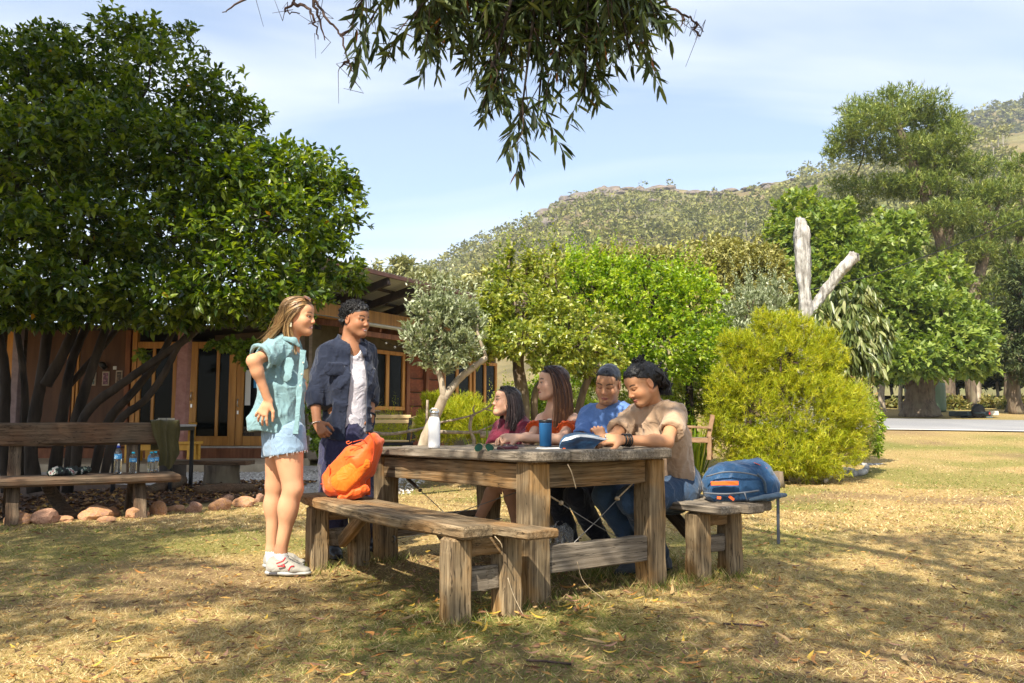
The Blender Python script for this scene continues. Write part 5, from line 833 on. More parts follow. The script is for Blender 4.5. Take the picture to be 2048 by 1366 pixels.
class Sdf:
    """smooth union of simple solids, sampled on a grid; prims are cone(a,b,ra,rb,flat), ell(c,r,axes), or callables to cut"""
    def __init__(s): s.p = []; s.cuts = []; s.warp = None
    def cone(s, a, b, ra, rb=None, k=.02, flat=None, op=1): s.p.append(('c', np.array(a, float), np.array(b, float), ra, ra if rb is None else rb, k, flat, op)); return s
    def chain(s, pts, rads, k=.02, flat=None):
        for i in range(len(pts)-1): s.cone(pts[i], pts[i+1], rads[i], rads[i+1], k, flat)
        return s
    def ell(s, c, r, A=None, k=.02, op=1): s.p.append(('e', np.array(c, float), np.array(r, float), np.eye(3) if A is None else np.array(A, float), None, k, None, op)); return s
    def cut(s, f): s.cuts.append(f); return s
    def copy(s): o = Sdf(); o.p = list(s.p); o.cuts = list(s.cuts); o.warp = s.warp; return o
    def bounds(s):
        lo, hi = [], []
        for q in s.p:
            if q[-1] < 0: continue
            if q[0] == 'c': r = max(q[3], q[4])*(max(q[6][1], 1/q[6][1] if False else 1) if q[6] is not None else 1)+.01; lo.append(np.minimum(q[1], q[2])-r); hi.append(np.maximum(q[1], q[2])+r)
            else: r = max(q[2]); lo.append(q[1]-r); hi.append(q[1]+r)
        return np.min(lo, 0), np.max(hi, 0)
    def mesh(s, h=.005, inflate=0.0, clip=None):
        lo, hi = s.bounds(); lo = lo-inflate-3*h; hi = hi+inflate+3*h
        if clip is not None: lo = np.maximum(lo, clip[0]); hi = np.minimum(hi, clip[1])
        n = np.ceil((hi-lo)/h).astype(int)+1; vol = np.full(n, .5, np.float32); ax = [lo[i]+np.arange(n[i])*h for i in range(3)]
        for q in s.p:
            k = q[5]; mg = .04+k+inflate+h*2
            if q[0] == 'c': r = max(q[3], q[4])*(1.0 if q[6] is None else max(1, q[6][1])); a_ = np.minimum(q[1], q[2])-r-mg; b_ = np.maximum(q[1], q[2])+r+mg
            else: r = max(q[2]); a_ = q[1]-r-mg; b_ = q[1]+r+mg
            i0 = np.clip(((a_-lo)/h).astype(int), 0, n); i1 = np.clip(((b_-lo)/h).astype(int)+1, 0, n)
            if np.any(i1 <= i0): continue
            X = (ax[0][i0[0]:i1[0]][:, None, None]-q[1][0]).astype(np.float32); Y = (ax[1][i0[1]:i1[1]][None, :, None]-q[1][1]).astype(np.float32); Z = (ax[2][i0[2]:i1[2]][None, None, :]-q[1][2]).astype(np.float32)
            if q[0] == 'c':
                ba = q[2]-q[1]; L2 = max(float(ba@ba), 1e-9); t = np.clip((X*ba[0]+Y*ba[1]+Z*ba[2])/L2, 0, 1); dx, dy, dz = X-t*ba[0], Y-t*ba[1], Z-t*ba[2]; d2 = dx*dx+dy*dy+dz*dz
                if q[6] is not None: w, f = np.asarray(q[6][0]), q[6][1]; e = dx*w[0]+dy*w[1]+dz*w[2]; d2 = np.maximum(d2+e*e*(1/(f*f)-1), 0)
                d = np.sqrt(d2)-(q[3]+t*(q[4]-q[3]))
                if q[6] is not None and q[6][1] < 1: d = d*q[6][1]**.5
            else:
                A = q[3]; a1, b1, c1 = X*A[0][0]+Y*A[0][1]+Z*A[0][2], X*A[1][0]+Y*A[1][1]+Z*A[1][2], X*A[2][0]+Y*A[2][1]+Z*A[2][2]; r_ = q[2]; k0 = np.sqrt((a1/r_[0])**2+(b1/r_[1])**2+(c1/r_[2])**2); k1 = np.sqrt((a1/r_[0]**2)**2+(b1/r_[1]**2)**2+(c1/r_[2]**2)**2); d = k0*(k0-1)/np.maximum(k1, 1e-6); d = np.where(k0 < .05, -min(r_), d)
            v = vol[i0[0]:i1[0], i0[1]:i1[1], i0[2]:i1[2]]
            if q[7] > 0: hh = np.clip(.5+.5*(v-d)/k, 0, 1); v[...] = v+(d-v)*hh-k*hh*(1-hh)
            else: hh = np.clip(.5-.5*(v+d)/k, 0, 1); v[...] = v+(-d-v)*hh+k*hh*(1-hh)
        vol -= inflate
        if s.warp or s.cuts:
            G = np.broadcast_arrays(ax[0][:, None, None], ax[1][None, :, None], ax[2][None, None, :]); near = np.abs(vol) < .05; g = [q[near] for q in G]
            if s.warp: vol[near] += s.warp(*g)
            for f in s.cuts: m = vol < .06; vol[m] = np.maximum(vol[m], f(G[0][m], G[1][m], G[2][m]))
        return surface_nets(vol, lo, h)
def sob(name, sdf, h, mat, parent=None, inflate=0.0, paint=None, tintf=None):
    V, Fc = sdf.mesh(h, inflate); at_ = {}
    if paint is not None: at_['paint'] = paint(V)
    if tintf is not None: at_['tint'] = tintf(V)
    return ob(name, V, Fc, mat, parent, smooth=True, attrs=at_)
def folds(amp, fx_, fy_, fz_, seed=0, f2=2.1):
    """cloth: broad swells plus sharp creases (ridged noise)"""
    def w(x, y, z):
        n1 = fbm(x*fx_, y*fy_, z*fz_, seed, 2)-.5; q = fx_*.9; wx, wz = x+.05*n1, z+.06*n1; r1 = 1-np.abs(2*vnoise(wx*q*1.5+3, y*q*1.5, wz*q*.7, seed+9)-1); r2 = 1-np.abs(2*vnoise(wx*q*f2*1.4, y*q*f2*1.4+7, wz*q*f2*.9, seed+19)-1); return amp*(1.2*n1-.75*r1**4+.2-.4*r2**5+.08)
    return w
def fabric(name, c, var=.12, scale=350, rough=.85, bump=.12, sheen=.2, crease=.22, cs=9):
    m = nmat(name, [(.3, tuple(v*(1-var) for v in c)), (.7, tuple(min(1, v*(1+var)) for v in c))], (scale,)*3, 3, rough, bump, .002, .6, .2, mott=(7, tuple(v*(1-var*1.5) for v in c), .5))
    n, l = m.node_tree.nodes, m.node_tree.links; b = n['Principled BSDF']; t = n.new('ShaderNodeTexCoord'); z = n.new('ShaderNodeTexNoise'); z.inputs['Scale'].default_value = cs; z.inputs['Detail'].default_value = 2; z.inputs['Distortion'].default_value = 1.1; l.new(t.outputs['Object'], z.inputs[0])
    r = n.new('ShaderNodeValToRGB'); e = r.color_ramp.elements; e[0].position = .34; e[0].color = (.55,)*3+(1,); e[1].position = .72; e[1].color = (.6,)*3+(1,); q = e.new(.5); q.color = (0, 0, 0, 1); q = e.new(.58); q.color = (1, 1, 1, 1); l.new(z.outputs['Fac'], r.inputs[0])
    u = n.new('ShaderNodeBump'); u.inputs['Strength'].default_value = crease; u.inputs['Distance'].default_value = .022; l.new(r.outputs[0], u.inputs['Height']); old = [k for k in l if k.to_socket == b.inputs['Normal']][0].from_node; l.new(u.outputs[0], old.inputs['Normal']); b.inputs['Sheen Weight'].default_value = sheen; return m

# orange daypack leaning against the table end of the bench
ob_p = thing('orange_backpack', 'bright orange daypack leaning on the front bench against the table', 'backpack', gp(700, 1000, .45))
m_or = fabric('orange ripstop', (.80, .115, .015), .1, 500, .5, crease=.12, cs=9); m_or2 = fabric('orange pocket', (.86, .17, .01), .08, 500, .6); m_orcord = solid('red orange cord', (.55, .06, .01), .6)
def oq(px, py, d=0.0): return at(px, py, 5.33+d)
S = Sdf(); YA = V3(0, 1, 0); S.cone(oq(690, 962), oq(722, 920), .100, .088, .04, (YA, 1.2)); S.cone(oq(722, 920), oq(745, 888), .088, .056, .04, (YA, 1.35)); S.cone(oq(740, 893), oq(747, 872), .045, .016, .03, (YA, 1.8)); S.cone(oq(668, 972), oq(712, 978), .062, .066, .03, (YA, 1.5)); S.cone(oq(655, 955), oq(662, 975), .034, .040, .03, (YA, 1.7)); S.cone(oq(664, 940), oq(700, 905), .03, .036, .03, (YA, 1.7)); S.cone(oq(745, 885, .03), oq(763, 882, .05), .045, .022, .03, (YA, 1.3)); S.cone(oq(750, 900, .04), oq(735, 940, .04), .05, .05, .03, (YA, 1.3))
S.cut(lambda x, y, z: .449-z); S.warp = folds(.009, 8, 8, 8, 3); sob('body', S, .0065, m_or, ob_p)
S = Sdf(); S.cone(oq(684, 966, -.115), oq(722, 928, -.095), .062, .052, .02, (YA, .45)); S.cone(oq(672, 958, -.10), oq(690, 945, -.10), .03, .03, .02, (YA, .5)); S.warp = folds(.008, 12, 12, 12, 6); sob('side_pocket', S, .0045, m_or2, ob_p)
S = Sdf(); S.cone(oq(688, 992, -.085), oq(728, 978, -.075), .030, .034, .02, (YA, .8)); S.warp = folds(.016, 16, 16, 16, 8); sob('bottle_pocket', S, .0045, m_or, ob_p)
for a in ([(662, 955), (685, 938), (722, 918), (735, 908)], [(688, 914), (705, 913), (722, 917)], [(702, 890), (722, 893), (730, 905), (725, 917)], [(641, 968), (655, 966), (660, 945), (658, 930)], [(706, 884), (725, 880), (735, 888)]): tube('cord', curve([oq(x, y, -.125+.0012*abs(x-700)) for x, y in a], 5), .0032, m_orcord, ob_p, 5)
tube('zip', curve([oq(738, 866, -.03), oq(747, 880, -.085), oq(748, 900, -.1), oq(744, 925, -.1)], 6), .004, m_orcord, ob_p, 6); tube('zip_pull', curve([oq(704, 884, -.11), oq(696, 888, -.12), oq(693, 884, -.12), oq(699, 882, -.12)], 4), .003, m_or, ob_p, 5)
board('strap', oq(736, 950, .06), oq(736, 990, .05), .028, .004, m_or, ob_p, (0, 1, 0), 0, 3, .001); tube('shoulder_strap', curve([oq(757, 885, .08), oq(752, 920, .11), oq(738, 950, .1), oq(722, 985, .06)], 5), .014, solid('dark strap', (.02, .025, .04), .8), ob_p, 8)

# blue backpack lying on the back bench
bb = thing('blue_backpack', 'navy blue travel backpack with orange strip lying on the back bench', 'backpack', rp(1.0, .1, .45))
m_bl = fabric('navy ripstop', (.022, .075, .17), .15, 500, .5); m_bl2 = fabric('slate strap', (.06, .10, .15), .12, 400, .8); m_zip = solid('grey zip', (.10, .11, .13), .6)
YB = 5.1
def bq(px, py, d=0.0): return at(px, py, YB+d)
S = Sdf(); S.cone(bq(1438, 972, 0), bq(1515, 968, .03), .105, .105, .05, (V3(0, 1, 0), 1.25)); S.cone(bq(1445, 942, 0), bq(1505, 938, .02), .05, .052, .06, (V3(0, 1, 0), 1.6)); S.cone(bq(1428, 985), bq(1530, 985, .03), .06, .06, .03, (V3(0, 1, 0), 1.5)); S.cone(bq(1520, 945, .02), bq(1534, 975, .03), .06, .06, .05, (V3(0, 1, 0), 1.4))
S.cut(lambda x, y, z: .452-z); S.warp = folds(.014, 7, 7, 9, 13); sob('body', S, .008, m_bl, bb)
for (a, r) in (([(1412, 953), (1450, 944), (1490, 946), (1520, 953)], .005), ([(1407, 986), (1450, 988), (1490, 985), (1518, 981)], .006)): tube('zip', curve([bq(x, y, -.158+.0006*abs(x-1465)) for x, y in a], 6), r, m_zip, bb, 6)
Vb = []; 
board('orange_strip', bq(1422, 967, -.15), bq(1477, 966, -.158), .006, .024, solid('orange webbing', (.85, .13, .015), .7), bb, (0, 0, 1), .002, 4, .001)
for (a, b_) in (((1434, 995), (1442, 996)), ((1458, 992), (1468, 1000))): board('orange_tab', bq(*a, -.14), bq(*b_, -.145), .005, .016, solid('orange tab', (.8, .12, .02), .7), bb, (0, 0, 1), 0, 1, 0)
tube('zip_pull', [bq(1489, 985, -.16), bq(1491, 992, -.165), bq(1494, 1003, -.16)], .004, m_zip, bb, 6); tube('compression_strap', curve([bq(1515, 948, -.13), bq(1528, 962, -.13), bq(1532, 985, -.1)], 5), .008, m_bl2, bb, 6)
S = Sdf(); S.chain([bq(1500, 999, -.1), bq(1530, 995, -.12), bq(1555, 991, -.1), bq(1570, 990, -.04)], [.012, .016, .018, .012], .01, (V3(0, 1, 0), 2.2)); sob('hip_belt', S, .005, m_bl2, bb)
S = Sdf(); S.chain([bq(1508, 935, .0), bq(1532, 945, .0), bq(1543, 970, .0), bq(1545, 990, .0)], [.03, .034, .03, .02], .02, (V3(0, 1, 0), 2)); sob('shoulder_strap', S, .005, m_bl2, bb)
board('hanging_strap', bq(1556, 995, -.05), bq(1557, 1086, -.05), .006, .018, m_zip, bb, (1, 0, 0), 0, 3, .001); ob('buckle', *boxmesh((.018, .01, .02), .003), m_zip, bb, Matrix.Translation(Vector(bq(1557, 1085, -.05))))
for (x, y) in ((1508, 925), (1520, 930)): board('orange_tag', bq(x, y, -.06), bq(x+14, y+6, -.06), .003, .01, solid('orange tag', (.8, .12, .03), .7), bb, (0, 1, 0), 0, 1, 0)
# clear plastic bag on the grass under the table
S = Sdf(); S.ell(at(1108, 1085, 5.2), (.09, .09, .08), k=.03); S.ell(at(1122, 1068, 5.25), (.06, .06, .06), k=.03); S.warp = folds(.05, 14, 14, 14, 31)
m_plast = solid('clear plastic', (.8, .82, .82), .12, 0, .5, Transmission_Weight=.75, IOR=1.1); tag(sob('plastic_bag', S, .007, m_plast), 'crumpled clear plastic bag on the ground behind the near table leg', 'bag')

# ---------------------------------------------------------------- old bench on the left and what is on it
ob0 = V3(-4.0, 8.15, 0); OA = unit(at(340, 950, 8.45)*V3(1, 1, 0)-at(-20, 960, 7.65)*V3(1, 1, 0)); OB = V3(-OA[1], OA[0], 0)
def op(l_, s_, z): return ob0+OA*l_+OB*s_+V3(0, 0, z)
lx = lambda px, Y: float(((at(px, 900, Y)-ob0)@OA))
obn = thing('old_bench', 'massive rustic slab bench with thick backrest on the left', 'bench', ob0)
e1 = lx(352, 8.55); slab('seat', along(-2.2, e1, lambda q: -.34-.02*math.sin(q*2), lambda q: .25, 16)[:-1], .335, .412, m_olddark, obn, op, .02, .008, 5)
e2 = lx(343, 8.9); V, Fc = boxmesh((e2+2.2, .075, .225), .022, 16, .006, 4); c = op((e2-2.2)/2, .34, .80); ob('backrest', V, Fc, m_olddark, obn, frame(c-OA, c+OA))
for (l_, d) in ((lx(275, 8.4), .0), (lx(30, 7.9), .0)):
    board('leg', op(l_, -.34, -.02), op(l_, -.12, .33), .07, .11, m_olddark, obn, tuple(OA), .01, 4, .004); board('leg', op(l_-.02, .34, -.02), op(l_-.02, .12, .33), .07, .11, m_olddark, obn, tuple(OA), .01, 4, .004); board('rail', op(l_, -.14, .15), op(l_, .24, .15), .05, .09, m_olddark, obn)
for l_ in (lx(30, 8.2), lx(262, 8.7)): board('back_post', op(l_, .27, .33), op(l_, .40, .92 if l_ < -.8 else .72), .07, .11, m_olddark, obn, tuple(OA), .012, 4, .004)
for l_ in (lx(120, 8.2),): tube('back_leg', curve([op(l_-.1, .3, .32), op(l_, .25, .15), op(l_+.15, -.05, -.02)], 4), .06, m_olddark, obn, 8, .1)
m_pet = solid('clear bottle plastic', (.9, .95, .97), .04, 0, .5, Transmission_Weight=.95, IOR=1.2); m_label = nmat('blue bottle label', [(.4, (.03, .2, .5)), (.55, (.1, .4, .7)), (.65, (.7, .78, .8))], (40, 40, 60), 3, .4, 0)
def onbench(px, s_, z):
    u = (px-1024)/F; l_ = (u*(ob0[1]+OB[1]*s_)-(ob0[0]+OB[0]*s_))/(OA[0]-u*OA[1]); return op(l_, s_, z)
def waterbottle(px, s_, h, cap, label, sport=False):
    p = onbench(px, s_, .413); M = Matrix.Translation(Vector(p)); t = thing('plastic_bottle', label, 'bottle', p, 'plastic water bottles on the old bench'); r = .034
    prof = [(0, .0), (r*.8, 0), (r, .008)]+[(r*(1-.05*(i % 2)), .02+i*h*.07) for i in range(6)]+[(r*.98, h*.5), (r, h*.52), (r, h*.72), (r*.85, h*.82), (r*.42, h*.9), (r*.38, h*.93), (0, h*.93)]
    lathe('body', prof, m_pet, t, 18, M); lathe('label', [(r*1.012, h*.53), (r*1.02, h*.535), (r*1.02, h*.70), (r*1.012, h*.705)], m_label, t, 18, M); lathe('cap', [(0, h*.92), (r*.47, h*.92), (r*.47, h*.985), (r*.4, h), (0, h)], cap, t, 14, M)
    if sport: lathe('spout', [(0, h*1.0), (r*.3, h*1.0), (r*.3, h*1.05), (r*.2, h*1.07), (0, h*1.07)], m_white, t, 12, M)
cy = solid('cyan cap', (.02, .42, .62), .4); waterbottle(243, -.02, .275, solid('dark blue cap', (.015, .05, .35), .4), 'tallest water bottle, with white spout and dark blue cap, on the old bench', True); waterbottle(273, 0, .21, cy, 'middle water bottle with cyan cap, on the old bench'); waterbottle(309, -.02, .21, cy, 'right-hand front water bottle with cyan cap, on the old bench'); waterbottle(317, .1, .21, cy, 'rear water bottle half hidden behind the right-hand one')
S = Sdf(); a, b_ = onbench(115, -.08, .445), onbench(182, .1, .445); S.chain([a, a*.6+b_*.4, b_], [.04, .045, .03], .02); S.warp = folds(.025, 16, 16, 16, 7); tag(sob('rolled_umbrella', S, .006, nmat('black floral print', [(.52, (.012, .014, .013)), (.57, (.02, .06, .035)), (.63, (.55, .55, .5)), (.72, (.22, .03, .03))], (17,)*3, 2, .6, .05)), 'rolled black and white patterned bundle lying on the old bench', 'bundle')
# khaki jacket hung over the end of the backrest
V, Fc = [], []; nu, nv = 26, 34; rr = np.random.default_rng(3); cl_ = lx(325, 8.85)
for j in range(nv):
    t = j/(nv-1); L_ = t*.92-.30                                   # drape length: back part, over the top, front part
    for i in range(nu):
        u = i/(nu-1)-.5; wdt = .25+.05*math.sin(t*6)-.08*max(0, t-.6); l_ = cl_+u*wdt+.05*max(0, t-.4)+.015*math.sin(t*9); f = .02*math.sin(u*9+t*4)+.008*math.sin(u*19+5*t)
        if L_ < 0: s_, z = .385+.0+abs(f), .925+L_
        elif L_ < .09: a = L_/.09*PI; s_, z = .34+.05*math.cos(a), .925+.018*math.sin(a)
        else: d = L_-.09; s_, z = .285-abs(f)-.02*d, .925-d*(.95-.55*max(0, u)+.25*min(0, u))-.02*math.sin(u*9)
        V.append(tuple(op(l_, s_, z)))
        if i and j: a = j*nu+i; Fc.append((a-nu-1, a-nu, a, a-1))
jk = ob('jacket', V, Fc, fabric('khaki cloth', (.06, .052, .018), .2, 300, .9), None, smooth=True); tag(jk, 'khaki jacket hung over the right end of the old bench', 'jacket')

# border rocks along the bed, log edging, log bench
m_rock = nmat('orange sandstone', [(.3, (.28, .13, .06)), (.5, (.46, .24, .11)), (.72, (.58, .36, .19))], (9, 9, 9), 8, .9, .5, .02, mott=(4, (.34, .2, .17), .6)); m_rock2 = nmat('pinkish sandstone', [(.3, (.22, .11, .07)), (.5, (.36, .20, .13)), (.72, (.48, .30, .2))], (9, 9, 9), 8, .9, .5, .02)
RK = [(33, 1049, 30, 17, 'leftmost orange border rock'), (82, 1048, 32, 22, 'pinkish border rock second from the left edge'), (118, 1044, 26, 9, 'flat low border rock in front of the old bench'), (185, 1040, 32, 22, 'largest orange border rock, below the patterned bundle'), (220, 1034, 22, 14, 'small border rock just right of the largest one'), (208, 1046, 18, 9, 'small flat rock in front of the largest border rock'), (270, 1036, 26, 18, 'orange border rock below the middle water bottle'), (311, 1031, 20, 21, 'upright orange border rock beside the bench leg'), (346, 1024, 18, 11, 'pale rough border rock fourth from the standing woman'), (385, 1026, 22, 16, 'pinkish border rock third from the standing woman'), (437, 1021, 22, 19, 'light brown border rock second from the standing woman'), (452, 1003, 16, 10, 'reddish border rock behind the light brown one'), (486, 1014, 27, 15, 'broad orange border rock beside the standing woman'), (517, 1004, 12, 13, 'small pink border rock touching the standing woman in view')]
for k, (px, py, w, h, lab) in enumerate(RK):
    p = gp(px, py); s_ = p[1]/F; V, Fc = rockgeo(60+k, 3, 1, .55); V = np.array(V); M = Matrix.Translation((p[0], p[1]+.05, h*s_*.42)) @ Matrix.Rotation(k*1.3, 4, 'Z') @ Matrix.Diagonal((w*s_*.98, w*s_*.75, h*s_*.92, 1)); o = ob('border_rock', V, Fc, m_rock2 if k in (1, 9, 11, 13) else m_rock, None, M); tag(o, lab, 'rock', 'rocks edging the garden bed')
def logt(name, label, pts, rad, mat, cat='log', group=None, n=10): o = tube(name, curve(pts, 6), np.interp(np.linspace(0, 1, 6*(len(pts)-1)+1), np.linspace(0, 1, len(rad)), rad), mat, None, n, .06); return tag(o, label, cat, group)
logt('log_edging', 'grey log edging the bed below the plank bench', [gp(390, 992)+V3(0, 0, .06), gp(450, 990)+V3(0, 0, .07), gp(505, 986)+V3(0, 0, .06)], [.06, .075, .06], m_olddark); logt('log_edging', 'split log lying right of the old bench legs', [gp(295, 992)+V3(0, 0, .06), gp(330, 985)+V3(0, 0, .08), gp(365, 978)+V3(0, 0, .12)], [.05, .09, .07], m_olddark)
lb = thing('log_bench', 'plank bench on a tree-stump support in front of the gravel', 'bench', gp(443, 972)); p = gp(443, 972); lathe('stump', [(0, 0), (.28, 0), (.26, .05), (.24, .2), (.25, .30), (0, .30)], m_bark, lb, 14, Matrix.Translation(Vector(p))); board('seat', p+V3(-.85, .1, .335), p+V3(.42, -.05, .335), .32, .06, m_olddark, lb); p2 = gp(345, 960); lathe('stump', [(0, 0), (.22, 0), (.2, .05), (.2, .30), (0, .30)], m_barkdark, lb, 14, Matrix.Translation(Vector(p2)))
# dark outdoor table with two mugs
m_blackmetal = solid('black metal', (.015, .015, .017), .45, .3); ot = thing('metal_table', 'black metal table with pale top behind the old bench', 'table', at(300, 985, 10.8))
a, b_ = at(225, 850, 10.8), at(352, 850, 10.8); ob('top', *boxmesh((b_[0]-a[0], .8, .03), .004), nmat('pale laminate', [(.3, (.3, .3, .33)), (.7, (.4, .4, .43))], (8,)*3, 3, .4, 0), ot, Matrix.Translation(((a[0]+b_[0])/2, 11.1, .865))); ob('rim', *boxmesh((b_[0]-a[0]-.02, .76, .05), .004), m_blackmetal, ot, Matrix.Translation(((a[0]+b_[0])/2, 11.1, .824)))
for (x, y) in ((a[0]+.06, 10.76), (b_[0]-.03, 10.76), (a[0]+.06, 11.44), (b_[0]-.03, 11.44)): board('leg', (x, y, 0), (x, y, .80), .045, .045, m_blackmetal, ot, (0, 1, 0), .003, 1, 0)
for (px, d) in ((324, 'left'), (341, 'right')): p = at(px, 849, 10.85); p[2] = .881; M = Matrix.Translation(Vector(p)); mg = thing('mug', d+' of the two cream mugs on the black metal table', 'mug', p, 'cream mugs'); lathe('body', [(0, 0), (.04, 0), (.045, .01), (.05, .085), (.046, .085), (.04, .015), (0, .012)], solid('cream glaze', (.52, .47, .38), .35), mg, 18, M); tube('handle', curve([p+V3(-.045, 0, .07), p+V3(-.075, 0, .06), p+V3(-.072, 0, .03), p+V3(-.043, 0, .02)], 4), .006, solid('cream glaze', (.52, .47, .38), .35), mg, 6)
# yellow timber table and bench on the verandah
m_yellow = nmat('yellow pine', [(.3, (.55, .27, .03)), (.6, (.70, .38, .06)), (.85, (.76, .45, .10))], (10, 10, 2), 5, .5, .1)
def trestle(name, label, x0, x1, y0, dep, z0, z1, lw, extra):
    t = thing(name, label, name.split('_')[-1], ((x0+x1)/2, y0, z0)); ob('top', *boxmesh((x1-x0, dep, .05), .006), m_yellow, t, Matrix.Translation(((x0+x1)/2, y0+dep/2, z1-.025))); ob('apron', *boxmesh((x1-x0-.14, .04, .11), .004), m_yellow, t, Matrix.Translation(((x0+x1)/2, y0+.07, z1-.108)))
    for x in (x0+.1, x1-.1):
        for y in (y0+.08, y0+dep-.08): board('leg', (x, y, z0), (x, y, z1-.052), lw, lw*.8, m_yellow, t, (0, 1, 0), .005, 1, 0)
    return t
trestle('verandah_table', 'yellow pine table behind the pink post', at(300, 0, 16.1)[0], at(397, 0, 16.1)[0], 16.1, .75, .152, .89, .16, 0); trestle('verandah_bench', 'yellow pine bench in front of the glass doors', at(300, 0, 15.75)[0], at(436, 0, 15.75)[0], 15.4, .4, .152, .54, .13, 0)
# slatted timber seats with black frames behind the orange pack
sb_ = thing('corner_bench', 'slatted timber corner bench with black metal frame behind the white bottle', 'bench', at(790, 948, 14)); Y0 = 14.0
def sq(px, py, d=0.0): return at(px, py, Y0+d)
m_pale = nmat('pale slats', [(.3, (.56, .38, .17)), (.7, (.72, .54, .28))], (3, 14, 14), 5, .6, .1)
for (y0, y1) in ((829, 837), (839, 846)): board('back_slat', sq(700, (y0+y1)/2, .9), sq(822, (y0+y1)/2+.5, .9), .03, .065, m_pale, sb_, segs=2, jit=0)
for k in range(3): board('side_slat', sq(823, 838+k*7, .0), sq(832, 835+k*7, .85), .03, .055, m_pale, sb_, segs=2, jit=0)
for k in range(4): board('seat_slat', sq(745, 882, .05+k*.22), sq(819, 882, .05+k*.22), .2, .03, m_pale, sb_, segs=2, jit=0)
board('seat_frame', sq(742, 888, 0), sq(824, 888, 0), .04, .06, m_blackmetal, sb_, segs=1, jit=0); board('seat_frame', sq(824, 888, 0), sq(824, 888, .9)*V3(1, 1, 0)+V3(0, 0, sq(824, 888, 0)[2]), .04, .06, m_blackmetal, sb_, segs=1, jit=0)
for (a, b_) in ((sq(816, 886, .02), sq(822, 836, .02)), (sq(826, 884, .85), sq(833, 834, .85))): board('back_post', a, b_, .06, .05, m_blackmetal, sb_, (0, 1, 0), .003, 1, 0)
for (px, d) in ((745, .0), (808, .0), (822, .45), (822, .88), (760, .88)): p = sq(px, 889, d); board('leg', (p[0], p[1], 0), (p[0], p[1], sq(px, 889, 0)[2]), .05, .05, m_blackmetal, sb_, (0, 1, 0), .003, 1, 0)
# rustic branch fence along the garden
bf = thing('branch_fence', 'rustic garden fence of crooked dead branches behind the table', 'fence', gp(900, 925)); m_br = nmat('grey branches', [(.3, (.16, .12, .09)), (.6, (.36, .29, .22)), (.85, (.5, .43, .34))], (20, 20, 20), 6, .9, .4, .008)
for nm, pts, r in (('rail', [(700, 852), (735, 863), (780, 868), (830, 860), (850, 855)], .028), ('rail', [(880, 864), (930, 865), (975, 864), (1010, 868)], .026), ('branch', [(945, 898), (948, 880), (940, 858), (943, 835), (950, 828)], .032), ('branch', [(880, 845), (915, 838), (945, 830), (975, 815), (990, 805)], .016), ('branch', [(950, 828), (946, 818), (950, 810)], .014), ('branch', [(950, 865), (968, 858), (985, 850)], .014), ('branch', [(975, 815), (980, 808), (984, 798)], .01), ('branch', [(965, 817), (985, 822), (1000, 824)], .01), ('rail', [(960, 870), (985, 869), (1010, 869)], .045), ('post', [(852, 900), (853, 860), (855, 800)], .03), ('branch', [(735, 828), (750, 822), (762, 822)], .012)):
    c = curve([at(x, y, 11.6) for x, y in pts], 5); tube(nm, c, np.linspace(r, r*.6, len(c)), m_br, bf, 7, .12)
# timber garden chair half hidden by the feathery shrub
gc = thing('garden_chair', 'old timber garden chair beside the feathery shrub', 'chair', gp(1410, 925)); m_teak = nmat('faded teak', [(.3, (.18, .10, .055)), (.6, (.27, .165, .095)), (.85, (.36, .245, .155))], (3, 14, 14), 6, .8, .2, .004)
def cq(px, py, d=0.0): return at(px, py, 12.4+d)
board('arm', cq(1372, 853), cq(1421, 856), .09, .035, m_teak, gc); board('rear_leg', cq(1418, 920, 0), cq(1419, 872), .06, .055, m_teak, gc, (0, 1, 0)); board('back_post', cq(1417, 875), cq(1425, 830, .05), .06, .055, m_teak, gc, (0, 1, 0)); board('front_leg', cq(1378, 920), cq(1378, 855), .06, .055, m_teak, gc, (0, 1, 0)); board('seat_rail', cq(1374, 880), cq(1418, 881), .04, .07, m_teak, gc); board('seat', cq(1372, 876, .28)+V3(0, 0, .0), cq(1419, 877, .28), .5, .025, m_woodgrey, gc); board('back_rail', cq(1425, 834, .06), cq(1425, 836, .55), .05, .07, m_teak, gc); board('rear_leg', cq(1421, 918, .55), cq(1426, 832, .55), .06, .055, m_teak, gc, (0, 1, 0)); board('front_leg', cq(1380, 918, .55), cq(1380, 856, .55), .06, .055, m_teak, gc, (0, 1, 0)); board('arm', cq(1374, 854, .55), cq(1422, 856, .55), .09, .035, m_teak, gc)
# bleached branches and an earth mound beside the shrub
logt('driftwood', 'bleached forked branch lying on the lawn by the feathery shrub', [gp(1651, 969)+V3(0, 0, .05), gp(1662, 957)+V3(0, 0, .06), gp(1700, 956)+V3(0, 0, .06), gp(1728, 952)+V3(0, 0, .07), gp(1735, 944)+V3(0, 0, .1)], [.03, .05, .05, .055, .04], m_deadwood, 'branch', 'bleached branches by the shrub'); logt('driftwood', 'short bleached branch just behind the forked one', [gp(1672, 953)+V3(0, 0, .06), gp(1690, 948)+V3(0, 0, .07), gp(1710, 948)+V3(0, 0, .06)], [.04, .05, .04], m_deadwood, 'branch', 'bleached branches by the shrub'); logt('driftwood', 'pale splintered log at the right edge of the shrub', [gp(1705, 938)+V3(0, 0, .08), gp(1740, 939)+V3(0, 0, .06), gp(1768, 936)+V3(0, 0, .05), gp(1786, 928)+V3(0, 0, .04)], [.06, .06, .05, .01], m_deadwood, 'branch', 'bleached branches by the shrub')
V, Fc = rockgeo(91, 3, .5, .3); tag(ob('earth_mound', V, Fc, m_ground, None, Matrix.Translation((*gp(1690, 945)[:2]+np.array([0, .5]), 0)) @ Matrix.Diagonal((.6, .5, .38, 1)), smooth=True), kind='structure')
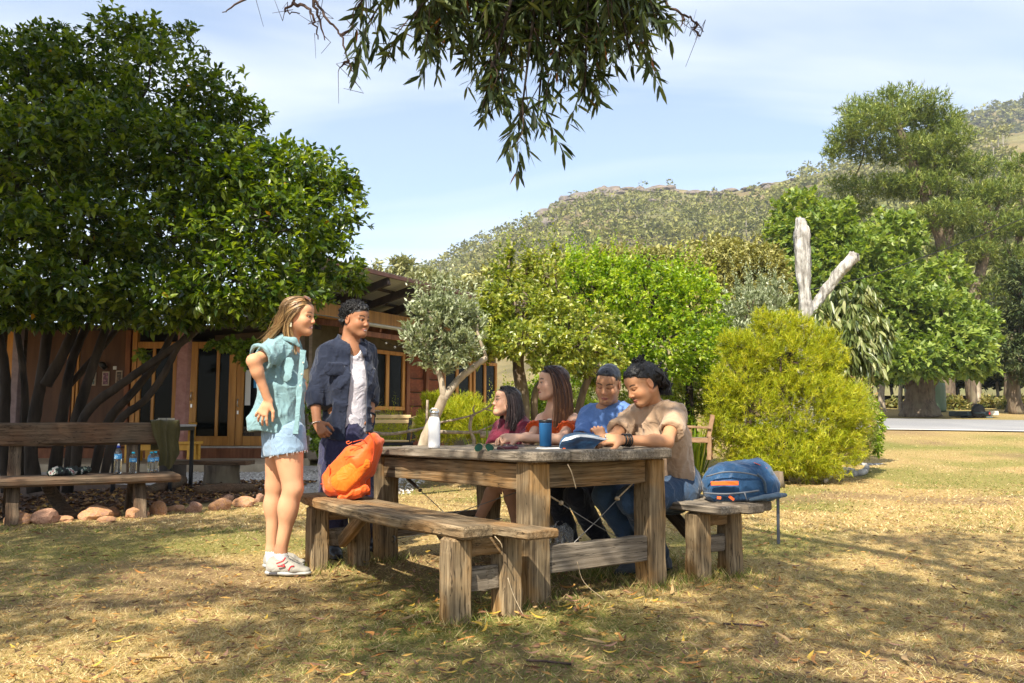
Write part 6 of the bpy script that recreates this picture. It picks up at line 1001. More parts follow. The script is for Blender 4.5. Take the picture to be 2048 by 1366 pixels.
V, Fc = lathegeo([(0, 0), (.10, 0), (.085, .1), (.075, .22), (0, .23)], 12); tag(ob('tree_stump', V, Fc, m_bark, None, Matrix.Translation(Vector(gp(1556, 975))), smooth=True), 'short pale stump at the front foot of the feathery shrub', 'stump')
# overhead cable from the dead trunk to the right
c = curve([at(1588, 583, 14.9), at(1660, 572, 16), at(1760, 545, 17.5), at(1900, 494, 19.5), at(2100, 416, 22)], 8); tag(tube('overhead_cable', c, .012, m_ink, None, 5), 'thin black cable running from the dead trunk to the right', 'cable')
# trailer and tank across the road
tr_ = thing('box_trailer', 'small dark box trailer with pale tailgate parked across the road', 'trailer', zb(1965, 39.6)); YT = 39.6; m_tr = nmat('faded dark steel', [(.3, (.03, .05, .06)), (.7, (.07, .10, .11))], (2,)*3, 4, .6, .1)
def tq(px, py, d=0.0): return at(px, py, YT+d)
a = tq(1935, 822); b_ = tq(1984, 832); MBt = MB(); MBt.box(V3((a[0]+b_[0])/2, YT+.9, (a[2]+b_[2])/2), (b_[0]-a[0], 1.7, a[2]-b_[2]), None, .03); MBt.build('body', m_tr, tr_); g = tq(1980, 822); h_ = tq(2000, 831)
ob('tailgate', *boxmesh((h_[0]-g[0], 1.6, g[2]-h_[2]), .02), nmat('pale tailgate', [(.3, (.5, .46, .36)), (.7, (.68, .64, .52))], (3,)*3, 4, .6, .05), tr_, Matrix.Translation(((g[0]+h_[0])/2+.02, YT+.9, (g[2]+h_[2])/2)))
for d in (-.05, 1.75): q = tq(1957, 834, d); V, Fc = lathegeo([(0, -.09), (.2, -.09), (.3, -.08), (.32, 0), (.3, .08), (.2, .09), (0, .09)], 20); ob('wheel', V, Fc, solid('tyre rubber', (.02, .02, .02), .8), tr_, Matrix.Translation(Vector((q[0], q[1], float(zg(q[0], q[1]))+.32))) @ Matrix.Rotation(PI/2, 4, 'X'), True)
board('mudguard', tq(1947, 826, -.1), tq(1968, 826, -.1), .25, .05, m_tr, tr_); ob('tail_light', *boxmesh((.06, .05, .15), .01), solid('red lens', (.6, .05, .03), .3), tr_, Matrix.Translation(Vector(tq(1979, 826, -.05)))); board('drawbar', tq(1935, 831, .8), tq(1922, 834, .8), .08, .08, m_tr, tr_); board('leg', tq(1976, 833, .1), tq(1976, 839, .1), .3, .3, m_tr, tr_, (0, 1, 0))
q = zb(1852, 47); V, Fc = lathegeo([(0, 0), (1.05, 0)]+[(1.05+.02*(i % 2), .1+i*.1) for i in range(15)]+[(1.05, 1.65), (.3, 1.85), (0, 1.87)], 32); tag(ob('water_tank', V, Fc, nmat('green tank paint', [(.3, (.07, .12, .07)), (.7, (.13, .19, .12))], (2, 2, .5), 5, .5, .05), None, Matrix.Translation(Vector(q)), True), 'round green water tank behind the elm trunk', 'tank')
# photographer-side shade at the lower left comes from crown clumps placed to cast it; small stones and twigs on the lawn
rg = np.random.default_rng(15)
for (px, py, lab) in ((1484, 1255, 'dark twig'), (1095, 1330, 'twig')): p = gp(px, py); tag(tube('fallen_twig', curve([p+V3(-.08, .02, .012), p+V3(0, -.01, .016), p+V3(.09, -.03, .012)], 4), .005, m_twig, None, 5), ('thin dark twig on the lawn right of the bench' if px > 1200 else 'short twig on the lawn in front of the bench'), 'twig')
# ---------------------------------------------------------------- people
def skinmat(name, sss=.05):
    m, n, l, b = newmat(name); a = n.new('ShaderNodeAttribute'); a.attribute_name = 'paint'; l.new(a.outputs['Color'], b.inputs['Base Color']); b.inputs['Roughness'].default_value = .56; b.inputs['Specular IOR Level'].default_value = .32
    b.inputs['Subsurface Weight'].default_value = sss; b.inputs['Subsurface Radius'].default_value = (.012, .005, .003); b.inputs['Subsurface Scale'].default_value = 1.0
    t = n.new('ShaderNodeTexCoord'); z = n.new('ShaderNodeTexNoise'); z.inputs['Scale'].default_value = 160; z.inputs['Detail'].default_value = 4; l.new(t.outputs['Object'], z.inputs[0]); u = n.new('ShaderNodeBump'); u.inputs['Strength'].default_value = .25; u.inputs['Distance'].default_value = .002; l.new(z.outputs['Fac'], u.inputs['Height']); l.new(u.outputs[0], b.inputs['Normal']); return m
m_skin = skinmat('skin')
def hairmat(name, stops, rough=.4):
    m, n, l, b = newmat(name); a = n.new('ShaderNodeAttribute'); a.attribute_name = 'tint'; r = ramp(n, stops); l.new(a.outputs['Fac'], r.inputs[0]); l.new(r.outputs[0], b.inputs['Base Color']); b.inputs['Roughness'].default_value = rough; b.inputs['Specular IOR Level'].default_value = .45; return m
class Head:
    def __init__(s, C, f, up=(0, 0, 1), size=1.0):
        s.C = np.array(C, float); s.f = unit(f); up = np.array(up, float); s.u = unit(up-s.f*(up@s.f)); s.r = np.cross(s.f, s.u); s.A = np.stack([s.r, s.f, s.u]); s.s = size
    def w(s, *p): return s.C+s.s*(p[0]*s.r+p[1]*s.f+p[2]*s.u)
    def loc(s, V): return (V-s.C)@s.A.T/s.s
def add_head(S, H, fem=False, jaw=1.0, nose=1.0):
    s = H.s; e = lambda c, r, k=.02, op=1: S.ell(H.w(*c), np.array(r)*s, H.A, k*s, op); c_ = lambda a, b, ra, rb, k=.02, op=1: S.cone(H.w(*a), H.w(*b), ra*s, rb*s, k*s, None, op)
    e((0, -.022, .032), (.074, .096, .084)); e((0, .034, -.03), (.057*(.95 if fem else 1), .056, .084), .03); e((0, .055, .045), (.055, .035, .045), .03)
    for q in (-1, 1):
        c_((q*.050, -.002, -.055), (q*.018, .066, -.098*jaw), .02, .017, .045); e((q*.040, .056, -.03), (.022, .022, .022), .04); e((q*.033, .083, .002), (.019, .014, .0115), .012, -1); e((q*.032, .0715, .0), (.0135, .0135, .0125), .004); c_((q*.018, .082, .014), (q*.048, .068, .015), .0085, .007, .012)
        e((q*.0775, -.012, -.008), (.007, .019, .031), .008); e((q*.083, -.008, -.004), (.004, .01, .018), .006, -1); e((q*.0105, .094, -.036), (.0072, .0085, .0062), .007)
    e((0, .074, -.1*jaw), (.02, .018, .015), .02); c_((0, .082, .01), (0, .100*nose+.001, -.026), .0080, .0085, .016); e((0, .1015*nose, -.032), (.0095, .0095, .0085), .009)
    e((0, .089, -.0635), (.021, .0115, .0058), .005); e((0, .087, -.0735), (.0185, .0115, .0062), .005); c_((-.021, .082, -.0685), (.021, .082, -.0685), .0016, .0016, .004, -1)
def skin_paint(H, base, hair, brow=(.02, .012, .01), lip=(.42, .14, .11), stubble=0.0, hairline=.062, mous=0.0, eye=(.03, .016, .01), seed=0, smile=False, lids=False):
    base = np.array(base); hair = np.array(hair); brow = np.array(brow)
    def f(V):
        q = H.loc(V); x, y, z = q[:, 0], q[:, 1], q[:, 2]; ax = np.abs(x); n_ = fbm(V[:, 0]*30, V[:, 1]*30, V[:, 2]*30, seed, 3); C = base[None]*(.9+.2*n_[:, None]); head = np.linalg.norm(q*[1, .9, .85], axis=1) < .135
        mix = lambda C, c, m: C*(1-m[:, None])+np.array(c)[None]*m[:, None]
        C = mix(C, base*[1.12, .82, .76], .45*head*np.exp(-((ax-.042)**2+(y-.07)**2+(z+.03)**2)/.0006)); C = mix(C, base*[1.1, .8, .74], .4*head*np.exp(-((ax)**2+(y-.108)**2+(z+.033)**2)/.0003)); C = mix(C, base*[1.1, .78, .72], .35*head*(ax > .07))
        if stubble: C = mix(C, np.array(hair)*.7+base*.12, stubble*head*sstep(-.035, -.06, z-.25*(ax-.05).clip(-.05, .0))*sstep(-.03, .02, y)*(.7+.6*n_).clip(0, 1))
        if mous: C = mix(C, hair, mous*head*(sstep(.006, .003, np.abs(z+.055+ax*.12)))*sstep(.030, .022, ax)*(y > .07)); C = mix(C, hair, mous*.9*head*sstep(.018, .010, ax)*sstep(-.084, -.09, z)*(y > .06))
        C = mix(C, lip, head*(y > .07)*sstep(.0105, .0075, np.hypot(z+.0685, ax*.36))); C = mix(C, (.12, .03, .03), .8*head*(y > .07)*(ax < .02)*(np.abs(z+.0685) < .0016))
        if smile: C = mix(C, (.75, .72, .68), .95*head*(y > .08)*(ax < .015)*(np.abs(z+.0690) < .0028))
        C = mix(C, brow, .92*head*(y > .045)*sstep(.006, .003, np.abs(z-.0225-.006*np.sin((ax-.012)*70)))*sstep(.011, .015, ax)*sstep(.056, .049, ax))
        ex, ez = (ax-.032)/.0135, (z-.0005)/.0056; er = np.hypot(ex, ez); ey = head*(y > .058); 
        if lids: C = mix(C, base*[.85, .75, .72], .6*ey*sstep(1.1, .8, er)); C = mix(C, (.012, .009, .008), .85*ey*sstep(.0024, .0011, np.abs(z+.0026-.0025*ex**2))*(np.abs(ex) < 1.1))
        else: C = mix(C, (.5, .46, .42), ey*sstep(1.0, .85, er)); C = mix(C, eye, ey*sstep(1.05, .85, er)*sstep(.0066, .0056, np.abs(ax-.031))); C = mix(C, (.015, .01, .008), .9*ey*sstep(.0026, .0012, np.abs(z-.0052+.0035*ex**2))*(np.abs(ex) < 1.15))
        C = mix(C, base*.72, .5*ey*sstep(.003, .001, np.abs(z-.0115))*(np.abs(ex) < 1))
        hl = hairline-.02*(ax/.07)**2; top = head*np.where(y > -.005, sstep(hl-.006, hl+.004, z), sstep(-.055, -.04, z+.0*y)*((ax < .074) | (z > .03))); C = mix(C, hair, top.astype(float)); return np.clip(C, 0, 1)
    return f
def hand(S, W, d, n, side=1, curl=(.5, .55, .6, .7), thumb=(.35, .5), s=1.0, spread=.12, bend=.35):
    """palm from the wrist W along d, n = back of the hand, thumb on the side*cross(d, n) side, fingers curl away from n"""
    d = unit(d); n = unit(np.array(n)-d*(np.array(n)@d)); a = np.cross(d, n)*side; W = np.array(W, float); fl = (n, .55)
    S.cone(W, W+d*.03*s, .026*s, .030*s, .012, (n, .7))
    for k, o in enumerate((.026, .009, -.009, -.025)): S.cone(W+a*o*.6*s+d*.018*s, W+d*(.088-.004*abs(k-1))*s+a*o*s, .0155*s, .0125*s, .012, None)
    for k, (o, L) in enumerate(zip((.029, .010, -.010, -.028), (.070, .079, .073, .057))):
        p = W+d*(.086-.005*abs(k-1.2))*s+a*o*s; th = 0.0; sp = a*(1.5-k)*spread
        for g, (fr_, ra, rb) in enumerate(((.44, .0100, .0088), (.31, .0088, .0080), (.25, .0080, .0066))): th += curl[k]*(.9, 1.1, .7)[g]; v = unit(d*math.cos(th)-n*math.sin(th)+sp*math.cos(th)); q = p+v*L*fr_*s; S.cone(p, q, ra*s, rb*s, .003); p = q
    p = W+d*.022*s+a*.026*s; v = unit(a*.75+d*.62-n*thumb[0]); q = p+v*.042*s; S.cone(p, q, .0155*s, .0115*s, .010); v2 = unit(a*(.45-.5*thumb[1])+d*.9-n*(thumb[0]+.2)); q2 = q+v2*.032*s; S.cone(q, q2, .0112*s, .0098*s, .004); v3 = unit(v2-a*.3*bend); S.cone(q2, q2+v3*.026*s, .0098*s, .0074*s, .004)
def torso(S, pel, ch, nb, shR, shL, fr, g=1.0, e=0.0, fem=False, belly=.0, k=.05):
    fr = unit(fr); wa = pel*.5+ch*.5; up = nb-(nb-ch)*.25; r = lambda v: v*g+e
    S.cone(pel, wa, r(.155 if fem else .15), r(.118 if fem else .137), k, (fr, .72)); S.cone(wa, ch, r(.118 if fem else .137), r(.142 if fem else .163), k, (fr, .72)); S.cone(ch, up, r(.142 if fem else .163), r(.10), k, (fr, .66)); S.cone(shR*.86+shL*.14, shL*.86+shR*.14, r(.052), r(.052), .05, (fr, .95)); S.cone(up, nb, r(.085), r(.058), .04); S.cone(nb-(nb-ch)*.18, shR*.8+shL*.2, r(.055), r(.05), .05); S.cone(nb-(nb-ch)*.18, shL*.8+shR*.2, r(.055), r(.05), .05)
    if fem:
        lat = unit(shL-shR)
        for q in (-1, 1): S.ell(ch+fr*.085+lat*q*.07-unit(nb-pel)*.03, np.full(3, .062*g+e), None, .04)
    if belly: S.ell(pel*.7+ch*.3+fr*.05, np.full(3, .1*g+e), None, .08)
def limb(S, a, b, c, r, k=.03, bulge=0.0):
    S.cone(a, b, r[0], r[1], k); S.cone(b, c, r[1]*1.0, r[2], k)
    if bulge: S.ell(b*.68+c*.32, np.full(3, r[1]*.98), None, .03)
def endcap(c, d, rad=.14): c = np.array(c); d = unit(d); return lambda x, y, z: np.minimum((x-c[0])*d[0]+(y-c[1])*d[1]+(z-c[2])*d[2], rad-np.sqrt((x-c[0])**2+(y-c[1])**2+(z-c[2])**2))
def below(c, n): c = np.array(c); n = unit(n); return lambda x, y, z: (x-c[0])*n[0]+(y-c[1])*n[1]+(z-c[2])*n[2]
def body(name, S, H, paint, parent, h=.012, hands=()):
    """one mesh of one field: a coarse grid, refined round the head and the hands"""
    V1, F1 = S.mesh(h); boxes = [(H.C-np.array([.16, .16, .125*H.s]), H.C+.2, .004)]+[(np.array(c)-.115, np.array(c)+.115, .0048) for c in hands]; VV, FF, o = [], [], 0; drop = np.zeros(len(F1), bool); fc = V1[F1].mean(1)
    for k, (lo, hi, hh) in enumerate(boxes):
        drop |= np.all((fc > lo+.004) & (fc < hi-.004), 1); V2, F2 = S.mesh(hh, 0, (lo, hi)); c2 = V2[F2].mean(1); dup = np.zeros(len(F2), bool)
        for (l2, h2, _) in boxes[:k]: dup |= np.all((c2 > l2+.004) & (c2 < h2-.004), 1)
        VV.append(V2); FF.append((F2[~dup])); 
    Fs = [F1[~drop]]; Vs = [V1]; o = len(V1)
    for V2, F2 in zip(VV, FF): Fs.append(F2+o); Vs.append(V2); o += len(V2)
    V = np.vstack(Vs); Fc = np.vstack(Fs); u, inv = np.unique(Fc, return_inverse=True); V = V[u]; Fc = inv.reshape(Fc.shape)
    return ob(name, V, Fc, m_skin, parent, smooth=True, attrs={'paint': paint(V)})
def strands(name, H, guides, n_, mat, parent, rad=.0028, jit=.008, wave=0.0, freq=9, seed=0, trange=(0, 1), sides=3, m=10, grad=0.35, world=False):
    """hair: guides are polylines in head space, root to tip; strands run between neighbouring guides"""
    rr = np.random.default_rng(seed); G = [curve([g if world else H.w(*g) for g in gd], 6) for gd in guides]; G = [np.stack([np.interp(np.linspace(0, 1, m), np.linspace(0, 1, len(g)), g[:, k]) for k in range(3)], 1) for g in G]; Vs, Fs, T, o = [], [], [], 0; th = np.linspace(0, 2*PI, sides, endpoint=False)
    for i in range(n_):
        a = rr.integers(0, len(G)-1) if len(G) > 1 else 0; t = rr.random(); P = G[a]*(1-t)+G[min(a+1, len(G)-1)]*t; s_ = np.linspace(0, 1, m)[:, None]; off = rr.normal(0, jit, 3); P = P+off*(.35+.65*s_)+rr.normal(0, jit*.25, (m, 3))*s_; ph = rr.uniform(0, .8)+off[0]*60; w_ = rr.uniform(.6, 1.3)
        if wave: P = P+wave*w_*s_*np.stack([np.sin(s_[:, 0]*freq+ph), np.cos(s_[:, 0]*freq*.9+ph), .3*np.sin(s_[:, 0]*freq+ph*2)], 1)
        ln = rr.uniform(.8, 1.0); P = P[0]+(P-P[0])*1.0; P = P[:max(5, int(m*ln))]; mm = len(P); Tn = unit(np.gradient(P, axis=0)); A = unit(np.cross(Tn, H.f+.01)); Bn = np.cross(Tn, A); R_ = rad*rr.uniform(.7, 1.3)*np.sin(np.linspace(.5, PI-.12, mm))[:, None]**.5
        ring_ = np.stack([P+R_*(math.cos(q)*A+math.sin(q)*Bn) for q in th], 1).reshape(-1, 3); ii = np.arange(mm-1)[:, None]*sides+np.arange(sides)[None]; jj = np.arange(mm-1)[:, None]*sides+(np.arange(sides)[None]+1) % sides; Fs.append(np.stack([ii, jj, jj+sides, ii+sides], -1).reshape(-1, 4)+o); Vs.append(ring_); o += len(ring_); b_ = rr.normal(.4, .17); T.append(np.repeat(np.clip(b_+grad*np.linspace(-.5, .5, mm), 0, 1), sides))
    return tag(ob(name, np.vstack(Vs), np.vstack(Fs), mat, parent, smooth=True, attrs={'tint': np.concatenate(T)}), kind='stuff')
def haircap(H, parent, mat, prims, cuts=(), h=.005, warp=None, tint=.3, name='hair'):
    S = Sdf()
    for (c, r) in prims: S.ell(H.w(*c), np.array(r)*H.s, H.A, .015*H.s)
    for cf in cuts: S.cut(lambda x, y, z, cf=cf: cf(*(H.loc(np.stack([x, y, z], -1)).T)).astype(np.float32))
    S.warp = warp or folds(.006, 40, 40, 40, 5); V, Fc = S.mesh(h); return ob(name, V, Fc, mat, parent, smooth=True, attrs={'tint': np.clip(tint+.5*(fbm(V[:, 0]*70, V[:, 1]*70, V[:, 2]*25, 3, 3)-.5), 0, 1)})
def curls(name, H, pts, n_, mat, parent, R=.009, rad=.0032, seed=0, turns=1.6):
    rr = np.random.default_rng(seed); Vs, Fs, T, o = [], [], [], 0; P = pts(rr, n_); m, sides = 11, 4; th = np.linspace(0, 2*PI, sides, endpoint=False)
    for (c, nrm) in P:
        a = unit(np.cross(nrm, rr.normal(0, 1, 3))); b_ = np.cross(nrm, a); t = np.linspace(0, 2*PI*turns, m); rr_ = R*rr.uniform(.6, 1.25); hgt = R*rr.uniform(.6, 1.6); path = c+rr_*(np.cos(t)[:, None]*a+np.sin(t)[:, None]*b_)*np.linspace(1, .6, m)[:, None]+nrm*np.linspace(-.3, 1, m)[:, None]*hgt
        Tn = unit(np.gradient(path, axis=0)); A = unit(np.cross(Tn, nrm+.01)); Bn = np.cross(Tn, A); R_ = (rad*np.linspace(1.1, .5, m))[:, None]; ring_ = np.stack([path+R_*(math.cos(q)*A+math.sin(q)*Bn) for q in th], 1).reshape(-1, 3); ii = np.arange(m-1)[:, None]*sides+np.arange(sides)[None]; jj = np.arange(m-1)[:, None]*sides+(np.arange(sides)[None]+1) % sides
        Fs.append(np.stack([ii, jj, jj+sides, ii+sides], -1).reshape(-1, 4)+o); Vs.append(ring_); o += len(ring_); T.append(np.full(len(ring_), np.clip(rr.normal(.4, .2), 0, 1)))
    return tag(ob(name, np.vstack(Vs), np.vstack(Fs), mat, parent, smooth=True, attrs={'tint': np.concatenate(T)}), kind='stuff')
def shoe(name, heel, toe, h, w, upper, sole, parent, ankle=None, stripes=None):
    heel, toe = np.array(heel, float), np.array(toe, float); d = unit((toe-heel)*V3(1, 1, 0)); L = np.linalg.norm(toe-heel); lat = np.cross((0, 0, 1), d); up = V3(0, 0, 1); S = Sdf(); z0 = min(heel[2], toe[2]); q = lambda t, z, o=0: heel*V3(1, 1, 0)+V3(0, 0, z0)+d*L*t+up*z+lat*o
    S.cone(q(.13, h*.62), q(.2, h*.35), w*.40, w*.45, .03); S.cone(q(.12, h*.34), q(.6, h*.34), w*.42, w*.46, .03, (up, .8)); S.cone(q(.55, h*.36), q(.86, h*.24), w*.44, w*.36, .03, (up, .7)); S.cone(q(.3, h*.75), q(.62, h*.45), w*.32, w*.36, .03); S.cut(lambda x, y, z: z0+h*.18-z); sob('upper', S, .007, upper, parent)
    S = Sdf(); S.cone(q(.10, h*.12), q(.5, h*.12), w*.46, w*.44, .02, (up, .45)); S.cone(q(.5, h*.12), q(.88, h*.14), w*.46, w*.38, .02, (up, .42)); S.cut(lambda x, y, z: z0-z); S.cut(lambda x, y, z: z-(z0+h*.27)); sob('sole', S, .0065, sole, parent); return q
m_eyew = None
TEETH = None

# ===== woman standing, pale blue shirt
H1 = Head(at(598, 632, 5.2), (.985, -.12, -.10), (.06, -.05, 1), .98)
w1 = thing('person', 'standing person with long fair hair, pale blue shirt and cut-off denim shorts', 'person', gp(575, 1148))
SK1 = (.63, .315, .175); S = Sdf(); add_head(S, H1, True)
nb = at(577, 690, 5.2); ch = at(566, 765, 5.22); pel = at(566, 868, 5.24); shR = at(548, 702, 5.07); shL = at(578, 697, 5.38); S.cone(H1.w(0, -.025, -.05), nb, .052, .055, .03); torso(S, pel, ch, nb, shR, shL, (1, -.05, 0), .86, 0, True)
eR = at(507, 722, 4.93); wR = at(537, 803, 5.0); limb(S, shR, eR, wR, (.044, .035, .024)); S.ell(eR, (.035, .035, .035), None, .02); S.ell(eR*.75+wR*.25, (.036, .036, .040), None, .03); hand(S, wR, at(519, 838, 4.98)-wR, V3(-.1, -.95, .1), -1, (.25, .35, .4, .45), (.1, .2), .95, .3)
eL = at(600, 770, 5.46); wL = at(598, 850, 5.42); limb(S, shL, eL, wL, (.044, .038, .026))
hipR, knR, anR = at(575, 890, 5.15), at(586, 978, 5.13), at(561, 1104, 5.14); hipL, knL, anL = at(560, 890, 5.34), at(550, 972, 5.36), at(543, 1100, 5.36)
S.cone(hipR, knR, .098, .060, .03); S.cone(knR, anR, .057, .036, .03); S.ell(knR*.7+anR*.3+V3(-.012, 0, 0), (.057, .057, .085), None, .04); S.cone(hipL, knL, .096, .060, .02); S.cone(knL, anL, .055, .035, .03); S.ell(knL*.7+anL*.3+V3(-.012, 0, 0), (.056, .055, .085), None, .03); S.cone(anR, anR+V3(.02, 0, -.07), .036, .04, .02); S.cone(anL, anL+V3(.02, 0, -.07), .036, .04, .02)
body('body', S, H1, skin_paint(H1, SK1, (.22, .13, .07), (.10, .055, .03), (.5, .19, .16), 0, .080, smile=True), w1, hands=(wR+V3(-.03, 0, -.07),))
m_chambray = fabric('pale blue shirt', (.21, .345, .375), .08, 420, .9); m_denim = fabric('faded denim', (.26, .37, .50), .25, 300, .9); m_whitec = solid('white cotton', (.72, .72, .72), .85)
S = Sdf(); torso(S, pel+V3(-.02, 0, .02), ch+V3(-.02, 0, 0), nb, shR, shL, (1, -.05, 0), .98, .012, True); S.cone(at(555, 790, 5.2), at(534, 850, 5.2), .13, .155, .06, (V3(1, 0, 0), .75)); S.cone(at(572, 780, 5.2), at(572, 858, 5.2), .13, .15, .05, (V3(1, 0, 0), .72)); S.cone(shR, shR*.28+eR*.72, .068, .076, .03); S.cone(shL, shL*.4+eL*.6, .08, .085, .03)
S.cone(shR*.35+eR*.65, shR*.15+eR*.85, .07, .075, .005, None, -1); S.cut(endcap(shR*.30+eR*.70, eR-shR, .16)); S.cut(endcap(shL*.4+eL*.6, eL-shL)); S.ell(nb+V3(.045, -.005, .03), (.066, .07, .085), None, .01, -1); hemc = at(560, 866, 5.2); S.cut(lambda x, y, z: (hemc[2]-.016*np.sin((x-hemc[0])*14)*1.0+.10*np.clip(x-hemc[0]+.0, 0, .2)*0-z)); S.warp = folds(.020, 9, 9, 4.5, 21); sob('shirt', S, .007, m_chambray, w1)
S = Sdf(); S.chain([shR*.42+eR*.58-V3(0, 0, .0), shR*.31+eR*.69], [.083, .085], .01); S.cone(shR*.5+eR*.5, shR*.1+eR*.9, .069, .070, .004, None, -1); S.cut(endcap(shR*.30+eR*.70, eR-shR, .2)); S.cut(endcap(shR*.44+eR*.56, shR-eR, .2)); S.warp = folds(.008, 14, 14, 14, 4); sob('rolled_cuff', S, .0048, m_chambray, w1)
S = Sdf(); S.chain([at(570, 677, 5.11), at(588, 681, 5.10), at(598, 692, 5.11)], [.014, .019, .010], .01, (V3(0, 1, 0), .5)); sob('collar', S, .004, m_chambray, w1)
board('placket', at(606, 700, 5.085), at(591, 868, 5.055), .028, .004, m_chambray, w1, (0, 1, 0), .001, 10, .003)
for k in range(6): p = at(606-k*2.9, 725+k*23, 5.07); V, Fc = lathegeo([(0, -.002), (.005, -.002), (.005, .001), (0, .0015)], 8); ob('button', V, Fc, solid('pearl button', (.6, .55, .45), .3), w1, Matrix.Translation(Vector(p)) @ Matrix.Rotation(PI/2, 4, 'X'))
S = Sdf(); S.chain([at(577, 725, 5.075), at(572, 752, 5.055)], [.036, .034], .01, (V3(0, 1, 0), .14)); S.warp = folds(.002, 20, 20, 20, 8); sob('pocket', S, .0045, m_chambray, w1)
S = Sdf(); S.cone(pel, hipR*.5+hipL*.5, .150, .150, .04, (V3(1, 0, 0), .86)); S.cone(hipR+V3(0, 0, .06), hipR*.78+knR*.22, .112, .112, .03); S.cone(hipL+V3(0, 0, .06), hipL*.78+knL*.22, .108, .108, .03); c = at(572, 908, 5.15); S.cut(lambda x, y, z: (c[2]+.012*(x-c[0])*0+.16*(x-c[0])-z)); S.warp = folds(.005, 11, 11, 9, 5); sob('denim_shorts', S, .0065, m_denim, w1)
rr = np.random.default_rng(2); mb = MB()
for k in range(26): a = rr.uniform(-.9, 3.6); p = hipR*.76+knR*.24+V3(.112*math.cos(a), -.112*math.sin(a), 0); p[2] = c[2]+.16*(p[0]-c[0])+.004; mb.add(*tubegeo([p, p+V3(rr.normal(0, .004), 0, -rr.uniform(.006, .02))], [.0016, .0007], 3))
mb.build('frayed_hem', m_whitec, w1)['kind'] = 'stuff'
m_shoe = fabric('off white mesh shoe', (.34, .32, .275), .12, 300, .7); m_sole = solid('white rubber sole', (.40, .395, .375), .5); m_red = solid('red stripe', (.55, .02, .03), .5)
shz = thing
q1 = shoe('shoe', V3(*gp(535, 1150)[:2], .004), V3(*gp(622, 1152)[:2], .004), .115, .095, m_shoe, m_sole, w1); shoe('shoe', V3(*gp(529, 1136)[:2], .004), V3(*gp(612, 1134)[:2], .004), .11, .09, m_shoe, m_sole, w1)
for pts in ([(553, 1127), (566, 1122), (571, 1115)], [(555, 1132), (569, 1133), (566, 1128)], [(577, 1141), (582, 1133), (588, 1132)]): tube('red_stripe', curve([at(x, y, 5.068) for x, y in pts], 4), .0042, m_red, w1, 5)
tube('lace', curve([at(572, 1107, 5.09), at(580, 1112, 5.075), at(588, 1117, 5.075), at(596, 1122, 5.085)], 4), .004, m_shoe, w1, 5); ob('heel_window', *boxmesh((.05, .006, .014), .003), solid('clear heel unit', (.08, .08, .09), .2), w1, Matrix.Translation(Vector(at(546, 1147, 5.06))))
S = Sdf(); S.cone(anR+V3(0, 0, .0), anR+V3(.015, 0, -.07), .041, .045, .02); S.cut(lambda x, y, z: z-anR[2]); sob('sock', S, .008, m_whitec, w1); S = Sdf(); S.cone(anL, anL+V3(.015, 0, -.07), .040, .044, .02); S.cut(lambda x, y, z: z-anL[2]); sob('sock', S, .008, m_whitec, w1)
m_fair = hairmat('fair hair', [(0, (.09, .05, .022)), (.35, (.26, .15, .06)), (.65, (.46, .29, .12)), (1, (.66, .48, .25))], .42)
haircap(H1, w1, m_fair, [((0, -.028, .040), (.082, .104, .086)), ((0, -.075, -.03), (.066, .055, .085)), ((0, -.09, -.10), (.07, .05, .08))], [lambda x, y, z: np.minimum(y-.008-.5*np.clip(z-.02, -1, .06)+.3*np.clip(-z, 0, .1), .09-z*.55+.0*x)], tint=.25)
gd = []
for a in np.linspace(-1.25, 1.25, 7): gd.append([(.078*math.sin(a)*.5, .02*math.cos(a), .118-.01*abs(a)), (.086*math.sin(a), -.05-.03*math.cos(a), .075), (.092*math.sin(a), -.095*math.cos(a)-.02, -.01), (.098*math.sin(a), -.10-.03*math.cos(a), -.10), (.10*math.sin(a), -.14-.04*math.cos(a), -.18), (.08*math.sin(a), -.17-.03*math.cos(a), -.245)])
strands('long_hair', H1, gd, 900, m_fair, w1, .0027, .010, .013, 11, 1); strands('stray_hair', H1, gd, 120, m_fair, w1, .0014, .022, .022, 13, 2)
strands('front_lock', H1, [[(.055, .035, .085), (.078, .02, .03), (.082, -.02, -.05), (.082, -.01, -.13), (.075, .02, -.22), (.07, .035, -.30)], [(.06, .02, .09), (.085, -.01, .03), (.09, -.04, -.04), (.092, -.04, -.13), (.085, -.005, -.2), (.075, .03, -.28)]], 150, m_fair, w1, .0034, .008, .008, 9, 4); strands('top_hair', H1, [[(0, .07, .088), (.03, .03, .118), (.05, -.04, .11), (.07, -.09, .06), (.072, -.12, -.02)], [(.0, .072, .085), (.055, .04, .085), (.078, -.02, .055), (.085, -.07, .01), (.08, -.11, -.05)], [(.03, .07, .07), (.07, .035, .055), (.083, -.01, .02), (.085, -.06, -.03), (.08, -.1, -.1)]], 260, m_fair, w1, .003, .005, .003, 7, 5); strands('top_hair', H1, [[(0, .07, .088), (-.03, .03, .118), (-.05, -.04, .11), (-.07, -.09, .06), (-.072, -.12, -.02)], [(-.03, .07, .07), (-.07, .035, .055), (-.083, -.01, .02), (-.085, -.06, -.03), (-.08, -.1, -.1)]], 160, m_fair, w1, .003, .005, .003, 7, 6)
er = thing('earring', 'pale drop earring of the standing person with fair hair', 'earring', H1.w(.083, -.012, -.05)); ob('hook', *tubegeo([H1.w(.084, -.012, -.036), H1.w(.087, -.012, -.05)], .0015, 5), m_steel, er); ob('drop', *boxmesh((.026, .012, .004), .002), solid('cream enamel', (.75, .7, .5), .4), er, frame(H1.w(.088, -.012, -.05), H1.w(.088, -.012, -.08), tuple(-H1.r)))
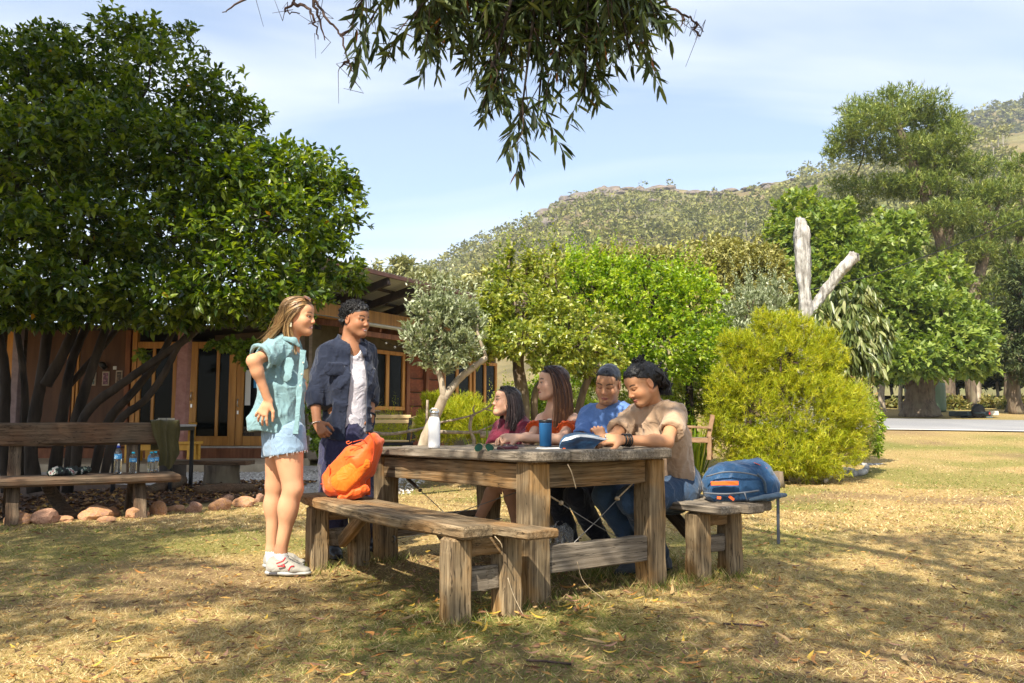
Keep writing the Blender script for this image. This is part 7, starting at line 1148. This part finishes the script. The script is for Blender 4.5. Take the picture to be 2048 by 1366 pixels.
sg_ = thing('sunglasses', 'tortoiseshell sunglasses pushed up on the fair-haired head', 'sunglasses', H1.w(0, .05, .1)); m_tort = nmat('tortoiseshell', [(.4, (.03, .012, .006)), (.6, (.25, .09, .02))], (90,)*3, 2, .2, 0)
for q in (-1, 1): ob('lens', *lathegeo([(0, 0), (.024, 0), (.026, .003), (0, .005)], 16), m_tort, sg_, frame(H1.w(q*.034, .050, .106), H1.w(q*.040, .062, .128), tuple(H1.f)) @ Matrix.Rotation(PI/2, 4, 'Y')); tube('temple_arm', curve([H1.w(q*.058, .045, .105), H1.w(q*.084, .0, .07), H1.w(q*.086, -.04, .03)], 4), .0025, m_tort, sg_, 5)

# ===== man standing, navy overshirt
H2 = Head(at(712, 640, 6.02), (.86, -.50, -.10), (0.02, 0, 1), 1.04)
w2 = thing('person', 'standing person with short curly hair, open navy overshirt and white singlet', 'person', gp(700, 1103))
SK2 = (.36, .165, .085); S = Sdf(); add_head(S, H2, False); fr = unit(V3(.5, -.87, 0)); lat = V3(.87, .5, 0)
nb = at(700, 690, 6.05); ch = at(697, 766, 6.05); pel = at(695, 885, 6.07); shR = at(655, 711, 5.98); shL = at(733, 708, 6.2); S.cone(H2.w(0, -.03, -.05), nb, .06, .066, .03); torso(S, pel, ch, nb, shR, shL, fr, .98)
eR = at(630, 790, 5.93); wR = at(634, 846, 5.86); limb(S, shR, eR, wR, (.052, .044, .030)); hand(S, wR, at(650, 872, 5.82)-wR, V3(-.3, -.85, .35), -1, (.75, .85, .9, .95), (.5, .8), 1.05, .05)
eL = at(740, 790, 6.22); wL = at(741, 834, 6.10); limb(S, shL, eL, wL, (.05, .042, .029)); hand(S, wL, V3(.02, -.1, -1), V3(.9, -.35, 0), 1, (.35, .4, .45, .5), (.3, .4), 1.05, .05)
hipR, hipL = pel-lat*.09+V3(0, 0, -.04), pel+lat*.09+V3(0, 0, -.04); knR, anR = at(668, 1000, 5.9), at(668, 1090, 5.92); knL, anL = at(722, 992, 6.05), at(728, 1080, 6.15); limb(S, hipR, knR, anR, (.09, .06, .04)); limb(S, hipL, knL, anL, (.09, .06, .04))
body('body', S, H2, skin_paint(H2, SK2, (.012, .010, .010), (.012, .009, .008), (.36, .12, .10), .12, .066, .0, seed=2, smile=True), w2, hands=(wR+V3(.03, 0, -.07), wL+V3(0, 0, -.08)))
m_navy = fabric('navy cotton', (.020, .027, .052), .18, 350, .85); m_sing = fabric('white singlet', (.66, .63, .68), .05, 350, .9); m_trous = fabric('navy trousers', (.030, .030, .072), .15, 350, .85)
S = Sdf(); torso(S, pel+V3(0, 0, .03), ch, nb, shR, shL, fr, .98, .014); zs = at(697, 866, 6.0)[2]; S.cut(lambda x, y, z: zs-z); S.cut(lambda x, y, z: -((x-ch[0])*lat[0]+(y-ch[1])*lat[1])-.10); S.ell(nb+fr*.07+V3(0, 0, .0), (.06, .07, .09), None, .02, -1); S.ell(nb+V3(0, 0, .05), (.09, .09, .08), None, .01, -1); S.warp = folds(.004, 14, 14, 6, 2); sob('singlet', S, .0085, m_sing, w2)
S = Sdf(); torso(S, pel+V3(0, 0, .02), ch, nb, shR, shL, fr, 1.04, .036); S.cone(shR, eR, .080, .066, .04); S.cone(eR, wR*.45+eR*.55, .068, .056, .03); S.cone(shL, eL, .078, .064, .04); S.cone(eL, wL*.5+eL*.5, .066, .055, .03); S.cut(endcap(wR*.42+eR*.58, wR-eR, .12)); S.cut(endcap(wL*.45+eL*.55, wL-eL, .12)); zh = at(697, 872, 6.0)[2]
S.cut(lambda x, y, z: zh-.03*np.cos(((x-pel[0])*lat[0]+(y-pel[1])*lat[1]+.1)*14)-z); S.ell(nb+V3(.02, -.02, .06), (.095, .095, .11), None, .01, -1)
def opening(x, y, z): l_ = (x-ch[0])*lat[0]+(y-ch[1])*lat[1]; f_ = (x-ch[0])*fr[0]+(y-ch[1])*fr[1]; t = np.clip((nb[2]-z)/(nb[2]-zh), 0, 1); a0 = -.025-.03*t; a1 = .085+.03*t; return np.minimum(np.minimum(l_-a0, a1-l_), f_-.0)
S.cut(opening); S.warp = folds(.018, 10, 10, 5, 12); sob('overshirt', S, .0075, m_navy, w2)
S = Sdf(); S.chain([nb+lat*-.075+V3(0, 0, .03)-fr*.02, nb-lat*.065+fr*.06+V3(0, 0, -.01), nb-lat*.045+fr*.11+V3(0, 0, -.075)], [.026, .030, .016], .01, (fr, .6)); S.chain([nb+lat*.075+V3(0, 0, .03)-fr*.02, nb+lat*.075+fr*.06+V3(0, 0, -.01), nb+lat*.075+fr*.11+V3(0, 0, -.075)], [.026, .030, .016], .01, (fr, .6)); S.chain([nb-lat*.07-fr*.03+V3(0, 0, .035), nb-fr*.075+V3(0, 0, .045), nb+lat*.07-fr*.03+V3(0, 0, .035)], [.024, .026, .024], .01, (V3(0, 0, 1), 1.3)); sob('collar', S, .0045, m_navy, w2)
S = Sdf(); c = at(670, 740, 5.86); S.cone(c-lat*.04, c+lat*.04, .042, .042, .01, (fr, .22)); S.cone(c-lat*.045+V3(0, 0, .04), c+lat*.045+V3(0, 0, .04), .016, .016, .01, (fr, .6)); S.warp = folds(.005, 18, 18, 18, 3); sob('chest_pocket', S, .0045, m_navy, w2)
board('shoulder_tab', shR+V3(.0, -.02, .078), shR*.6+nb*.4+V3(0, -.02, .062), .035, .008, m_navy, w2)
S = Sdf(); S.cone(pel+V3(0, 0, .10), hipR*.5+hipL*.5, .150, .165, .04, (fr, .8)); S.cone(hipR, knR, .115, .105, .04); S.cone(knR, anR, .10, .085, .04); S.cone(hipL, knL, .115, .105, .03); S.cone(knL, anL, .10, .085, .03); S.cut(lambda x, y, z: .06-z); S.warp = folds(.016, 11, 11, 4, 31); sob('trousers', S, .0085, m_trous, w2)
m_bshoe = solid('black leather shoe', (.012, .012, .014), .35); m_bsole = solid('black sole', (.01, .01, .01), .6); shoe('shoe', V3(*gp(662, 1118)[:2], .003)+V3(-.04, .1, 0), V3(*gp(668, 1116)[:2], .003)+V3(.06, -.12, 0), .11, .10, m_bshoe, m_bsole, w2); shoe('shoe', V3(*gp(718, 1094)[:2], .003), V3(*gp(756, 1107)[:2], .003), .11, .10, m_bshoe, m_bsole, w2)
m_blk = hairmat('black hair', [(0, (.003, .003, .004)), (.5, (.009, .008, .009)), (1, (.028, .025, .027))], .55)
haircap(H2, w2, m_blk, [((0, -.026, .050), (.076, .094, .074)), ((0, .036, .082), (.056, .046, .034)), ((0, -.06, .0), (.070, .058, .06))], [lambda x, y, z: np.minimum(y-np.where(z > .033, 2.2*np.clip(z-.03, 0, .08), .9*(z-.033)), .11-z)], warp=lambda x, y, z: -.020*(vnoise(x*62, y*62, z*62, 4)-.35)-.008*(vnoise(x*130, y*130, z*130, 7)-.5), tint=.3, h=.004)
def scalp(H, f):
    def g(rr, n_):
        out = []
        while len(out) < n_:
            u = unit(rr.normal(0, 1, 3))
            if f(u): out.append((H.w(*(np.array((0, -.024, .045))+u*np.array((.082, .102, .088)))), unit(u[0]*H.r+u[1]*H.f+u[2]*H.u)))
        return out
    return g
curls('curls', H2, scalp(H2, lambda u: u[2] > (.35 if u[1] > .1 else -.35) and not (u[1] > .75 and u[2] < .5)), 330, m_blk, w2, .013, .0042, 3)
nk = thing('necklace', 'silver neck chain of the person in the open navy overshirt', 'necklace', nb+fr*.08); tube('chain', curve([nb-lat*.065+V3(0, 0, .045), nb-lat*.055+fr*.055+V3(0, 0, -.02), nb+fr*.092+lat*.01+V3(0, 0, -.10), nb+lat*.06+fr*.05+V3(0, 0, -.02), nb+lat*.065+V3(0, 0, .045)], 7), .0032, m_steel, nk, 6)
br = thing('bracelet', 'silver link bracelet on the wrist of the person in navy', 'bracelet', wR); ax_ = unit(wR-eR); a_ = unit(np.cross(ax_, (0, 0, 1))); b_ = np.cross(ax_, a_)
for k in range(16): t = k*2*PI/16; p = wR+ax_*.004+.034*(a_*math.cos(t)+b_*math.sin(t)); t2 = t+.3; p2 = wR+ax_*.004+.034*(a_*math.cos(t2)+b_*math.sin(t2)); tube('link', [p, p2], .0045, m_steel, br, 5)
wt = thing('wristwatch', 'dark wristwatch on the far wrist of the person in navy', 'watch', wL); ax_ = unit(wL-eL); a_ = unit(np.cross(ax_, (0, 1, 0))); b_ = np.cross(ax_, a_); tube('strap', [wL-ax_*.01+.034*(a_*math.cos(t)+b_*math.sin(t)) for t in np.linspace(0, 2*PI, 17)], .008, solid('watch strap', (.01, .012, .02), .5), wt, 6); ob('watch_face', *lathegeo([(0, 0), (.018, 0), (.018, .008), (0, .009)], 16), m_steel, wt, frame(wL-ax_*.01+V3(.0, -.036, 0), wL-ax_*.01+V3(.0, -.05, 0)) @ Matrix.Rotation(PI/2, 4, 'Y'))

# ===== shared seated helper
FS = -TS                                                                  # towards the table
def seated(name, label, H, skin, J, fem, g, paintkw, base, clothes):
    """J: nb, ch, pel, shR, shL, arms [(shoulder, elbow, wrist, hand kwargs)], legs [(hip, knee, ankle)]"""
    t = thing('person', label, 'person', base); S = Sdf(); add_head(S, H, fem, **paintkw.pop('headkw', {})); S.cone(H.w(0, -.028, -.05), J['nb'], .050 if fem else .060, .054 if fem else .066, .03); torso(S, J['pel'], J['ch'], J['nb'], J['shR'], J['shL'], J['fr'], g, 0, fem)
    for (a, e, w_, hk) in J['arms']:
        k = .88 if fem else 1.0; limb(S, a, e, w_, (.047*k, .039*k, .027*k)); S.ell(e*.72+w_*.28, (.041*k,)*3, None, .03)
        if hk: hand(S, w_, **hk)
    for (h_, kn, an) in J['legs']: limb(S, h_, kn, an, (.088*g, .060*g, .038), .03); S.ell(kn*.68+an*.32, (.055*g,)*3, None, .03)
    body('body', S, H, skin_paint(H, skin, **paintkw), t, hands=[w_+unit(hk['d'])*.08 for (a, e, w_, hk) in J['arms'] if hk]); return t
def teeshirt(t, J, mat, g, e, hem, fem=False, sleeve=.62, sl_r=.078, warp=None, belly=0, neck=(.07, .075, .075), name='t_shirt'):
    S = Sdf(); torso(S, J['pel'], J['ch'], J['nb'], J['shR'], J['shL'], J['fr'], g, e, fem, belly)
    for (a, el, w_, hk) in J['arms']: q = a*(1-sleeve)+el*sleeve; S.cone(a, q, sl_r*.80, sl_r, .05); S.cone(a*(.4)+el*.6, el, sl_r*.78, sl_r*.72, .005, None, -1); S.cut(endcap(q, el-a, .13))
    S.ell(J['nb']+J['fr']*.02+V3(0, 0, .035), neck, None, .012, -1); S.cut(hem); S.warp = warp or folds(.015, 9, 9, 6, 4); lt = unit(J['shL']-J['shR']); nc = J['nb']+J['fr']*.012+V3(0, 0, -.012)
    tube('neck_band', [nc+lt*.073*math.cos(q)+J['fr']*.070*math.sin(q)+V3(0, 0, -.022*math.sin(q)+.012) for q in np.linspace(0, 2*PI, 29)], .008, mat, t, 6)
    return sob(name, S, .0105, mat, t)
def bench_at(l_, s_=.9, z=.56): return tp(l_, s_, 0)*V3(1, 1, 0)+V3(0, 0, z)

# ===== woman in maroon, far end
H3 = Head(at(1012, 803, 6.3), (-.93, -.28, .12), (0, .1, 1), .94)
J = dict(nb=at(1026, 840, 6.36), ch=at(1030, 876, 6.4), pel=at(1042, 935, 6.5), shR=at(998, 857, 6.5), shL=at(1056, 855, 6.25), fr=unit(V3(-.8, -.58, 0)))
J['arms'] = [(J['shR'], at(985, 905, 6.32), at(998, 955, 6.0), dict(d=V3(.1, -.5, -.35), n=V3(-.2, -.75, .6), side=-1, curl=(.35, .4, .45, .5), s=.95)), (J['shL'], at(1052, 900, 6.05), at(1030, 945, 5.95), None)]
J['legs'] = [(at(1050, 945, 6.5), at(994, 966, 5.95), at(960, 1034, 6.1)), (at(1060, 945, 6.4), at(1018, 970, 5.85), at(1034, 1048, 5.95))]
w3 = seated('person', 'seated person with long dark hair and maroon t-shirt at the far end', H3, (.60, .34, .225), J, True, .88, dict(hair=(.015, .010, .010), brow=(.03, .016, .013), lip=(.45, .15, .14), hairline=.080, seed=3), at(1042, 1000, 6.5)*V3(1, 1, 0), None)
m_maroon = fabric('maroon jersey', (.16, .018, .040), .15, 350, .88); zh3 = at(1040, 930, 6.4)[2]; teeshirt(w3, J, m_maroon, .94, .014, lambda x, y, z: zh3-z, True, .75, .063, folds(.014, 9, 9, 7, 15))
m_dkbr = hairmat('dark brown hair', [(0, (.006, .004, .005)), (.5, (.022, .014, .014)), (1, (.07, .045, .04))], .36)
def longhair(H, t, mat, n_, length, out=0.0, grad=.3, back=.0, seed=0, part=0.0, wave=.006, cut_y=.018):
    haircap(H, t, mat, [((0, -.026, .038), (.084, .104, .088)), ((0, -.07, -.04), (.074, .06, .09)), ((0, -.085, -.12), (.078, .05, .08))], [lambda x, y, z: np.minimum(y-cut_y-.5*np.clip(z-.02, -1, .06)+.25*np.clip(-z, 0, .1), .093-z*.5)], tint=.25)
    for q in (-1, 1):
        gd = []
        for a in np.linspace(.05, 1.0, 6):
            ca, sa = math.cos(a*PI/2), math.sin(a*PI/2)      # a=0 back, a=1 beside the face
            gd.append([(q*.012+part, .055*a+.0, .122-.01*a), (q*(.045+.02*sa), -.05*ca+.035*sa, .105-.02*sa), (q*(.06+.026*sa), -.10*ca+.018*sa, .03), (q*(.055+.036*sa), -.125*ca+.0*sa, -.06), (q*(.05+.04*sa+out*.3), -.13*ca+.0*sa+back*.3, -.06-length*.45), (q*(.04+.038*sa+out), -.12*ca+.03*sa+back, -.06-length)])
        strands('long_hair', H, gd, int(n_*1.35), mat, t, .0026, .006, wave, 7, seed+q+2, grad=grad); strands('stray_hair', H, gd, 60, mat, t, .0014, .016, wave*2.5, 9, seed+q+40, grad=grad)
longhair(H3, w3, m_dkbr, 420, .25, .01, .25, 0, 10, -.01, .010, )
m_grey = fabric('grey shorts', (.20, .21, .23), .15, 300); S = Sdf(); S.cone(J['pel'], J['legs'][0][0], .14, .11, .04)
for (h_, kn, an) in J['legs']: S.cone(h_, h_*.42+kn*.58, .105, .085, .03); S.cut(endcap(h_*.42+kn*.58, kn-h_, .13))
sob('shorts', S, .009, m_grey, w3)
for (h_, kn, an) in J['legs']: S = Sdf(); S.cone(an+V3(0, 0, .02), an-V3(0, 0, .05), .042, .044, .02); S.cut(lambda x, y, z: z-an[2]-.01); sob('sock', S, .009, fabric('grey sock', (.4, .39, .37), .1), w3); shoe('shoe', V3(an[0]+.04, an[1]+.05, .003), V3(an[0]-.13, an[1]-.12, .003), .10, .09, m_shoe, m_sole, w3)

# ===== woman in orange off-shoulder top
H4 = Head(at(1104, 766, 5.92), (-.985, -.16, .0), (0, .02, 1), 1.0)
J = dict(nb=at(1112, 812, 5.98), ch=at(1118, 862, 6.02), pel=at(1135, 945, 6.15), shR=at(1082, 838, 6.15), shL=at(1149, 838, 5.88), fr=unit(V3(-.82, -.57, 0)))
J['arms'] = [(J['shL'], at(1122, 886, 5.62), at(1036, 876, 5.60), dict(d=V3(-1, -.02, .02), n=V3(.1, -.75, .66), side=-1, curl=(.65, .7, .75, .8), thumb=(.2, .6), s=.98)), (J['shR'], at(1062, 882, 5.86), at(1026, 874, 5.66), dict(d=V3(-.95, -.25, -.0), n=V3(0, .3, .95), side=1, curl=(.5, .55, .6, .7), thumb=(.3, .4), s=.95))]
for a in J['arms']:
    for p in (a[1], a[2]): p[2] = max(p[2], ZT+.04)
J['legs'] = [(at(1140, 960, 6.1), at(1052, 978, 5.6), at(1045, 1070, 5.75)), (at(1155, 960, 6.0), at(1078, 980, 5.5), at(1095, 1085, 5.6))]
w4 = seated('person', 'seated person with long auburn hair and orange off-shoulder top', H4, (.66, .39, .265), J, True, .88, dict(hair=(.035, .016, .012), brow=(.04, .02, .015), lip=(.5, .17, .15), hairline=.080, seed=4, headkw=dict(nose=.96)), at(1135, 1000, 6.1)*V3(1, 1, 0), None)
m_rust_top = fabric('rust orange knit', (.60, .085, .012), .15, 250, .9); S = Sdf(); torso(S, J['pel'], J['ch'], J['nb'], J['shR'], J['shL'], J['fr'], .90, .012, True); zt = at(1120, 842, 6.0)[2]; zb4 = at(1120, 925, 6.0)[2]
for (a, e, w_, hk) in J['arms']: S.cone(a*.85+e*.15, a*.38+e*.62, .066, .062, .03); S.cut(endcap(a*.40+e*.60, e-a, .12)); S.cut(endcap(a*.80+e*.20, a-e, .12))
S.cut(lambda x, y, z: z-zt+.004*np.sin(x*190)+.004*np.sin(y*170)); S.cut(lambda x, y, z: zb4-z); S.warp = lambda x, y, z: .0035*np.sin(z*520+6*fbm(x*20, y*20, z*20, 3, 2))+.008*(fbm(x*12, y*12, z*9, 5, 2)-.5); sob('off_shoulder_top', S, .0055, m_rust_top, w4)
for (a, e, w_, hk) in J['arms']:                                          # ruffled edges of the sleeves
    for f_ in (.22, .60):
        c = a*(1-f_)+e*f_; ax_ = unit(e-a); a_ = unit(np.cross(ax_, (0, 0, 1))); b_ = np.cross(ax_, a_); r0 = .066
        if f_ < .3: continue
        tube('ruffle', [c+(r0+.004*math.sin(k*2.2))*(a_*math.cos(t)+b_*math.sin(t))+ax_*.006*math.sin(k*1.7) for k, t in enumerate(np.linspace(0, 2*PI, 41))], .0055, m_rust_top, w4, 5)
m_aub = hairmat('auburn hair', [(0, (.016, .008, .009)), (.35, (.055, .022, .014)), (.6, (.15, .06, .026)), (1, (.36, .18, .075))], .34)
longhair(H4, w4, m_aub, 560, .37, .012, .75, .0, 20, 0, .003, .012)
S = Sdf(); S.cone(J['pel'], J['legs'][0][0], .15, .12, .04)
for (h_, kn, an) in J['legs']: S.cone(h_, h_*.4+kn*.6, .108, .09, .03); S.cut(endcap(h_*.4+kn*.6, kn-h_, .13)); shoe('shoe', V3(an[0]+.04, an[1]+.05, .003), V3(an[0]-.13, an[1]-.12, .003), .10, .09, m_shoe, m_sole, w4)
sob('shorts', S, .009, m_denim, w4)

# ===== man in blue t-shirt
H5 = Head(at(1216, 768, 5.62), (-.36, -.86, -.36), (-.02, -.30, 1), 1.04)
J = dict(nb=at(1216, 822, 5.74), ch=at(1214, 872, 5.74), pel=at(1222, 955, 5.86), shR=at(1173, 832, 5.82), shL=at(1258, 828, 5.64), fr=unit(V3(-.5, -.86, 0)))
J['arms'] = [(J['shR'], at(1160, 893, 5.58), at(1208, 884, 5.32), dict(d=V3(-.35, .1, .85), n=V3(.2, -.95, .1), side=-1, curl=(.8, .95, 1.0, 1.05), thumb=(.1, -.5), s=1.02)), (J['shL'], at(1268, 895, 5.45), at(1235, 940, 5.3), dict(d=V3(-.5, -.2, -.5), n=V3(-.1, -.9, .4), side=1, curl=(.4, .45, .5, .55)))]
J['legs'] = [(at(1205, 962, 5.8), at(1104, 978, 5.42), at(1146, 1090, 5.62)), (at(1240, 965, 5.75), at(1150, 992, 5.28), at(1208, 1088, 5.48))]
w5 = seated('person', 'seated person with slicked-back dark hair and blue t-shirt', H5, (.48, .25, .14), J, False, .96, dict(hair=(.012, .012, .016), brow=(.02, .014, .012), lip=(.40, .15, .12), hairline=.084, stubble=.10, seed=5, lids=True), at(1225, 1000, 5.8)*V3(1, 1, 0), None)
m_bluetee = fabric('blue jersey', (.12, .225, .50), .12, 350, .88); z5 = at(1215, 952, 5.8)[2]; teeshirt(w5, J, m_bluetee, 1.0, .014, lambda x, y, z: z5-z, False, .72, .068, folds(.014, 9, 9, 6, 44))
m_slick = hairmat('slick hair', [(0, (.006, .006, .009)), (.5, (.022, .022, .032)), (1, (.09, .09, .12))], .3)
haircap(H5, w5, m_slick, [((0, -.026, .040), (.0785, .100, .0865)), ((0, .030, .078), (.056, .048, .042)), ((0, -.12, .045), (.035, .035, .035))], [lambda x, y, z: np.minimum(y-np.where(z > .033, 2.0*np.clip(z-.033, 0, .08), .9*(z-.033)), .11-z)], warp=folds(.003, 60, 20, 60, 2), tint=.35)
strands('slick_hair', H5, [[(q*.06*abs(math.sin(q)), .062-.02*abs(q), .078-.03*abs(q)), (.065*math.sin(q), .01, .118-.035*abs(q)), (.072*math.sin(q), -.06, .105-.04*abs(q)), (.04*math.sin(q), -.12, .06-.01*abs(q))] for q in np.linspace(-1.25, 1.25, 9)], 420, m_slick, w5, .0024, .003, 0, 5, 8)
m_blackp = fabric('black trousers', (.016, .018, .028), .2, 350, .85)
def trousers(t, J, mat, r=(.098, .072, .054), cuff=.08, seed=1, name='trousers', warp=.014):
    S = Sdf(); S.cone(J['pel']+V3(0, 0, .02), J['legs'][0][0]*.5+J['legs'][1][0]*.5, .165, .15, .04)
    for (h_, kn, an) in J['legs']: S.cone(h_, kn, r[0], r[1], .03); S.cone(kn, an, r[1]*.98, r[2], .03); S.cut(endcap(an, an-kn, .12))
    S.warp = folds(warp, 11, 11, 8, seed); return sob(name, S, .0105, mat, t)
trousers(w5, J, m_blackp, seed=6); m_greyshoe = fabric('dark grey shoe', (.055, .06, .065), .15, 300, .7)
for (h_, kn, an) in J['legs']: shoe('shoe', V3(an[0]+.05, an[1]+.03, .003), V3(an[0]-.15, an[1]-.20, .003), .11, .10, m_greyshoe, solid('grey sole', (.25, .25, .25), .6), w5); tube('lace', curve([V3(an[0]-.05, an[1]-.10, .10), V3(an[0]-.10, an[1]-.10, .12), V3(an[0]-.12, an[1]-.08, .09)], 4), .003, m_greyshoe, w5, 5)

# ===== man in tan t-shirt, nearest
H6 = Head(at(1283, 768, 5.16), (-.80, -.36, -.46), (-.25, -.05, 1), 1.04)
J = dict(nb=at(1306, 822, 5.28), ch=at(1322, 880, 5.30), pel=at(1352, 975, 5.36), shR=at(1262, 832, 5.44), shL=at(1354, 826, 5.12), fr=unit(V3(-.78, -.62, 0)))
J['arms'] = [(J['shL'], at(1333, 890, 4.86), at(1245, 880, 4.72), dict(d=V3(-1, -.06, .05), n=V3(.05, -.62, .75), side=-1, curl=(.35, .5, .6, .7), thumb=(.25, .35), s=1.08)), (J['shR'], at(1224, 884, 5.18), at(1196, 884, 4.96), dict(d=V3(-.7, -.6, .05), n=V3(0, .25, .95), side=1, curl=(.4, .45, .5, .6), thumb=(.3, .4), s=1.05))]
for a in J['arms']:
    for p in (a[1], a[2]): p[2] = max(p[2], ZT+.042)
J['legs'] = [(at(1325, 975, 5.40), at(1212, 990, 5.10), at(1272, 1105, 5.22)), (at(1360, 985, 5.25), at(1262, 1000, 4.95), at(1322, 1110, 5.30))]
w6 = seated('person', 'seated person with tied-up curly black hair and tan t-shirt, reading', H6, (.50, .25, .13), J, False, 1.0, dict(hair=(.010, .009, .009), brow=(.012, .009, .008), lip=(.38, .14, .11), hairline=.080, stubble=.30, mous=.75, seed=6, lids=True, headkw=dict(nose=1.05)), at(1352, 1000, 5.3)*V3(1, 1, 0), None)
m_tan = fabric('tan jersey', (.44, .30, .195), .10, 350, .9); z6 = at(1380, 990, 5.3)[2]; teeshirt(w6, J, m_tan, 1.06, .020, lambda x, y, z: z6-.02*np.sin(x*20)-z, False, .66, .069, folds(.022, 8, 8, 6, 61))
m_jean = fabric('dark blue jeans', (.035, .068, .125), .3, 300, .85); trousers(w6, J, m_jean, (.108, .08, .06), seed=9, name='jeans'); 
for (h_, kn, an) in J['legs']: shoe('shoe', V3(an[0]+.05, an[1]+.03, .003), V3(an[0]-.14, an[1]-.14, .003), .09, .095, m_greyshoe, m_bsole, w6)
haircap(H6, w6, m_blk, [((0, -.026, .042), (.082, .102, .088)), ((0, .026, .080), (.058, .052, .046)), ((0, -.105, .0), (.07, .045, .075)), ((0, -.055, .122), (.028, .03, .024))], [lambda x, y, z: np.minimum(y-np.where(z > .033, 2.0*np.clip(z-.033, 0, .08), .9*(z-.033)), .11-z)], warp=folds(.010, 45, 25, 45, 4), tint=.3)
strands('swept_hair', H6, [[(q*.05, .066-.02*abs(q), .080-.02*abs(q)), (.066*math.sin(q), .02, .122-.03*abs(q)), (.074*math.sin(q), -.05, .112-.035*abs(q)), (.03*math.sin(q), -.075, .115)] for q in np.linspace(-1.3, 1.3, 9)], 420, m_blk, w6, .0028, .003, .002, 6, 8)
for q in (-1, 1): strands('nape_curls', H6, [[(q*(.02+.05*t), -.07-.02*t, .085-.05*t), (q*(.03+.05*t), -.125+.02*t, .03-.02*t), (q*(.03+.05*t), -.145+.03*t, -.04), (q*(.03+.045*t), -.135+.03*t, -.10), (q*(.02+.05*t), -.115+.03*t, -.135)] for t in np.linspace(0, 1, 5)], 260, m_blk, w6, .0042, .008, .016, 20, 30+q, m=15)
curls('curls', H6, lambda rr, n_: [(H6.w(*(np.array(c)+rr.normal(0, 1, 3)*s_)), unit(rr.normal(0, 1, 3))) for c, s_, k in (((0, -.055, .130), (.014, .014, .010), 70), ((0, -.13, -.02), (.036, .012, .04), 120)) for _ in range(k)], 0, m_blk, w6, .011, .0045, 5)
bd = J['arms'][0]; ax_ = unit(bd[2]-bd[1]); a_ = unit(np.cross(ax_, (0, 0, 1))); b_ = np.cross(ax_, a_)
for k, (o, r0) in enumerate(((-.005, .033), (-.022, .034), (-.033, .035), (-.045, .0355))):
    t_ = thing('bead_bracelet', ('first', 'second', 'third', 'fourth')[k]+' black bead bracelet counted from the reading hand', 'bracelet', bd[2]+ax_*o, 'black bead bracelets'); tube('cord', [bd[2]+ax_*o+r0*(a_*math.cos(t)+b_*math.sin(t)) for t in np.linspace(0, 2*PI, 25)], .004 if k else .0055, solid('black beads', (.012, .012, .013), .3), t_, 6)
rgp = bd[2]+unit(bd[3]['d'])*.10+V3(0, -.02, .012); rt = tag(tube('finger_ring', [rgp+.0115*V3(0, math.cos(t), math.sin(t)) for t in np.linspace(0, 2*PI, 17)], .003, m_steel, None, 6), 'silver ring on the hand holding the book', 'ring')
# ---------------------------------------------------------------- summer haze between here and the hills
mh = bpy.data.materials.new('summer haze'); mh.use_nodes = True; hn = mh.node_tree.nodes; hn.remove(hn['Principled BSDF']); pv = hn.new('ShaderNodeVolumePrincipled'); pv.inputs['Color'].default_value = (.80, .88, 1, 1); pv.inputs['Density'].default_value = .0003; pv.inputs['Anisotropy'].default_value = .2
mh.node_tree.links.new(pv.outputs[0], hn['Material Output'].inputs['Volume'])
hz = ob('haze', *(lambda b: ([(v[0], v[1], v[2]+152) for v in b[0]], b[1]))(boxmesh((1720, 1720, 306))), mh); tag(hz, 'thin bluish summer haze over the hills', 'haze', kind='stuff')
scene.cycles.volume_step_rate = 10; scene.cycles.volume_bounces = 0
